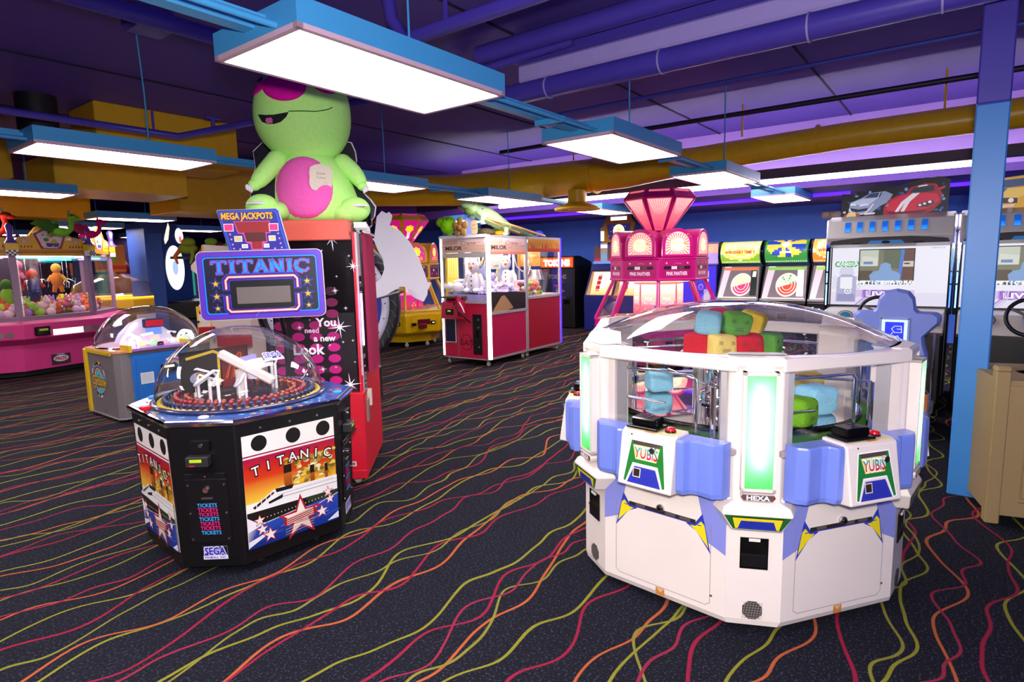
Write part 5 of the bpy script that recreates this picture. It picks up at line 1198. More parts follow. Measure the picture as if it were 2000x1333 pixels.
# ================= octagonal pushers with diamond toppers =================
def octring(r,z,a0=0): return [(r/math.cos(PI/8)*math.cos(math.radians(a0+22.5+45*i)), r/math.cos(PI/8)*math.sin(math.radians(a0+22.5+45*i)), z) for i in range(8)]
def pusher(name,label,x,y,rz,body,trim,pan,accent,text,lit,low):
    p=thing(name,label,'arcade machine',(x,y,0),rz)
    bm=mat(name+body,body,.3,coat=.4,var=.05); tm=mat(name+trim,trim,.35,coat=.3)
    # local faces: octagon with an edge facing -y  (faces at -90+-22.5)
    A=[-112.5+45*i for i in range(8)]
    def oc(r,z): return [(r/math.cos(PI/8)*math.cos(math.radians(-90+45*i)), r/math.cos(PI/8)*math.sin(math.radians(-90+45*i)), z) for i in range(8)]
    G().loft([oc(.60,.10),oc(.62,.22)],bm,smooth=False).build('plinth',p,bevel=.006)
    for a in A[:]:
        t=math.radians(a+22.5); caster(p,.56*math.cos(t),.56*math.sin(t),.038,.11)
    G().loft([oc(.66,.225),oc(.82,.30),oc(.86,.62),oc(.85,.68)],bm,smooth=False).build('cabinet',p,bevel=.01)
    # table with rim, sloped glass bays
    G().loft([oc(.80,.66),oc(.86,.68),oc(.86,.72),oc(.80,.725)],bm,smooth=False).loft([oc(.80,.70),oc(.80,.726)],mat('coin_bed','a88468',.4,.3,bscale=60,var=.5),smooth=False).build('table_rim',p,bevel=.006)
    rr=random.Random(9); g=G()
    cm=[mat('coin_gold','c89a38',.25,.8),mat('coin_copper','b06040',.3,.7),mat('coin_silver','b8b4b0',.25,.9),mat('token_'+pan,pan,.4)]
    for i in range(260):
        a=rr.uniform(0,2*PI); r=rr.uniform(.45,.77); g.lathe([(.017,0),(.017,.004),(.001,.004)],rr.choice(cm),Matrix.Translation((r*math.cos(a),r*math.sin(a),.727+rr.uniform(0,.02)))@Matrix.Rotation(rr.uniform(-.3,.3),4,'X'),n=7,smooth=False)
    o=g.build('coins',p); o['kind']='stuff'
    for i,a in enumerate(A):
        a2=math.radians(a+22.5); k=1/math.cos(PI/8)
        P0=(.845*k*math.cos(a2),.845*k*math.sin(a2),.72); P1=(.60*k*math.cos(a2),.60*k*math.sin(a2),1.27)
        G().tube([P0,P1],.026,bm,n=6).build('corner_post',p)
        # glass pane
        a0=math.radians(a-22.5); q=[(.83*k*math.cos(t),.83*k*math.sin(t),.73) for t in (a0,a2)]+[(.60*k*math.cos(t),.60*k*math.sin(t),1.25) for t in (a2,a0)]
        G().add(q,[(0,1,2,3)],PANE).build('glass_pane',p)
        # inner backlit art wall
        M=FR(a,.33,.73); g=G(); g.rect(-.13,0,.13,.50,pan,M,lit); g.grad(-.12,.25,.12,.49,accent,'ffe8d8',M,lit); g.grad(-.12,.01,.12,.2,'c03040',pan,M,lit)
        if text:
            g.text(text.split()[0],0,.29,.05,'fff0e0',M,lit,w=.12); g.text(text.split()[1],0,.23,.05,'fff0e0',M,lit,w=.2)
        for j in range(6): g.disc(rr.uniform(-.1,.1),rr.uniform(.03,.18),.015,.02,rr.choice(['4048a0','e8a040','d02040']),M,lit,n=8)
        g.build('inner_art',p)
    G().loft([oc(.32,.73),oc(.32,1.27)],mat('inner_wall','b07858',.5),smooth=False).build('inner_wall',p)
    # lamp inside ring underside
    G().loft([oc(.50,1.262),oc(.50,1.268)],emis('pusher_lamp','fff0e8',2.6),smooth=False).build('inner_lamp',p,label='glowing lamp over the coin bed')
    # ring: lower band + arches
    G().loft([oc(.60,1.27),oc(.655,1.285),oc(.655,1.30),oc(.64,1.31),oc(.64,1.57),oc(.655,1.58),oc(.63,1.60)],bm,smooth=False).build('marquee_ring',p,bevel=.008)
    for a in A:
        M=FR(a,.641,1.30); g=G()
        g.poly(rrect(.46,.235,.03),trim,M@Matrix.Translation((0,.135,0))); Mx=M@Matrix.Translation((0,.135,0))
        g.rect(-.19,-.0,.19,.045,'2a1820',Mx); g.rect(-.08,.002,-.0,.042,'e8e0e0',Mx); g.rect(.02,.004,.10,.040,'604848',Mx)
        for s in (-.15,.15): g.disc(s,.085,.012,.012,'f0d0e0',Mx)
        g.line([(-.03,.075),(.0,.085),(.06,.078)],.005,'f0a0c8',Mx)
        if text: g.text(text,0,-.055,.05,'ffe0ee',Mx,w=.30,bold=.03)
        else:
            for s in (-.13,.13): g.disc(s,-.05,.03,.022,'e07028',Mx)
            for q in range(5): g.disc(-.14+.07*q,.085,.01,.01,'f0c040',Mx)
        g.build('band_panel',p)
        # arched backlit panel
        def arch(w,h0,h1,n=14): return [(-w,0),(w,0)]+[(w*math.cos(PI*i/n),h0+(h1-h0)*math.sin(PI*i/n)) for i in range(n+1)]
        Ma=FR(a,.63,1.60); f=G(); f.prism(arch(.225,.17,.385),-.30,.02,bm,Ma); f.build('arch_housing',p,bevel=.01)
        l=G(); Ml=Ma@Matrix.Translation((0,.035,.0205)); pts=arch(.175,.135,.305)
        l.poly(pts,pan,Ml,lit)
        if text:
            l.poly([(x*.96,.006+y*.96) for x,y in pts],'ffb8a8',Ml,lit)
            for i in range(26):
                t=2*PI*i/26; t2=t+.10; c_=(0,.13); 
                def rim(t):
                    dx,dy=math.cos(t),math.sin(t); s=min(.165/abs(dx) if dx else 9, (.125/abs(dy) if dy<0 else (.155/dy if dy>0 else 9))); return (c_[0]+dx*s*.98,c_[1]+dy*s*.98)
                l.poly([(c_[0]+.06*math.cos(t),c_[1]+.06*math.sin(t)),rim(t),rim(t2)],'e05c60',Ml,lit); l.layer-=1
            l.layer+=1
            l.disc(0,.13,.10,.085,'ffe0c0',Ml,lit); l.text(text.split()[0],-.03,.165,.06,'ffd890',Ml,lit,w=.12,bold=.02); l.text(text.split()[1],.02,.095,.06,'ffe0a0',Ml,lit,w=.23,bold=.02)
            l.text(text.split()[0],-.03,.165,.05,'f0b090',Ml,lit,w=.11); l.text(text.split()[1],.02,.095,.05,'f0b898',Ml,lit,w=.22); l.disc(.10,.15,.02,.015,'e09040',Ml,lit)
        else:
            l.star(0,.17,.10,'f8d828',Ml,lit,k=8,inner=.78); l.disc(0,.165,.065,.07,'ffe030',Ml,lit); l.rect(-.12,.02,.12,.07,'f8b020',Ml,lit); l.rect(-.10,.03,.10,.06,'f86818',Ml,lit)
            for i in range(8): l.disc(-.14+.04*i,.09+.05*(i%3),.007,.007,'ffb0c0',Ml,lit)
        l.build('arch_panel',p,label='backlit arched panel')
    # diamond crown
    co=22.5 if text else 0
    def oc2(r,z): return [(r/math.cos(PI/8)*math.cos(math.radians(-90+co+45*i)), r/math.cos(PI/8)*math.sin(math.radians(-90+co+45*i)), z) for i in range(8)]
    G().loft([oc(.10,1.60),oc(.16,1.95)],BLACK,smooth=False).loft([oc(.16,1.93),oc(.20,1.97)],bm,smooth=False).build('crown_neck',p)
    G().loft([oc2(.16,1.96),oc2(.50,2.42),oc2(.41,2.54),oc2(.06,2.54)],bm,smooth=False).build('crown',p,bevel=.006)
    for a in A:
        n_=math.radians(a+co); 
        lo=V3(.168*math.cos(n_),.168*math.sin(n_),1.97); hi=V3(.495*math.cos(n_),.495*math.sin(n_),2.41); tp_=V3(.412*math.cos(n_),.412*math.sin(n_),2.535)
        u=V3(-math.sin(n_),math.cos(n_),0); v=(hi-lo).normalized(); Mc=frame(lo+ (u.cross(v))*.004,u,v); h=(hi-lo).length
        l=G(); l.poly([(-.05,.02),(.05,.02),(.165,h-.01),(-.165,h-.01)],pan,Mc,lit)
        l.grad(-.0,0,.0,0,pan,pan,Mc,lit) if False else None
        if text:
            l.poly([(-.045,.03),(.045,.03),(.155,h-.02),(-.155,h-.02)],'f898a0',Mc,lit,cols=['e8406c','e8406c','ff9c98','ff9c98'])
            for i in range(9):
                x=-.14+.035*i; l.poly([(x*.3,h*.5),(x+.008,h-.02),(x-.008,h-.02)],'ffe4dc',Mc,lit); l.layer-=1
            l.layer+=1
            for i in range(5): l.ring(0,h*(.28+.13*i),.03+.012*i,.03,.003,'e86880',Mc,lit,n=16)
        else:
            l.star(0,h*.64,.09,'f8d020',Mc,lit,k=7,inner=.8); l.disc(0,h*.66,.055,.05,'ffe030',Mc,lit); l.rect(-.03,h*.36,.03,h*.50,'f8d8e0',Mc,lit); l.disc(0,h*.3,.035,.04,'f0e8f0',Mc,lit); l.disc(0,h*.12,.012,.012,'f89020',Mc,lit)
        l.build('crown_panel',p,label='backlit diamond shaped panel')
        v2=(tp_-hi).normalized(); Mt_=frame(hi+V3(math.cos(n_),math.sin(n_),.3)*.004,u,v2); h2=(tp_-hi).length
        l=G(); l.poly([(-.165,.012),(.165,.012),(.135,h2-.012),(-.135,h2-.012)],pan if not text else 'f06c84',Mt_,lit); l.build('crown_top_panel',p)
    # coin doors on the cabinet faces
    for a in A:
        M=frame(V3(.838*math.cos(math.radians(a)),.838*math.sin(math.radians(a)),.30),(-math.sin(math.radians(a)),math.cos(math.radians(a)),0),(.10*math.cos(math.radians(a)),.10*math.sin(math.radians(a)),1))
        M=M@Matrix.Translation((0,0,-.01))
        g=G()
        for q in (rrect(.52,.30,.05),): g.line([(x+.02,y+.17) for x,y in q]+[(q[0][0]+.02,q[0][1]+.17)],.004,'3a2a08' if low else '6a0838',M)
        g.build('door_outline',p)
        g=G().box(-.12,.14,.15,.25,0,.012,mat('maroon_coin_plate','5a1020',.35),M,b=.01).box(-.11,.05,.08,.17,.0,.07,mat('maroon_cup','6a1420',.3),M,b=.01).box(.15,.24,.15,.21,0,.03,BLACKG,M).box(-.24,-.16,.14,.19,0,.05,BLACKG,M,b=.004)
        g.box(.17,.22,.17,.19,.03,.032,mat('pale_display','e8e0e8',.3,emit=.5),M); g.build('coin_mech',p)
    return p
vp=at(1286,520,8.72); pusher('coin_pusher_pink','hot pink eight-sided coin pusher with glowing pink diamond topper and arched panels',vp.x,vp.y,math.degrees(math.atan2(vp.y,vp.x))-90,'c8107a','b80c68','f07890','ffb8a8','PINK PANTHER',LIT,False).name='coin_pusher.001'
vp=at(788,520,11.85); pusher('coin_pusher_yellow','yellow eight-sided coin pusher with magenta and yellow diamond topper behind the wheel game',vp.x,vp.y,math.degrees(math.atan2(vp.y,vp.x))-90,'d8ac0c','6a1858','c0107c','f060a0',None,LIT,True).name='coin_pusher.002'
# ================= silver and blue dome redemption machine =================
cy=thing('dome_redemption_machine','silver, yellow and blue cabinet with clear dome, behind the black coin game','arcade machine',(2.90,7.42,0),0)
sil=mat('silver_speckle','7c7474',.5,.2,bscale=120,var=.2); blu=mat('blue_speckle','1464b4',.5,bscale=120,var=.15); yel=mat('yellow_edge','e0b41c',.4)
h=.545
pts=[(-h,-.49),(-.49,-h),(.30,-h),(.42,-.45),(h,-.3),(h,.42),(.42,h),(-.2,h),(-h,.27)]
G().prism(pts,.03,.725,sil,bevel:=I4) if False else G().prism(pts,.03,.725,sil).build('cabinet',cy,bevel=.01)
G().prism([(x*1.01,y*1.01) for x,y in pts],.725,.745,mat('orange_pink_deck','d89060',.3,coat=.5)).build('deck',cy); G().prism([(x*1.01,y*1.01) for x,y in pts],.03,.045,ALU).build('bottom_trim',cy)
G().box(-h-.02,-h+.02,.20,.285,.03,.735,yel,b=.01).box(-h-.012,-h+.004,-.45,.25,.70,.735,yel).build('edge_trim',cy)
M=YF(-h-.001); g=G().box(-.40,.16,.04,.70,0,.012,blu,M,b=.006).box(-.36,.12,.14,.66,.012,.018,blu,M,b=.004)
g.build('front_door',cy,label='blue front door')
g=G(); Mf=YF(-h-.0195); g.rect(-.33,.38,-.20,.50,'c8ccd0',Mf)
for i in range(6): g.line([(-.32,.485-.016*i),(-.215,.485-.016*i)],.003,'8088a0',Mf); 
g.build('notice_sticker',cy); g=G()
for i,c in enumerate(('f0e8f0','d838a0','f070a0','f0d040','a8c8e0')): g.ring(.0-.0,.53,.115-.012*i,.10-.012*i,.011,c,Mf,a0=-.6,a1=2.2)
g.build('swirl_sticker',cy)
g=G().box(-.13,.03,.475,.56,.018,.05,BLACKG,M,b=.01).box(-.10,.0,.525,.55,.05,.052,emis('warm_display','f0e0c0',2),M); g.build('card_reader',cy)
G().box(-.18,.14,.26,.36,.018,.03,mat('pinkish_steel','a89090',.3,.6),M).box(-.16,.13,.28,.345,.03,.032,mat('polished_slot','d0b8b8',.15,.8),M).build('ticket_slot',cy)
g=G(); Ms=frame((-h-.002,0,0),(0,-1,0),(0,0,1)); ms=Ms@Matrix.Translation((.06,.42,0))@Matrix.Scale(1.45,4)
for i in range(14):
    a=2*PI*i/14; g.disc(.085*math.cos(a),.09*math.sin(a),.045,.05,['70b8b8','e8e0d8','9060a0','d8b840','a84860'][i%5],ms,n=14); g.layer-=1
g.layer+=1; g.disc(0,0,.12,.11,'70b4b4',ms)
for i,c in enumerate(('a03060','7050a0','d8c040','58a0a8')): g.ring(.0,.01*i,.11-.02*i,.10-.018*i,.012,c,ms,a0=.4*i,a1=.4*i+4.2)
g.text('Cyclone',0,-.01,.08,'5a2c10',ms,w=.27,bold=.08,shear=.2); g.text('Cyclone',0,-.01,.075,'f0b830',ms,w=.26,bold=.02,shear=.2)
G().star(-.02,-.32,.035,'c82098',Ms@Matrix.Translation((.2,.42,0))).build('sticker',cy); g.build('side_badge',cy,label='round colourful side badge reading Cyclone')
Mc=Matrix.Translation((0,.0,0))
G().lathe([(.52*math.cos(PI/2*i/16) if i<16 else .003,.745+.43*math.sin(PI/2*i/16)) for i in range(17)],CLEAR,Mc,n=64,cap=False).build('dome',cy,label='clear dome')
G().lathe([(.53,.745),(.53,.76),(.50,.76)],CHROME,Mc,n=48,cap=False).lathe([(.50,.748),(.002,.748)],mat('pearly_play_field','e0c8d8',.25,coat=.5,emit=.25),Mc,n=48).build('dome_ring',cy)  # play field given a faint glow of its own to brighten the dome
g=G()
for i in range(5):
    g.tube([(.28*math.cos(t)+0,.1+.1*i*0,.0) for t in (0,)] or [(0,0,0)],.01,WHITE) if False else None
for (x,y,c,r) in ((-.30,-.30,'ffb0c8',.085),(-.22,-.24,'ffc8d8',.06),(.30,-.22,'c0ffd0',.075),(.40,-.08,'b8ffc8',.06),(.02,.28,'60f090',.05)):
    g=G().tube([(x+r*math.cos(PI*i/12),y,.76+.0+r*1.5*math.sin(PI*i/12)) for i in range(13)],.013,emis('neon_'+c,c,6),n=8); g.build('neon_arch',cy,label='glowing neon arch')
g=G().box(-.09,.12,-.16,-.10,.93,1.03,mat('dark_blue_plastic','1c2c60',.3),b=.01).box(-.075,.105,-.166,-.160,.945,1.015,mat('red_led_panel','a01020',.2,emit=.4)).box(-.06,.09,-.15,-.11,.85,.93,mat('blue_glow_plastic','6088d8',.4,emit=.3)).box(-.04,.06,-.15,-.11,.75,.85,WHITE); g.build('score_display',cy,label='red score display')
for i in range(9):
    a=math.radians(-150+15*i); G().lathe([(.035,.75),(.035,.80),(.02,.82),(.001,.825)],mat('clear_bulb_'+['e8a0c0','d8d8e8','e8e0a0','a8e0b0'][i%4],['e8a0c0','d8d8e8','e8e0a0','a8e0b0'][i%4],.15,coat=1,emit=.35),Matrix.Translation((.40*math.cos(a),.40*math.sin(a),0)),n=12).build('bulb_cup',cy)
G().lathe([(.30,.75),(.25,.86),(.14,.97),(.06,1.01),(.001,1.02)],mat('glowing_cone','c8b8d0',.3,.2,emit=.32),Matrix.Translation((.02,.16,0)),n=32).build('centre_cone',cy)  # no lamp: glow added to the cone to brighten the dome inside
G().box(-.42,.18,-h-.05,-.40,.735,.765,mat('violet_play_rail','a070c0',.3,coat=.5),b=.004).box(-.43,-.40,-h-.055,-.38,.73,.80,yel).box(.17,.20,-h-.055,-.38,.73,.80,yel).lathe([(.035,.765),(.03,.80),(.001,.805)],mat('dark_button','2c1430',.2),Matrix.Translation((-.08,-.50,0)),n=16).build('control_rail',cy)

# ================= pink round prize crane =================
PX,PY=atz(-8,742,0).x*1.0,0
_q=at(-8,520,9.75); PX,PY=_q.x,_q.y
pc=thing('round_prize_crane','pink round prize crane with ornate yellow crown boards at the left picture edge','arcade machine',(PX,PY,0),0)
pnk=mat('hot_pink_laminate','d83c84',.4,bscale=10); ylo=mat('ornate_yellow','e8b028',.35,coat=.3,bscale=25,var=.2)
PA0=math.degrees(math.atan2(PY,PX))-180+27
def ngon(r,z,n=9,off=PA0-20): return [(r/math.cos(PI/n)*math.cos(math.radians(off+40*i)), r/math.cos(PI/n)*math.sin(math.radians(off+40*i)), z) for i in range(n)]
G().loft([ngon(1.38,.10),ngon(1.42,.50)],pnk,smooth=False).loft([ngon(1.42,.50),ngon(1.62,.60),ngon(1.64,.82),ngon(1.55,.86)],pnk,smooth=False).build('cabinet',pc,bevel=.01)
G().loft([ngon(1.3,.02),ngon(1.3,.10)],RUBBER,smooth=False).build('plinth',pc)
G().loft([ngon(1.50,.86),ngon(1.50,.92)],mat('mauve_frame','8c6c84',.4),smooth=False).build('lower_frame',pc)
FA9=[PA0+40*i for i in range(9)]
for i,a in enumerate(FA9):
    ar=math.radians(a+20); k=1/math.cos(PI/9)
    G().box(-.04,.04,.90,1.87,-.03,.03,mat('mauve_frame','8c6c84',.4,.2),FR(a+20,1.46*k)).build('corner_post',pc)
    G().box(-.49,.49,.92,1.86,-.004,.004,PANE,FR(a,1.46)).build('curved_glass',pc,label='clear window')
    M=FR(a,1.48,1.86); g=G()
    w=.53
    pts=[(-w,0),(w,0),(w,.12),(w*.85,.22),(w*.55,.25),(w*.35,.38),(0,.46),(-w*.35,.38),(-w*.55,.25),(-w*.85,.22),(-w,.12)]
    g.prism(pts,-.05,.0,ylo,M); g.rect(-w,.0,w,.04,'b87810',M); g.rect(-w,.045,w,.05,'7c5008',M)
    for j in range(5):
        for s in (-1,1): g.poly([(s*(.27+.045*j),.07),(s*(.285+.045*j),.09),(s*(.27+.045*j),.12),(s*(.255+.045*j),.09)],'a03418',M)
    c_=[(0,.42),(.23,.28),(.145,.06),(-.145,.06),(-.23,.28)]; g.poly(c_,'a01820',M); g.poly([(x*.84,.05+y*.80) for x,y in c_],'e8d0d4',M)
    for x,y,r,c in ((0,.26,.05,'d8a060'),(-.06,.20,.04,'3a6a40'),(.05,.18,.045,'d8b840'),(0,.31,.035,'8c2c20'),(-.02,.13,.05,'2c3478'),(.07,.13,.05,'4a3c88'),(-.1,.27,.02,'c08070')): g.disc(x,y,r,r*.7,c,M,n=12)
    g.rect(-.11,.075,.10,.09,'e8e0e0',M); g.rect(-.12,.15,.12,.162,'e0b828',M)
    for s in (-.36,.36): g.disc(s,.19,.05,.055,'c8a070',M,n=10); g.disc(s,.17,.03,.03,'d8b8b0',M,n=10)
    for j in range(7): g.line([(-.42+.05*j,.20+.02*j),(-.40+.05*j,.23+.02*j)],.008,'8c5a14',M); g.line([(.42-.05*j,.20+.02*j),(.40-.05*j,.23+.02*j)],.008,'8c5a14',M)
    g.build('crown_board',pc,label='ornate yellow crown board with pentagon picture')
    t=G(); Mt2=FR(a+20,1.50*k,1.84); t.box(-.07,.07,-.02,.06,-.03,.05,mat('checker_white','e0dce0',.4),Mt2); 
    for u_ in range(5):
        for v_ in range(3):
            if (u_+v_)%2: t.box(-.07+.028*u_,-.042+.028*u_,-.02+.026*v_,.006+.026*v_,.05,.052,BLACK,Mt2)
    t.box(-.08,.08,.06,.16,-.04,.05,mat('castle_yellow','e0b020',.4),Mt2,b=.005); t.lathe([(.09,0),(.05,.05),(.035,.10),(.05,.24),(.02,.28)],mat('violet_turret','6048a8',.25,coat=.5),Mt2@frame((0,.16,.0),(1,0,0),(0,0,-1)),n=14)
    t.build('turret',pc)
    # counter front: card reader, lit price cards
    M=FR(a,1.63,.60); g=G()
    g.box(-.46,-.26,.04,.17,.0,.06,BLACKG,M,b=.01).box(-.42,-.30,.11,.14,.06,.062,mat('green_lcd','788c30',.3,emit=.4),M)
    g.build('card_reader',pc)
    g=G(); g.rect(-.20,.02,.24,.20,'fff4ee',M,LIT2); g.rect(.25,.03,.36,.18,'8c7478',M); g.rect(.38,.04,.48,.18,'7a6468',M)
    for j in range(7): g.line([(-.17+.1*(j%3),.05+.02*j),(-.10+.1*(j%3),.05+.02*j)],.004,'c08080',M,LIT)
    g.build('price_cards',pc,label='glowing white price cards')
    M=FR(a,1.40,.12); g=G(); g.rect(-.14,.02,.14,.33,'3c3038',M); g.disc(.0,.11,.11,.05,'e8d8e0',M); g.text('PRIZE',0,.11,.05,'b01838',M,w=.17,bold=.04); g.poly([(-.06,.17),(.06,.17),(.03,.22),(.05,.28),(.02,.24),(-.02,.24),(-.05,.28),(-.03,.22)],'98b0e0',M)
    g.build('prize_door',pc,label='dark prize door')
G().loft([ngon(1.45,1.82),ngon(1.45,1.88)],ylo,smooth=False).build('roof_plate',pc)
G().cyl(1.15,1.88,2.10,mat('roof_drum','6c4c1c',.6),n=27).build('roof_drum',pc)
G().cyl(1.30,.90,.93,mat('prize_floor','4a2c48',.6),n=36).cyl(.55,.93,1.82,mat('dark_core','281830',.5),n=18).build('prize_floor',pc)
for i,a in enumerate(FA9):
    c=['30d0ff','50ffb0','a060ff'][i%3]
    G().tube([FR(a,1.35,1.79)@V3(-.4,0,0),FR(a,1.35,1.79)@V3(.4,0,0)],.012,emis('crane_neon_'+c,c,5),n=6).build('neon_tube',pc,label='coloured neon tube')
    M=FR(a,.95,0); g=G().tube([M@V3(-.1,1.82,0),M@V3(-.1,1.45,0)],.008,CHROME,n=6)
    for k_ in range(3):
        t=2*PI*k_/3; g.tube([M@V3(-.1,1.45,0),M@V3(-.1+.10*math.cos(t),1.40,.10*math.sin(t)),M@V3(-.1+.09*math.cos(t),1.30,.09*math.sin(t))],.008,CHROME,n=6)
    g.build('claw',pc)
G().loft([ngon(1.2,1.81),ngon(1.2,1.815)],emis('prize_crane_lamp','ffe8e0',3),smooth=False).build('inner_lamp',pc)
rr=random.Random(21); n_=0
pal=['e898b8','f0c8d0','e8b050','c8d850','d87040','b080c8','f0e0d0','e07898','98c850','d8a8c8']
toyproto=None
for lev,zz in ((0,.96),(1,1.06)):
    for i in range(46 if lev==0 else 34):
        a=math.radians(PA0-50+(110/46 if lev==0 else 110/34)*i); r=rr.choice([1.28,1.16,1.05,.93][lev:]) 
        o=thing('plush_toy','small pastel plush toy heaped behind the curved glass of the pink round crane','plush toy',(PX+r*math.cos(a),PY+r*math.sin(a),zz),rr.uniform(0,360),'small pastel plush toys heaped in the pink round crane')
        c=pal[n_%len(pal)]; m=mat('toy_'+c,c,.9,spec=.1); key=c
        if c not in _gl:
            b=G().ell(0,0,0,.075,.065,.065,m,n=10,m=7).ell(.05,0,.07,.05,.05,.05,m,n=10,m=7).ell(.05,.035,.12,.018,.015,.03,m,n=8,m=5).ell(.05,-.035,.12,.018,.015,.03,m,n=8,m=5).ell(.09,0,.065,.02,.022,.018,mat('toy_white','f0e8e8',.9),n=8,m=5).build('body',o); _gl[c]=b
        else:
            b=_gl[c].copy(); COL.objects.link(b); b.parent=o
        n_+=1
for j,(px_,py_,c,c2) in enumerate(((118,470,'a02848','d87098'),(150,520,'283878','d84030'),(62,560,'98c838','60a030'),(95,580,'d87828','e8a040'))):
    pass
for lab,u,z,c,c2 in (('red and pink plush figure hanging high inside the pink round crane',-.25,1.50,'b02050','e07898'),('blue plush figure hanging in the middle of the pink round crane',-.05,1.36,'283878','c83028'),('green striped plush figure at the left window of the pink round crane',-.42,1.22,'8cc030','4a7820'),('orange plush figure behind the right window post of the pink round crane',.30,1.45,'d87828','e8a848')):
    q=FR(PA0,1.02)@V3(u,z,0); o=thing('plush_figure',lab,'plush toy',(PX+q.x,PY+q.y,q.z),rr.uniform(0,360)); m1=mat('toy_'+c,c,.9); m2=mat('toy_'+c2,c2,.9)
    G().ell(0,0,0,.09,.07,.13,m1).build('body',o); G().ell(0,0,.18,.07,.07,.08,m2).build('head',o)
    for s in (-1,1): G().tube([(s*.07,0,.06),(s*.13,0,-.02)],[.03,.025],m2,n=8).build('arm',o); G().tube([(s*.04,0,-.10),(s*.06,0,-.20)],[.035,.03],m1,n=8).build('leg',o)
# plush dragons on its roof
def dragon(lab,p,c,wing,s=1,rz=0,face=1):
    o=thing('plush_dragon',lab,'plush toy',p,rz); m=mat('dragon_'+c,c,.9,bump=.3,spec=.1); mw=mat('dragon_'+wing,wing,.9)
    G().ell(0,0,.09*s,.16*s,.10*s,.10*s,m).build('body',o)
    G().tube([(.10*s,0,.08*s),(.20*s,0,.14*s),(.24*s,0,.26*s),(.22*s,0,.36*s)],[.06*s,.05*s,.045*s,.05*s],m,n=10).build('neck',o)
    h=G().ell(.26*s,0,.40*s,.10*s,.07*s,.07*s,m).ell(.36*s,0,.37*s,.08*s,.05*s,.04*s,m).build('head',o)
    G().tube([(.20*s,.03*s,.45*s),(.17*s,.05*s,.53*s),(.20*s,.06*s,.57*s)],[.015*s,.012*s,.006*s],mat('horn_cream','b8a890',.7),n=6).tube([(.20*s,-.03*s,.45*s),(.23*s,-.05*s,.52*s),(.28*s,-.06*s,.53*s)],[.015*s,.012*s,.006*s],mat('horn_cream','b8a890'),n=6).build('horns',h,label='cream horns')
    G().ell(.30*s,-.055*s,.43*s,.018*s,.012*s,.018*s,BLACK,n=8,m=6).ell(.30*s,.055*s,.43*s,.018*s,.012*s,.018*s,BLACK,n=8,m=6).build('eyes',h)
    for sd in (-1,1):
        w_=[(-.02,0,.12),(-.14,sd*.10,.34),(-.30,sd*.2,.36),(-.44,sd*.24,.26),(-.34,sd*.16,.20),(-.26,sd*.12,.12),(-.14,sd*.06,.08)]
        vs=[V3(*q)*s for q in w_]; vs2=[q+V3(0,.012*s*sd,.004) for q in vs]; k=len(vs)
        G().add(vs+vs2,[tuple(range(k)),tuple(range(2*k-1,k-1,-1))]+[(i,(i+1)%k,k+(i+1)%k,k+i) for i in range(k)],mw).build('wing',o,label='folded wing')
    G().tube([(-.12*s,0,.07*s),(-.3*s,.05*s,.05*s),(-.42*s,.12*s,.04*s)],[.06*s,.035*s,.01*s],m,n=8).build('tail',o)
    return o
def roof(px_,py_,d): return at(px_,py_,d)
zr=1.78
for lab,px_,c,wg,s,d in (('green plush dragon with raised wing standing on the crown of the pink round crane',118,'84c840','3a7028',.72,9.1),('magenta plush dragon at the right of the crown of the pink round crane',176,'d01878','9c1460',.62,9.6),('dark red plush dragon at the left picture edge above the pink round crane',-14,'8c2014','e04810',.8,9.0)):
    p=at(px_,440,d); p.z=zr+.12 if px_>100 else zr+.2
    dragon(lab,(p.x,p.y,2.105),c,wg,s,-52)
# ================= things further back on the left =================
yw=mat('golden_yellow','d8a010',.35,coat=.3)
q=atz(232,655,0); q=at(225,600,12.3)
rc=thing('round_coin_game','round yellow lit coin game behind the pink crane, left of the blue pillar','arcade machine',(q.x,q.y,0),20)
G().lathe([(.55,.05),(.6,.75),(.8,.80),(.86,.84),(.86,1.0),(.78,1.02)],yw,n=10,smooth=False).build('cabinet',rc); G().lathe([(.80,1.02),(.81,1.05)],emis('amber_lamps','ffa828',2.2),n=10,smooth=False,cap=False).build('lamp_row',rc,label='glowing amber lamps')
G().lathe([(.76,1.03),(.68,1.30),(.40,1.45),(.3,1.5)],CLEAR,n=24,cap=False).build('glass_cone',rc); G().tube([(.0,0,1.0),(0,0,2.1)],.03,BLACK).box(-.3,.3,-.05,.05,1.55,2.1,mat('orange_toy_card','c87818',.6)).box(-.25,.1,-.06,.06,1.75,1.85,mat('green_card','78a028',.6)).box(-.1,.28,-.065,.065,1.6,1.68,mat('red_card','c83018',.6)).build('prize_tower',rc,label='orange and green prize tower')
G().box(-.25,.45,-.87,-.84,.1,.7,mat('pale_door','c8b8c0',.4)).box(-.6,.6,-.5,.5,.1,.7,mat('blue_red_base','243c90',.5)).build('lower_panels',rc)
bl=mat('deep_blue_panel','16408c',.5,bscale=60)
q=at(305,540,13.0); t=struct(G().box(-.35,.35,-.35,.35,0,2.56,mat('blue_violet_pillar','2c4890',.5)).build('trim_2')); t.location=(q.x,q.y,0); t.rotation_euler=(0,0,.1)
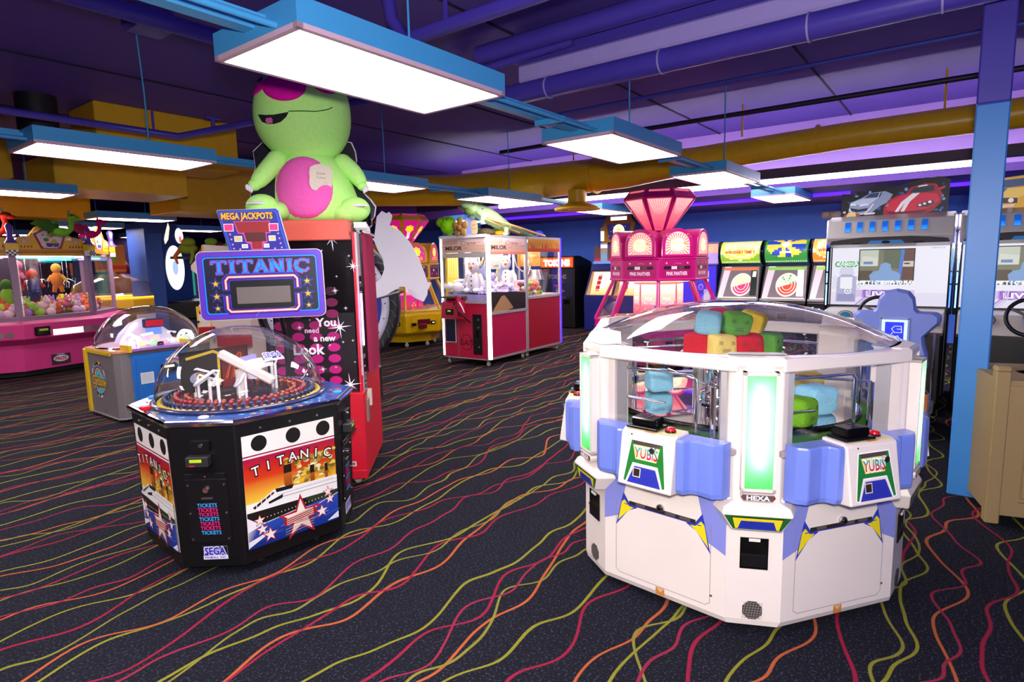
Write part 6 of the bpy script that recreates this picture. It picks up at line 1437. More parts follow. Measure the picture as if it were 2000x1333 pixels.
# alley game with big lit ball target
q=at(340,560,10.2); ag=thing('alley_game','dark blue alley game with big glowing white oval disc, in front of the blue pillar','arcade machine',(q.x,q.y,0),42)
ML=FR(-95,.0,0)
g=G().box(-.5,.5,-.1,.1,.1,2.15,bl).box(-.45,.45,-.8,-.1,.1,.75,mat('navy_laminate','0e1c48',.4)).box(-.5,.5,-.85,-.05,.75,1.05,BLACK,b=.03); g.build('cabinet',ag)
M=YF(-.105); g=G().disc(-.12,1.60,.33,.37,'fffaf4',M,LIT2,n=40); g.disc(-.12,1.60,.10,.12,'98b0d8',M,LIT2); 
for i in range(14):
    a=2*PI*i/14; g.line([(-.12+.1*math.cos(a),1.6+.12*math.sin(a)),(-.12+.3*math.cos(a),1.6+.34*math.sin(a))],.006,'d8dce8',M,LIT2); g.layer-=1
g.build('target_disc',ag,label='glowing white disc')
g=G(); g.poly([(-.40,1.98),(-.28,2.06),(-.20,2.26),(-.24,2.34),(-.34,2.2),(-.42,2.06)],'f0e8c8',M,LIT2); g.disc(.12,2.14,.15,.13,'fff4f0',M,LIT2); g.disc(.15,2.08,.05,.06,'e06060',M,LIT2); g.build('lit_letters',ag,label='glowing toppers')
M2=YF(-.805); g=G(); g.poly([(-.45,.1),(.2,.1),(.2,.45),(-.45,.72)],'1c3cb0',M2,LIT); g.poly([(-.45,.5),(.2,.35),(.2,.5),(-.45,.73)],'b8c8f8',M2,LIT2); g.rect(.24,.1,.46,.7,'e8f0ff',M2,LIT2); g.rect(.28,.2,.42,.62,'181c24',M2); g.rect(.24,.08,.46,.13,'3080ff',M2,LIT2); g.build('lit_front',ag,label='glowing blue and white front')
# white and yellow cabinet left of the ship sign
q=at(399,560,8.2); bk_=thing('ball_game','cream and yellow game cabinet with red buttons, left of the purple bordered sign','arcade machine',(q.x,q.y,0),math.degrees(YAW)-90)
cr_=mat('cream_laminate','d8c4b8',.4); g=G()
g.prism([(-.10,.0),(.6,.0),(.6,1.85),(.02,1.9),(.0,1.78),(-.16,1.62),(-.16,1.56),(-.06,1.48),(.02,1.40),(.02,1.12),(-.10,1.08)],-.5,.0,cr_,YF(0)).build('cabinet',bk_)
g=G(); M=YF(-.001); g.line([(.02,1.88),(.02,1.75),(.06,1.6),(.06,1.12),(.04,1.08)],.03,'e0b020',M); g.rect(-.14,.70,.06,1.06,'d8b030',M); g.rect(-.12,.60,.04,.98,'e0ccc0',M); g.build('side_stripe',bk_,label='yellow side stripe')
G().lathe([(.03,0),(.03,.02),(.015,.03)],mat('red_button','c8101c'),frame((-.07,-.001,.98),(1,0,0),(0,0,1)),n=14).build('button',bk_,label='red button')
G().box(-.08,.10,-.10,0,.68,.78,mat('red_plastic','a81420',.4)).build('red_tray',bk_); G().box(.14,.6,-.06,0,.50,.66,mat('red_plastic','a81420')).build('red_tray',bk_)
G().lathe([(.015,0),(.015,.02)],BLACK,frame((-.12,-.001,.85),(1,0,0),(0,0,1)),n=10).build('button',bk_)
for q in (.0,.08): G().tube([(q,-.01,.62),(q,-.01,.55)],.008,STEEL,n=6).build('latch',bk_)
# striped tower behind
q=at(358,560,11.5); g=G().box(-.12,.12,-.1,.1,0,2.05,mat('black_tower','0c0c14',.4))
for i in range(9): g.box(-.10,.10,-.105,-.10,.9+.12*i,.95+.12*i,mat('stripe_'+['d83c70','d8e0e8','3090d0'][i%3],['d83c70','d8e0e8','3090d0'][i%3],.4,emit=.3))
o=g.build('striped_tower'); o.location=(q.x,q.y,0); tag(o,'narrow black tower with short coloured light bars right of the glowing disc','lamp tower')
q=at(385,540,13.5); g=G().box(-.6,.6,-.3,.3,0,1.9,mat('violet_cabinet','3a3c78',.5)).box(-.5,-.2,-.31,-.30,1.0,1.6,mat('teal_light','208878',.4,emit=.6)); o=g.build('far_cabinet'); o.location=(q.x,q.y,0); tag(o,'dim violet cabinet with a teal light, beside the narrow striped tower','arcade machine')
sh=thing('prize_shelf','high dark shelf holding the far green plush lizards','shelf',tuple(at(412,500,9.6)),math.degrees(YAW)-90); G().box(-.6,.55,-.1,.25,-.04,0,BLACK).box(.45,.5,0,.2,-1.74,0,BLACK).build('shelf_board',sh)
sz=sh.location.z
for lab,dx,c,s in (('olive green and orange plush lizard at the left end of the far high shelf',-.36,'8c9420',.9),('lime plush lizard in the middle of the far high shelf',.0,'7c9c20',.8),('lime green plush frog with long dangling arms right of the other shelf toys',.34,'90b828',.9)):
    p=sh.location+V3(math.sin(YAW),-math.cos(YAW),0)*dx; o=thing('plush_lizard' if 'lizard' in lab else 'plush_frog',lab,'plush toy',(p.x,p.y,sz),math.degrees(YAW)-90); m=mat('lz_'+c,c,.9)
    G().ell(0,0,.12,.17*s,.12*s,.10*s,m).build('body',o); G().ell(.06,-.08,.22,.12*s,.09*s,.075*s,m).build('head',o)
    for sd in (-1,1): G().tube([(sd*.1,-.05,.1),(sd*.14,-.14,.0),(sd*.10,-.15,-.12)],[.035,.03,.015],m if sd>0 or 'frog' in lab else mat('lz_orange','c85c18',.9),n=8).build('limb',o)
o=G().ell(0,0,.10,.08,.08,.12,mat('plum_toy','6c1038',.8)).build('plush_ball'); p=sh.location+V3(math.sin(YAW),-math.cos(YAW),0)*.16; o.location=(p.x,p.y,sz); tag(o,'dark plum round plush between the lizard and the frog on the far shelf','plush toy')
# far dark left: prize counter with red seat, poster
q=at(240,560,14.5); t=thing('prize_counter','pale topped prize counter in the dark far left of the room','counter',(q.x,q.y,0),-50)
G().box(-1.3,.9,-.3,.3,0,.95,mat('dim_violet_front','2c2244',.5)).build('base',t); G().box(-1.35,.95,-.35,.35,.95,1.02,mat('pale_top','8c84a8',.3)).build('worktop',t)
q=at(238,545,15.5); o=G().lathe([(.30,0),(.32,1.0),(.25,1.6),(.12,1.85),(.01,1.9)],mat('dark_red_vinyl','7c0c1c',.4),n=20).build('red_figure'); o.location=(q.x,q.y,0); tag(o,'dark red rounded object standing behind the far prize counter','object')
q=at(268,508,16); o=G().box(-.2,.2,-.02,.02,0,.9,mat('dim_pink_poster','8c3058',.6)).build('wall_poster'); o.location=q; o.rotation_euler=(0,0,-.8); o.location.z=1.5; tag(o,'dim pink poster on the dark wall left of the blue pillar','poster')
pw=struct(G().box(-1.6,1.2,0,.1,0,2.56,md).build('wall_recess')); q=at(262,540,16.4); pw.location=(q.x,q.y,0); pw.rotation_euler=(0,0,math.radians(-52))
# ================= token machine =================
tk=thing('token_machine','black token dispenser with glowing orange header, left of the blue coin pushers','vending machine',(12.0,7.28,0),-90)
# local: x along -Y world, front at -y -> world -X
G().box(0+.0,.0+.001,0,.001,0,.001,BLACK) if False else None
G().box(-.92,.02,0,.8,.02,1.42,BLACK,b=.01).prism([(.0,1.42),(.8,1.42),(.8,1.55),(.25,1.70),(.0,1.70)],-.92,.02,BLACK,frame((0,0,0),(0,1,0),(0,0,1))).build('cabinet',tk)
g=G(); M=YF(-.002); g.box(-.90,.0,1.43,1.67,0,.02,mat('orange_header','e04810',.4,emit=.0),M); Mh=YF(-.023); g.rect(-.89,1.44,-.01,1.66,'f05818',Mh,LIT); g.text('TOKENS',-.45,1.545,.14,'fff8f0',Mh,LIT2,w=.74,bold=.08)
g.build('header',tk,label='glowing orange header reading TOKENS')
g=G(); g.rect(-.88,.75,-.02,1.38,'18203c',M); g.text('TOKENS',-.45,1.22,.10,'a08878',M,w=.5,bold=.03); g.rect(-.55,.98,-.35,1.04,'a02840',M); g.rect(-.5,.86,-.25,.90,'8c7058',M); g.text('TOKENS',-.45,1.10,.05,'40508c',M,w=.4)
for i in range(2): g.rect(-.80+.4*i,.70,-.60+.4*i,.76,'303848',M)
g.build('front_print',tk); G().box(-.25,-.12,-.04,0,.58,.68,BLACKG).box(-.7,-.4,-.05,0,.35,.45,STEEL).build('bill_slot',tk)
# ================= blue double coin pusher with gold topper =================
bp=thing('coin_pusher','dark blue coin pusher with gold framed topper, left of the hot pink pusher','arcade machine',(12.0,7.0,0),-90)
nvb=mat('navy_pusher','1a2470',.35,bscale=30,var=.2)
def side(pts,x0,x1,m,g=None): return (g or G()).prism(pts,x0,x1,m,frame((0,0,0),(0,1,0),(0,0,1)))
side([(0,.0),(.9,.0),(.9,1.45),(.35,1.5),(.30,1.36),(.02,.80),(-.02,.78)],-0.0,1.45,nvb).build('cabinet',bp,bevel=.005)
for k in range(2):
    x=.06+k*.70; M=frame((x,-.012,.80),(1,0,0),(0,.305,.56)); g=G(); h=.60
    g.rect(0,0,.64,h,'c89858',M,LIT); g.grad(.02,.02,.62,h-.02,'d8a060','fff0c0',M,LIT2); g.disc(.36,.36,.16,.18,'fffae0',M,LIT2); g.rect(.20,.10,.30,.52,'c83040',M,LIT)
    for j in range(7): g.rect(.20,.12+.06*j,.30,.145+.06*j,['f0c0a0','702030'][j%2],M,LIT)
    g.poly([(.0,0),(.1,0),(.06,h),(0,h)],'a87848',M,LIT); g.build('lit_bay',bp,label='glowing play bay')
    M=YF(-.003,x); g=G(); g.star(.02,.62,.07,'c8b020',M,k=8,inner=.5); g.disc(.30,.58,.13,.12,'1c58d0',M); g.text('CLAIM' if k else 'CLAIM',.38,.67,.05,'e01838',M,w=.16,bold=.05); g.line([(.10,.52),(.18,.40),(.46,.40),(.50,.56),(.56,.60)],.03,'d0a018',M); g.build('front_print',bp)
    M=YF(.28,x+.0); g=G(); 
    side([(.28,1.50),(.34,1.50),(.34,1.56),(.28,1.56)],x+.02,x+.62,mat('blue_lit_bar','6090e8',.4,emit=.5),g); g.box(x+.04,x+.18,.3,.34,1.5,1.62,mat('red_box_lamp','d01828',.3,emit=.4)).box(x+.40,x+.56,.3,.34,1.5,1.62,mat('red_box_lamp','d01828')).box(x+.2,x+.38,.3,.36,1.52,1.98,mat('white_sign_column','c8c0b8',.4)).box(x+.21,x+.37,.295,.30,1.86,1.93,emis('white_sign','ffffff',1.5)).box(x+.21,x+.37,.295,.30,1.62,1.72,mat('sky_sign','78b0d8',.4,emit=.3)).box(x+.19,x+.39,.31,.35,1.93,1.99,BLACK,b=.01)
    g.prism([(.03,1.60),(.17,1.60),(.20,1.82),(.13,1.92),(.06,1.90),(.02,1.8)],-.02,0,mat('brown_figure','7c5048',.5),YF(.32,x)).prism([(.40,1.60),(.55,1.60),(.58,1.82),(.51,1.92),(.44,1.90),(.40,1.8)],-.02,0,mat('brown_figure','7c5048'),YF(.32,x)); g.build('upper_sign',bp)
g=G(); gd=mat('gold_frame','a87820',.3,.5); MT_=YF(.30,.72)
oct_=[(-.30,1.98),(.30,1.98),(.40,2.38),(.32,2.48),(.30,2.58),(-.30,2.58),(-.32,2.48),(-.40,2.38)]
g.prism(oct_,-.08,.0,gd,MT_).box(-.05,.05,1.5,2.0,-.05,0,gd,MT_); g.poly([(-.24,2.04),(.24,2.04),(.30,2.38),(-.30,2.38)],'201850',MT_,LIT); g.disc(0,2.23,.14,.14,'fff8c8',MT_,LIT2); g.star(0,2.23,.10,'f0c830',MT_,LIT2,k=6); g.text('CIRCUS',0,2.08,.07,'d050d8',MT_,LIT,w=.34,bold=.05); g.rect(-.20,2.46,.20,2.54,'fffaf0',MT_,LIT2)
for i in range(10): g.disc(-.24+.05*i,2.12+.1*(i%3),.012,.012,'9080f0',MT_,LIT)
g.prism([(-.48,2.0),(-.34,1.98),(-.44,2.36),(-.52,2.30)],-.25,-.10,gd,MT_).box(-.50,-.42,2.02,2.24,-.09,-.085,emis('white_sign','ffffff',1.5),MT_); g.build('topper',bp,label='gold framed glowing topper')
# ================= row of roller coin games =================
LBL=['roller coin game with green and yellow drum reading WIN EVERY TIME, leftmost of its row','roller coin game with blue and yellow star patterned drum, middle of its row','roller coin game with orange spiral drum, next to the racing cabinet']
for i,y0 in enumerate((3.95,3.12,2.29)):
    p=thing('roller_game',LBL[i],'arcade machine',(11.95,y0,0),-90)
    side([(0,.0),(.85,.0),(.85,1.40),(.28,1.42),(.0,.80),(-.04,.72)],0,.80,BLACK).build('cabinet',p,bevel=.004)
    Mr=frame((0,.32,1.66),(0,1,0),(0,0,1))
    G().cyl(.24,-.012,.0,BLACKG,Mr,n=36).cyl(.24,.79,.802,BLACKG,Mr,n=36).build('end_discs',p)
    # drum: lit wrapped print
    K=22; g=G(); c1,c2,c3=[('e8e060','88b838','f0b848'),('f0d050','3a8c40','2848b0'),('f0c060','e88838','f0e8a0')][i]
    for a_ in range(K):
        for b_ in range(K):
            t0=math.radians(40+200*a_/K); t1=math.radians(40+200*(a_+1)/K); xx0=.03+.74*b_/K; xx1=.03+.74*(b_+1)/K
            um=(b_+.5)/K-.5; vm=(a_+.5)/K-.5; rr_=math.hypot(um*1.1,vm*1.6); an=math.atan2(vm,um)
            if i==1: c=c2 if rr_>.52 else (c3 if math.sin(an*6)>.2 and rr_>.16 else c1)
            else: c=c2 if rr_>.62 else (c1 if math.sin(rr_*34+an)>0 else 'f6f0b0')
            if i!=1 and abs(vm-.02)<.09 and abs(um)<.42: c='f4f0b8'
            if i==1 and rr_<.13: c='fff4e0'
            pts=[(xx0,.32-.22*math.cos(PI-t)*0+.225*math.cos(t),1.66+.225*math.sin(t)) for t in (t0,t1)]+[(xx1,.32+.225*math.cos(t),1.66+.225*math.sin(t)) for t in (t1,t0)]
            g.add(pts,[(0,1,2,3)],LIT,c=c)
    for j in range(22):
        for t in (62,228):
            tt_=math.radians(t); g.ell(.05+.033*j,.32+.228*math.cos(tt_),1.66+.228*math.sin(tt_),.008,.008,.008,mat('tiny_bulb','fff0d0',.3,emit=1.2),n=6,m=4)
    g.build('lit_drum',p,label='lit patterned drum')
    g=G(); Mt_=YF(.092)
    if i!=1: g.text('WIN EVERY TIME !!',.40,1.68,.055,'c03c28',YF(.0915),LIT,w=.56,bold=.05)
    else: g.rect(.30,1.645,.50,1.675,'fff0e0',Mt_,LIT)
    g.build('drum_lettering',p)
    # play window
    M=frame((.03,-.028,.80),(1,0,0),(0,.28,.60)); g=G(); h=.66
    g.rect(0,0,.74,h,'786c70',M,LITLOW); g.poly([(.0,0),(.10,0),(.18,h),(.05,h)],'c8b8c0',M,LIT)
    g.disc(.42,.28,.20,.24,'f4ecd8',M,LIT); g.disc(.42,.28,.17,.21,['f0d8a0','e8e8d0','f4e0b0'][i],M,LIT)
    g.poly([(.42+.17*math.cos(t),.28+.21*math.sin(t)) for t in [PI+.25+PI*k/12 for k in range(13)]],['d8386c','d84028','e8a060'][i],M,LIT)
    if i==1:
        for k in range(6): t=k*.52+.1; g.poly([(.42,.30),(.42+.15*math.cos(t),.30+.19*math.sin(t)),(.42+.15*math.cos(t+.26),.30+.19*math.sin(t+.26))],['308c50','f0e070'][k%2],M,LIT)
    g.ring(.42,.28,.14,.17,.012,'fff4d8',M,LIT); g.ring(.42,.28,.09,.11,.01,'fff4d8',M,LIT)
    g.poly([(.60,.05),(.72,.05),(.68,h-.08),(.57,h-.08)],'1c2820' if i==0 else ('e8d8d8' if i==1 else 'ffffff'),M,LIT); g.rect(.60,.44,.67,.56,'c8d0c0',M,LIT); g.rect(.05,h-.08,.70,h-.02,['d86848','78b048','88c050'][i],M,LIT); g.rect(0,0,.74,.02,'e0d8c8',M,LIT)
    g.build('play_window',p,label='lit play window')
    G().box(.0,.8,-.05,-.02,.76,.80,ALU).box(.78,.80,-.03,.5,.8,1.4,STEEL).build('trim',p)
    g=G().box(.36,.48,-.055,-.04,.66,.70,mat('yellow_lcd','a0a030',.3,emit=.6)).box(.30,.52,-.05,-.01,.40,.55,mat('dark_red_frame','6c2018',.4)).box(.33,.49,-.055,-.05,.42,.53,BLACKG); g.tube([(.10,-.04,.64),(.14,-.07,.63),(.22,-.07,.62)],.018,CHROME,n=8); g.ell(.10,-.06,.64,.03,.02,.03,CHROME,n=10,m=6).build('coin_slot',p)
# violet machine at the left end of the row
vm_=thing('arcade_cabinet','violet lit cabinet peeking out between the pink pusher and the roller games','arcade machine',(12.1,4.72,0),-90)
G().box(0,.72,0,.7,.0,1.45,mat('violet_laminate','2c1c8c',.35)).box(0,.72,.1,.7,1.45,1.9,mat('mauve_top','8c7cb8',.4)).build('cabinet',vm_)
g=G(); M=YF(-.002); g.rect(.02,.6,.70,1.42,'3420c0',M,LIT); 
for i in range(8): g.disc(rr.uniform(.1,.6),rr.uniform(.7,1.35),.04,.05,['5838f0','2810a0','9080f8'][i%3],M,LIT)
g.rect(.46,.7,.60,.95,'a8a0c8',M,LIT); g.rect(.48,1.1,.56,1.32,'b0a8c8',M,LIT); g.ring(.40,1.0,.05,.06,.012,'c0a8f8',M,LIT); g.build('lit_front',vm_,label='violet glowing front')
g=G(); M=YF(.098); g.rect(.02,1.47,.70,1.68,'a890d8',M,LIT); g.rect(.02,1.68,.70,1.86,'e8a888',M,LIT); g.text('PLINKO',.40,1.77,.08,'f8d0a0',M,LIT,w=.4); g.build('marquee',vm_)
# ================= racing cabinets =================
gry=mat('silver_grey_plastic','d4ccc8',.35,0,coat=.3); dgy=mat('graphite_plastic','6a676a',.35,.0)
def racer(y0,label,car):
    # local: x to the right (world -Y), y inwards (world +X)
    p=thing('racing_cabinet',label,'arcade machine',(7.70,y0,0),-90)
    W=1.08
    G().box(-.02,W+.02,.03,.75,.05,1.98,BLACK,b=.01).box(0,W,-.45,.05,.05,.80,mat('black_console','121012',.4),b=.02).build('cabinet',p)
    # screen
    M=YF(-.002); g=G(); g.box(-.005,W+.005,.985,1.675,-.03,0,BLACK,M); g.rect(0,1.02,W,1.655,'f4f2ff',M,LCD)
    g.rect(0,1.02,W,1.16,'eae4f8',M,LCD); g.rect(.25,1.11,.80,1.19,'dcc8f0',M,LCD)
    g.rect(.31,1.105,.61,1.19,'c090e8',M,LCD); g.text('LIVE',.46,1.145,.072,'8020c0',M,LCD,w=.27,bold=.06); g.text('LIVE',.46,1.145,.058,'ffffff',M,LCD,w=.225,bold=.04)
    g.text('CAMERA',.155,1.475,.056,'30a848',M,LCD,w=.25,bold=.06); g.text('CAMERA',.155,1.475,.042,'e8fff0',M,LCD,w=.225,bold=.02)
    # car interior line art
    g.poly([(.05,1.05),(.25,1.05),(.25,1.33),(.20,1.36),(.10,1.36),(.06,1.32)],'b8b8dc',M,LCD); g.poly([(.07,1.36),(.23,1.36),(.21,1.44),(.09,1.44)],'dcdcf0',M,LCD); g.rect(.09,1.20,.21,1.33,'f6f6ff',M,LCD)
    g.ring(.17,1.175,.035,.035,.010,'ffffff',M,LCD); g.disc(.17,1.175,.01,.01,'ffffff',M,LCD); g.rect(.065,1.06,.24,1.14,'9c9cc8',M,LCD)
    for s in (.035,.27):
        for k in range(3): g.ring(s,1.22+.05*k,.02,.022,.005,'c0c0e0',M,LCD)
    for k in range(3): g.line([(.25+.03*k,1.02),(.33+.025*k,1.10),(.34+.025*k,1.19)],.012,['b080d8','c8b8e8','e0d0f0'][k],M,LCD)
    # camera window
    g.rect(.265,1.25,.785,1.655-.02,'08080c',M); g.rect(.275,1.262,.775,1.625,'80806c',M,LCD); g.rect(.275,1.45,.45,1.625,'c8d0c0',M,LCD); g.rect(.275,1.262,.40,1.40,'5c5444',M,LCD); g.rect(.50,1.42,.66,1.625,'68705c',M,LCD)
    g.poly([(.29,1.45),(.44,1.45),(.45,1.54),(.30,1.56)],'dcdcd4',M,LCD); g.poly([(.31,1.47),(.40,1.47),(.40,1.50),(.31,1.50)],'7090c0',M,LCD)
    g.rect(.66,1.30,.775,1.625,'6c4c44',M,LCD); g.rect(.66,1.44,.775,1.50,'d8ccbc',M,LCD); g.disc(.715,1.475,.03,.008,'403828',M,LCD)
    g.poly([(.66,1.625),(.69,1.625),(.665,1.262),(.63,1.262)],'5080d8',M,LCD)
    g.poly([(.39,1.262),(.66,1.262),(.66,1.36),(.63,1.385),(.58,1.40),(.565,1.47),(.52,1.49),(.475,1.47),(.46,1.40),(.41,1.39),(.37,1.35)],'88a8d8',M,LCD)
    g.text('INSERT 1 CREDIT(S) TO PLAY',.525,1.272,.034,'ffffff',M,LCD,w=.55,bold=.10)
    g.text('CREDITS 0/4',.98,1.635,.016,'9080b0',M,LCD); g.build('screen',p,label='large lit screen')
    # header
    prof=[(-.02,1.655),(-.20,1.69),(-.26,1.76),(-.20,1.94),(.0,2.0),(.1,1.98),(.1,1.655)]
    side(prof,-.03,W+.03,gry).build('header',p,label='silver grey header hood',bevel=.01)
    M=frame((0,-.262,1.765),(1,0,0),(0,.06,.18)); g=G(); 
    for k in range(7): 
        x=.17+.115*k; g.poly([(x+a,.11+b) for a,b in rrect(.062,.125,.012)],'c8c4d0',M); g.poly([(x+a,.112+b) for a,b in rrect(.054,.115,.010)],'1c6ce0',M,LITLOW); g.grad(x-.024,.06,x+.024,.11,'38a0ff','1c6ce0',M,LIT)
    g.build('blue_slots',p,label='seven blue lit slots')
    M=frame((0,-.262,1.758),(1,0,0),(0,-.07,.06)); M=frame((0,-.206,1.688),(1,0,0),(0,-.06,.075)); g=G()
    g.poly([(.0,.0),(W,.0),(W-.02,.05),(.9,.075),(.75,.092),(.33,.092),(.18,.075),(.02,.05)],'54504f',M); g.poly([(.36,.0),(.70,.0),(.67,.045),(.39,.045)],'3a78b8',M,LITLOW); g.disc(.53,.022,.04,.02,'14100f',M)
    g.rect(.22,.0,.30,.02,'141214',M); g.rect(.78,.0,.86,.02,'141214',M); g.build('hood_underside',p)
    # billboard
    M=YF(.10); g=G(); _PR=globals()['PRINT']; globals()['PRINT']=LITLOW; top=[(.05,1.98),(1.03,1.98),(1.04,2.33),(.98,2.36),(.94,2.37),(.88,2.365),(.82,2.37),(.76,2.35),(.70,2.345),(.62,2.31),(.52,2.30),(.42,2.32),(.36,2.31),(.28,2.27),(.20,2.28),(.18,2.25),(.05,2.26)]  # billboard print glows faintly, standing in for room light falling on it
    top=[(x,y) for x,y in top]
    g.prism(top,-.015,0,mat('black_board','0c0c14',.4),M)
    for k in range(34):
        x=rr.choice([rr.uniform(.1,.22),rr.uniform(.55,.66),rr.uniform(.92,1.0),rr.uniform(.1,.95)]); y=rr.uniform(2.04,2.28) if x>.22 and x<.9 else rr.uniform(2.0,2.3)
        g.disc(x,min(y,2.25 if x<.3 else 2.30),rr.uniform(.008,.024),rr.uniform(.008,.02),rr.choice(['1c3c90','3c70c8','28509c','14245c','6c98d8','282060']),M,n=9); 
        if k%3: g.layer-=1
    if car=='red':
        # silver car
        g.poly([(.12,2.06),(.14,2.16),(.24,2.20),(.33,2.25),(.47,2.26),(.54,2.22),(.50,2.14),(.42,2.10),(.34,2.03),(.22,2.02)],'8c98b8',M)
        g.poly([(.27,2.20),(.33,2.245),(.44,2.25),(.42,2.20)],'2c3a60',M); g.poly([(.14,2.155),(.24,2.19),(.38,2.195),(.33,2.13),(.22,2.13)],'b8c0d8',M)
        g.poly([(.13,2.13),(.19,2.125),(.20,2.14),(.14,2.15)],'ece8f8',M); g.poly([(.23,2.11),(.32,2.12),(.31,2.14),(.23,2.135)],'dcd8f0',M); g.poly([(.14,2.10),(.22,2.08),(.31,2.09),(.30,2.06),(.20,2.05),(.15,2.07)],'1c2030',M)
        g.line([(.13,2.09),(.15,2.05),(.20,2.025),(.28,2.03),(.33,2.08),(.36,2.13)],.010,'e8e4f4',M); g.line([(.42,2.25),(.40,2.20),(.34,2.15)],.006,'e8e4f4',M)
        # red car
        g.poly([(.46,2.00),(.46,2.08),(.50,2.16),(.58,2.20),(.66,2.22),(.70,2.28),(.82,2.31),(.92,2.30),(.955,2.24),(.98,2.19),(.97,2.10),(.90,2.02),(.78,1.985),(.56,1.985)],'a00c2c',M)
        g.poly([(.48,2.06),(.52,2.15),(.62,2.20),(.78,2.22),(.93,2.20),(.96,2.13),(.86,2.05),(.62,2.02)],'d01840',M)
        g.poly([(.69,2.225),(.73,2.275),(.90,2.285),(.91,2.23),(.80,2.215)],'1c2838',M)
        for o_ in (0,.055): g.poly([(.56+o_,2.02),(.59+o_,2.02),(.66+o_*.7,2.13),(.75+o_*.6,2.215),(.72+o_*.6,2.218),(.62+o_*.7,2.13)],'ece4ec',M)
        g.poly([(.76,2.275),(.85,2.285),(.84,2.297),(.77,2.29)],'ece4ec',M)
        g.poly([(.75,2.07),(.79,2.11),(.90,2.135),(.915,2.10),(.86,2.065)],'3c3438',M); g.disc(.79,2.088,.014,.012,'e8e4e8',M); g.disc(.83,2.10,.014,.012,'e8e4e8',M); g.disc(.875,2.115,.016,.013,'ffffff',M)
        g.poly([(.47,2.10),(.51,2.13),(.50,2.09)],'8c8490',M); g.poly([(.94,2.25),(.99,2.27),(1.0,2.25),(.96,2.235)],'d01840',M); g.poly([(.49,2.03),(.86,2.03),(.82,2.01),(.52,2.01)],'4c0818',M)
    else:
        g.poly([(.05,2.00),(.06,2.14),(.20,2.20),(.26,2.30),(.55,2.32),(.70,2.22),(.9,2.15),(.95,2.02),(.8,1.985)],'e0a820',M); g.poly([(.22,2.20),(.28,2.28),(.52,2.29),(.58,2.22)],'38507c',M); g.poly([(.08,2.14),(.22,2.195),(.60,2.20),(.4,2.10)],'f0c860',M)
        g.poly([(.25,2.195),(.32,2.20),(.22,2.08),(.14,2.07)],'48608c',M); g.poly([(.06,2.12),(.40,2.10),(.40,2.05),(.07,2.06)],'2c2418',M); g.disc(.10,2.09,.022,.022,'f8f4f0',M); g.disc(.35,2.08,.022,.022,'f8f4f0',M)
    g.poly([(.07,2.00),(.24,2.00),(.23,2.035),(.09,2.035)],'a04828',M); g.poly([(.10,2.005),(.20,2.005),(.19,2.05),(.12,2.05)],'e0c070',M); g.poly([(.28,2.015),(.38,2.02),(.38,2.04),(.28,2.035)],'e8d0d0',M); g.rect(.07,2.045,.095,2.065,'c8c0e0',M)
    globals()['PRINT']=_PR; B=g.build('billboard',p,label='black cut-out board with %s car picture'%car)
    # side light pillars
    for x in (-.05,W+.005):
        g=G().box(x,x+.045,-.12,-.02,.95,1.95,BLACKG,b=.008).box(x,x+.045,-.14,-.0,1.80,1.97,mat('white_light_head','dcd8ec',.3),b=.01); g.build('light_pillar',p)
        for z0,z1 in ((1.02,1.25),(1.27,1.38),(1.40,1.62)): G().box(x+.016,x+.028,-.126,-.12,z0,z1,emis('blue_led_strip','2850ff',5) if x>0 else emis('cyan_led_strip','60a8ff',5)).build('led_strip',p,label='glowing blue strip')
        for q in (.005,.027): G().box(x+q,x+q+.013,-.145,-.14,1.84,1.95,emis('white_led','e8e0ff',3)).build('white_led',p,label='glowing white strip')
        G().box(x+.005,x+.04,-.13,-.12,1.66,1.78,mat('blue_glass','1828c0',.1,emit=.8)).build('blue_lens',p)
    # dashboard
    side([(-.55,.80),(-.50,.84),(-.38,.98),(-.03,1.0),(.03,.95),(.03,.78),(-.45,.76)],0,W,mat('warm_silver_dash','d8ccc4',.3,0,coat=.3)).build('dashboard',p,bevel=.01)
    g=G(); Md=frame((0,-.53,.86),(1,0,0),(0,.12,.14)); g.rect(.04,.03,.22,.09,'5030a0',Md); 
    for k in range(3): g.line([(.05,.045+.015*k),(.21,.045+.015*k)],.003,'b8a8e0',Md)
    g.ring(.22,.10,.075,.07,.012,'5c5458',Md); g.disc(.22,.10,.055,.05,'286c88',Md); g.ring(.86,.10,.09,.06,.012,'5c5458',Md); g.rect(.88,.02,1.04,.09,'8c888c',Md)
    for k in range(3): g.line([(.90,.035+.018*k),(1.02,.035+.018*k)],.004,'5c5458',Md)
    g.build('dash_print',p)
    g=G().box(.10,.16,-.60,-.55,.84,.865,emis('start_button','ffffff',3)).build('start_button',p,label='glowing white button')
    Mw=frame((.53,-.56,.98),(1,0,0),(0,.35,1)); g=G(); g.tube([Mw@V3(.17*math.cos(2*PI*k/32),.17*math.sin(2*PI*k/32),0) for k in range(32)],.018,BLACK,n=10,closed=True)
    g.cyl(.05,-.05,.01,dgy,Mw)
    for a in (0,120,240): t=math.radians(a+30); g.tube([Mw@V3(0,0,0),Mw@V3(.16*math.cos(t),.16*math.sin(t),0)],.014,dgy,n=6)
    g.build('steering_wheel',p)
    g=G()
    for x in (.05,W-.06): g.tube([(x,-.50,.80),(x,-.52,.45),(x,-.50,.14),(x,-.42,.08)],.014,CHROME,n=8)
    g.build('side_rail',p,label='chrome side rail'); g=G().box(.03,W-.03,-.72,-.42,.03,.10,mat('grey_foot_plate','6c6468',.4)); 
    for y in (.60,.40): g.cyl(.018,0,.01,CHROME,YF(-.452,.95,y),n=12); g.cyl(.018,0,.01,CHROME,YF(-.452,.80,y-.02),n=12)
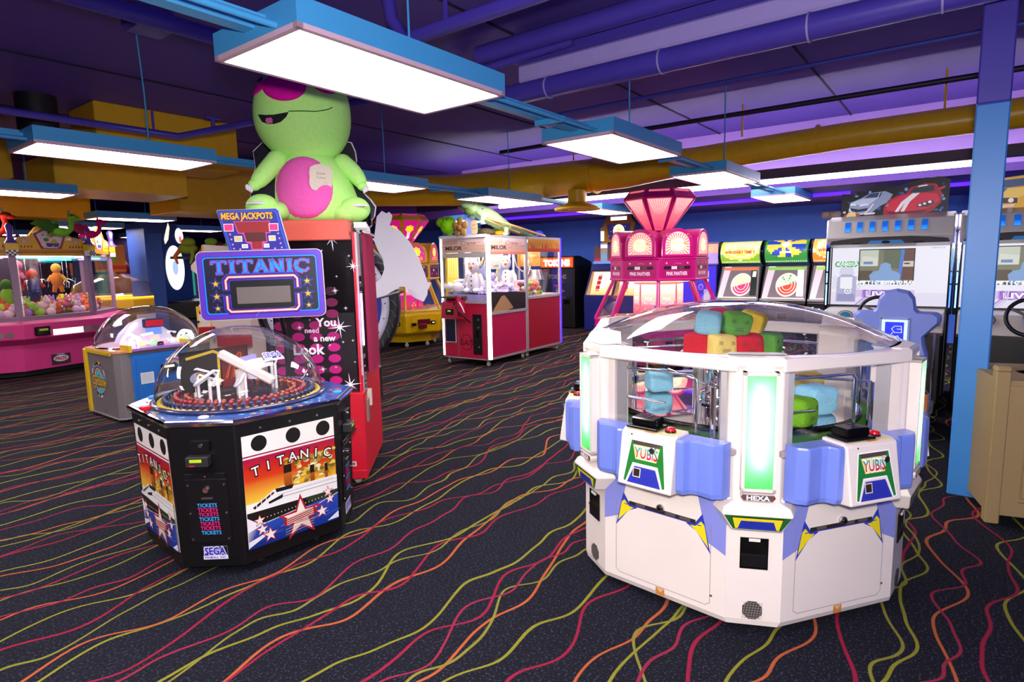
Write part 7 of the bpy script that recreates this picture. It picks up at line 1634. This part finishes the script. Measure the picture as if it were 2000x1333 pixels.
    g.box(.82,.92,-.456,-.45,.66,.70,mat('yellow_lcd','a0a030',.3)); g.build('base_plate',p)
    return p
racer(1.235,'racing game cabinet with billboard of a red striped sports car and a silver car','red')
racer(.055-.005,'racing game cabinet right of the blue column with a yellow car on its billboard','yellow')
# bucket seats
sb=mat('periwinkle_seat_shell','8496e8',.45,bscale=30,var=.04)
def seat(x,y,label,glow=True):
    s=thing('racing_chair',label,'seat',(x,y,0),-90)
    # local: front of the shell (back side seen) at -y
    out=[(-.17,.40),(-.23,.50),(-.26,.62),(-.25,.72),(-.225,.80),(-.215,.87),(-.26,.92),(-.33,1.00),(-.33,1.05),(-.29,1.08),(-.17,1.08),(-.145,1.11),(-.13,1.20),(-.09,1.255),(0,1.275)]
    pts=out+[(-a,b) for a,b in out[::-1][1:]]
    pts=[(x_,z_) for x_,z_ in pts]
    g=G(); n=len(pts); cx_=0; rings=[]
    for k,(sc,yy) in enumerate(((.90,-.09),(1.0,-.06),(1.0,.03),(.93,.08))): rings.append([(q*sc,yy,.80+(z-.80)*(1-(1-sc)*.5)) for q,z in pts])
    rings=[r[::-1] for r in rings]
    g.loft(rings,sb,smooth=False); g.build('shell',s,label='periwinkle moulded shell',bevel=.012)
    G().box(-.22,.22,.0,.50,.36,.50,mat('dark_seat_pad','2c2c3c',.6),b=.04).box(-.12,.12,.06,.10,.5,1.1,mat('dark_seat_pad','2c2c3c'),b=.01).build('cushion',s)
    M=YF(-.092); g=G().box(-.115,.115,.76,1.035,0,.008,mat('pale_blue_plate','98a8e8',.4),M,b=.004)
    g.build('back_plate',s); Mp=YF(-.1005); g=G(); g.rect(-.095,.79,.095,1.01,'a8c0ff',Mp,LIT2); g.rect(-.07,.80,.07,.99,'1024e0',Mp,LIT)
    for pt in ([(-.02,.93),(.0,.955),(.05,.955),(.055,.90),(.0,.90),(-.02,.93)],[(-.01,.90),(-.045,.85),(-.05,.80)],[(-.045,.86),(.03,.87),(.05,.80)],[(.02,.93),(.05,.93)]): g.line(pt,.005,'a8b8ff',Mp,LIT2)
    g.build('lit_sign',s,label='glowing blue sign on the seat back')
    g=G()
    for a,b in ((-.10,1.02),(.10,1.02),(-.10,.77),(.10,.77)): g.cyl(.006,0,.004,BLACK,YF(-.1005,a,b),n=8)
    g.build('screws',s)
    G().box(-.20,.20,.12,.55,.04,.38,BLACK,b=.02).box(-.28,.28,.0,.7,.02,.06,dgy).build('pedestal',s)
    return s
seat(6.22,.475,'periwinkle moulded racing seat with glowing blue sign, in front of the left racing cabinet')
seat(6.22,-.71,'periwinkle moulded racing seat at the right picture edge behind the beige bin')
# orange rear panel with white diamond
bo_=thing('seat_rear_panel','orange board with white diamond and chrome edge at the foot of the left racing seat','board',(6.06,.195,0),-90)
bo_.rotation_euler=(0,0,math.radians(-90))
G().box(-.52,.0,0,.02,.01,.39,mat('orange_board','d8702c',.5)).build('panel',bo_); G().tube([(0,0,.0),(0,0,.40),(-.02,0,.42),(-.52,0,.42)],.008,CHROME,n=8).build('edge_rail',bo_)
g=G(); M=YF(-.002); g.poly([(-.13,.26),(-.04,.32),(.0,.26),(-.04,.20)],'e8e0e8',M) if False else g.poly([(-.14,.25),(-.08,.31),(-.02,.25),(-.08,.19)],'e8e0e8',M); g.disc(-.04,.34,.004,.004,'ffe8d8',M); g.disc(-.04,.12,.004,.004,'ffe8d8',M); g.build('diamond_mark',bo_)
# ================= beige bin enclosure =================
bi=thing('bin_enclosure','beige panelled bin enclosure with a round top hole, beside the blue column','bin',(4.315,-.17,0),-76)
be=mat('beige_recycled_board','a88c5c',.6,bscale=60,var=.08); H_=.86
for x,y in ((0,0),(.62,0),(0,.62),(.62,.62)): G().box(x,x+.07,y,y+.07,0,.90,be,b=.006).box(x-.005,x+.075,y-.005,y+.075,.895,.93,be,b=.012).build('corner_post',bi)
g=G().box(.05,.64,.02,.06,.05,.82,be).box(.05,.64,.63,.67,.05,.82,be).box(.02,.06,.05,.64,.05,.82,be).box(.63,.67,.05,.64,.05,.82,be)
g.box(.05,.64,.005,.025,.06,.14,be).box(.05,.64,.005,.025,.74,.82,be).box(.07,.15,.005,.025,.14,.74,be).box(.54,.62,.005,.025,.14,.74,be).box(.16,.53,.010,.025,.16,.70,be,b=.006); g.build('side_panels',bi)
tp_=G(); M=Matrix.Translation((.345,.345,0)); N=24
vs=[];fs=[]
for z in (.82,.85):
    for k in range(N):
        a=2*PI*k/N; vs.append((.345+.15*math.cos(a),.345+.15*math.sin(a),z))
    for k in range(N):
        a=2*PI*k/N; q=max(abs(math.cos(a)),abs(math.sin(a))); vs.append((.345+.325*math.cos(a)/q,.345+.325*math.sin(a)/q,z))
for k in range(N):
    j=(k+1)%N; fs+= [(2*N+k,3*N+k,3*N+j,2*N+j),(k,j,N+j,N+k),(N+k,N+j,3*N+j,3*N+k),(j,k,2*N+k,2*N+j)]
tp_.add(vs,fs,be); tp_.build('lid',bi,label='top board with round hole'); G().lathe([(.148,.3),(.149,.84),(.145,.84)],BLACK,M,n=24,cap=False).cyl(.148,.28,.3,BLACK,M).build('liner',bi)
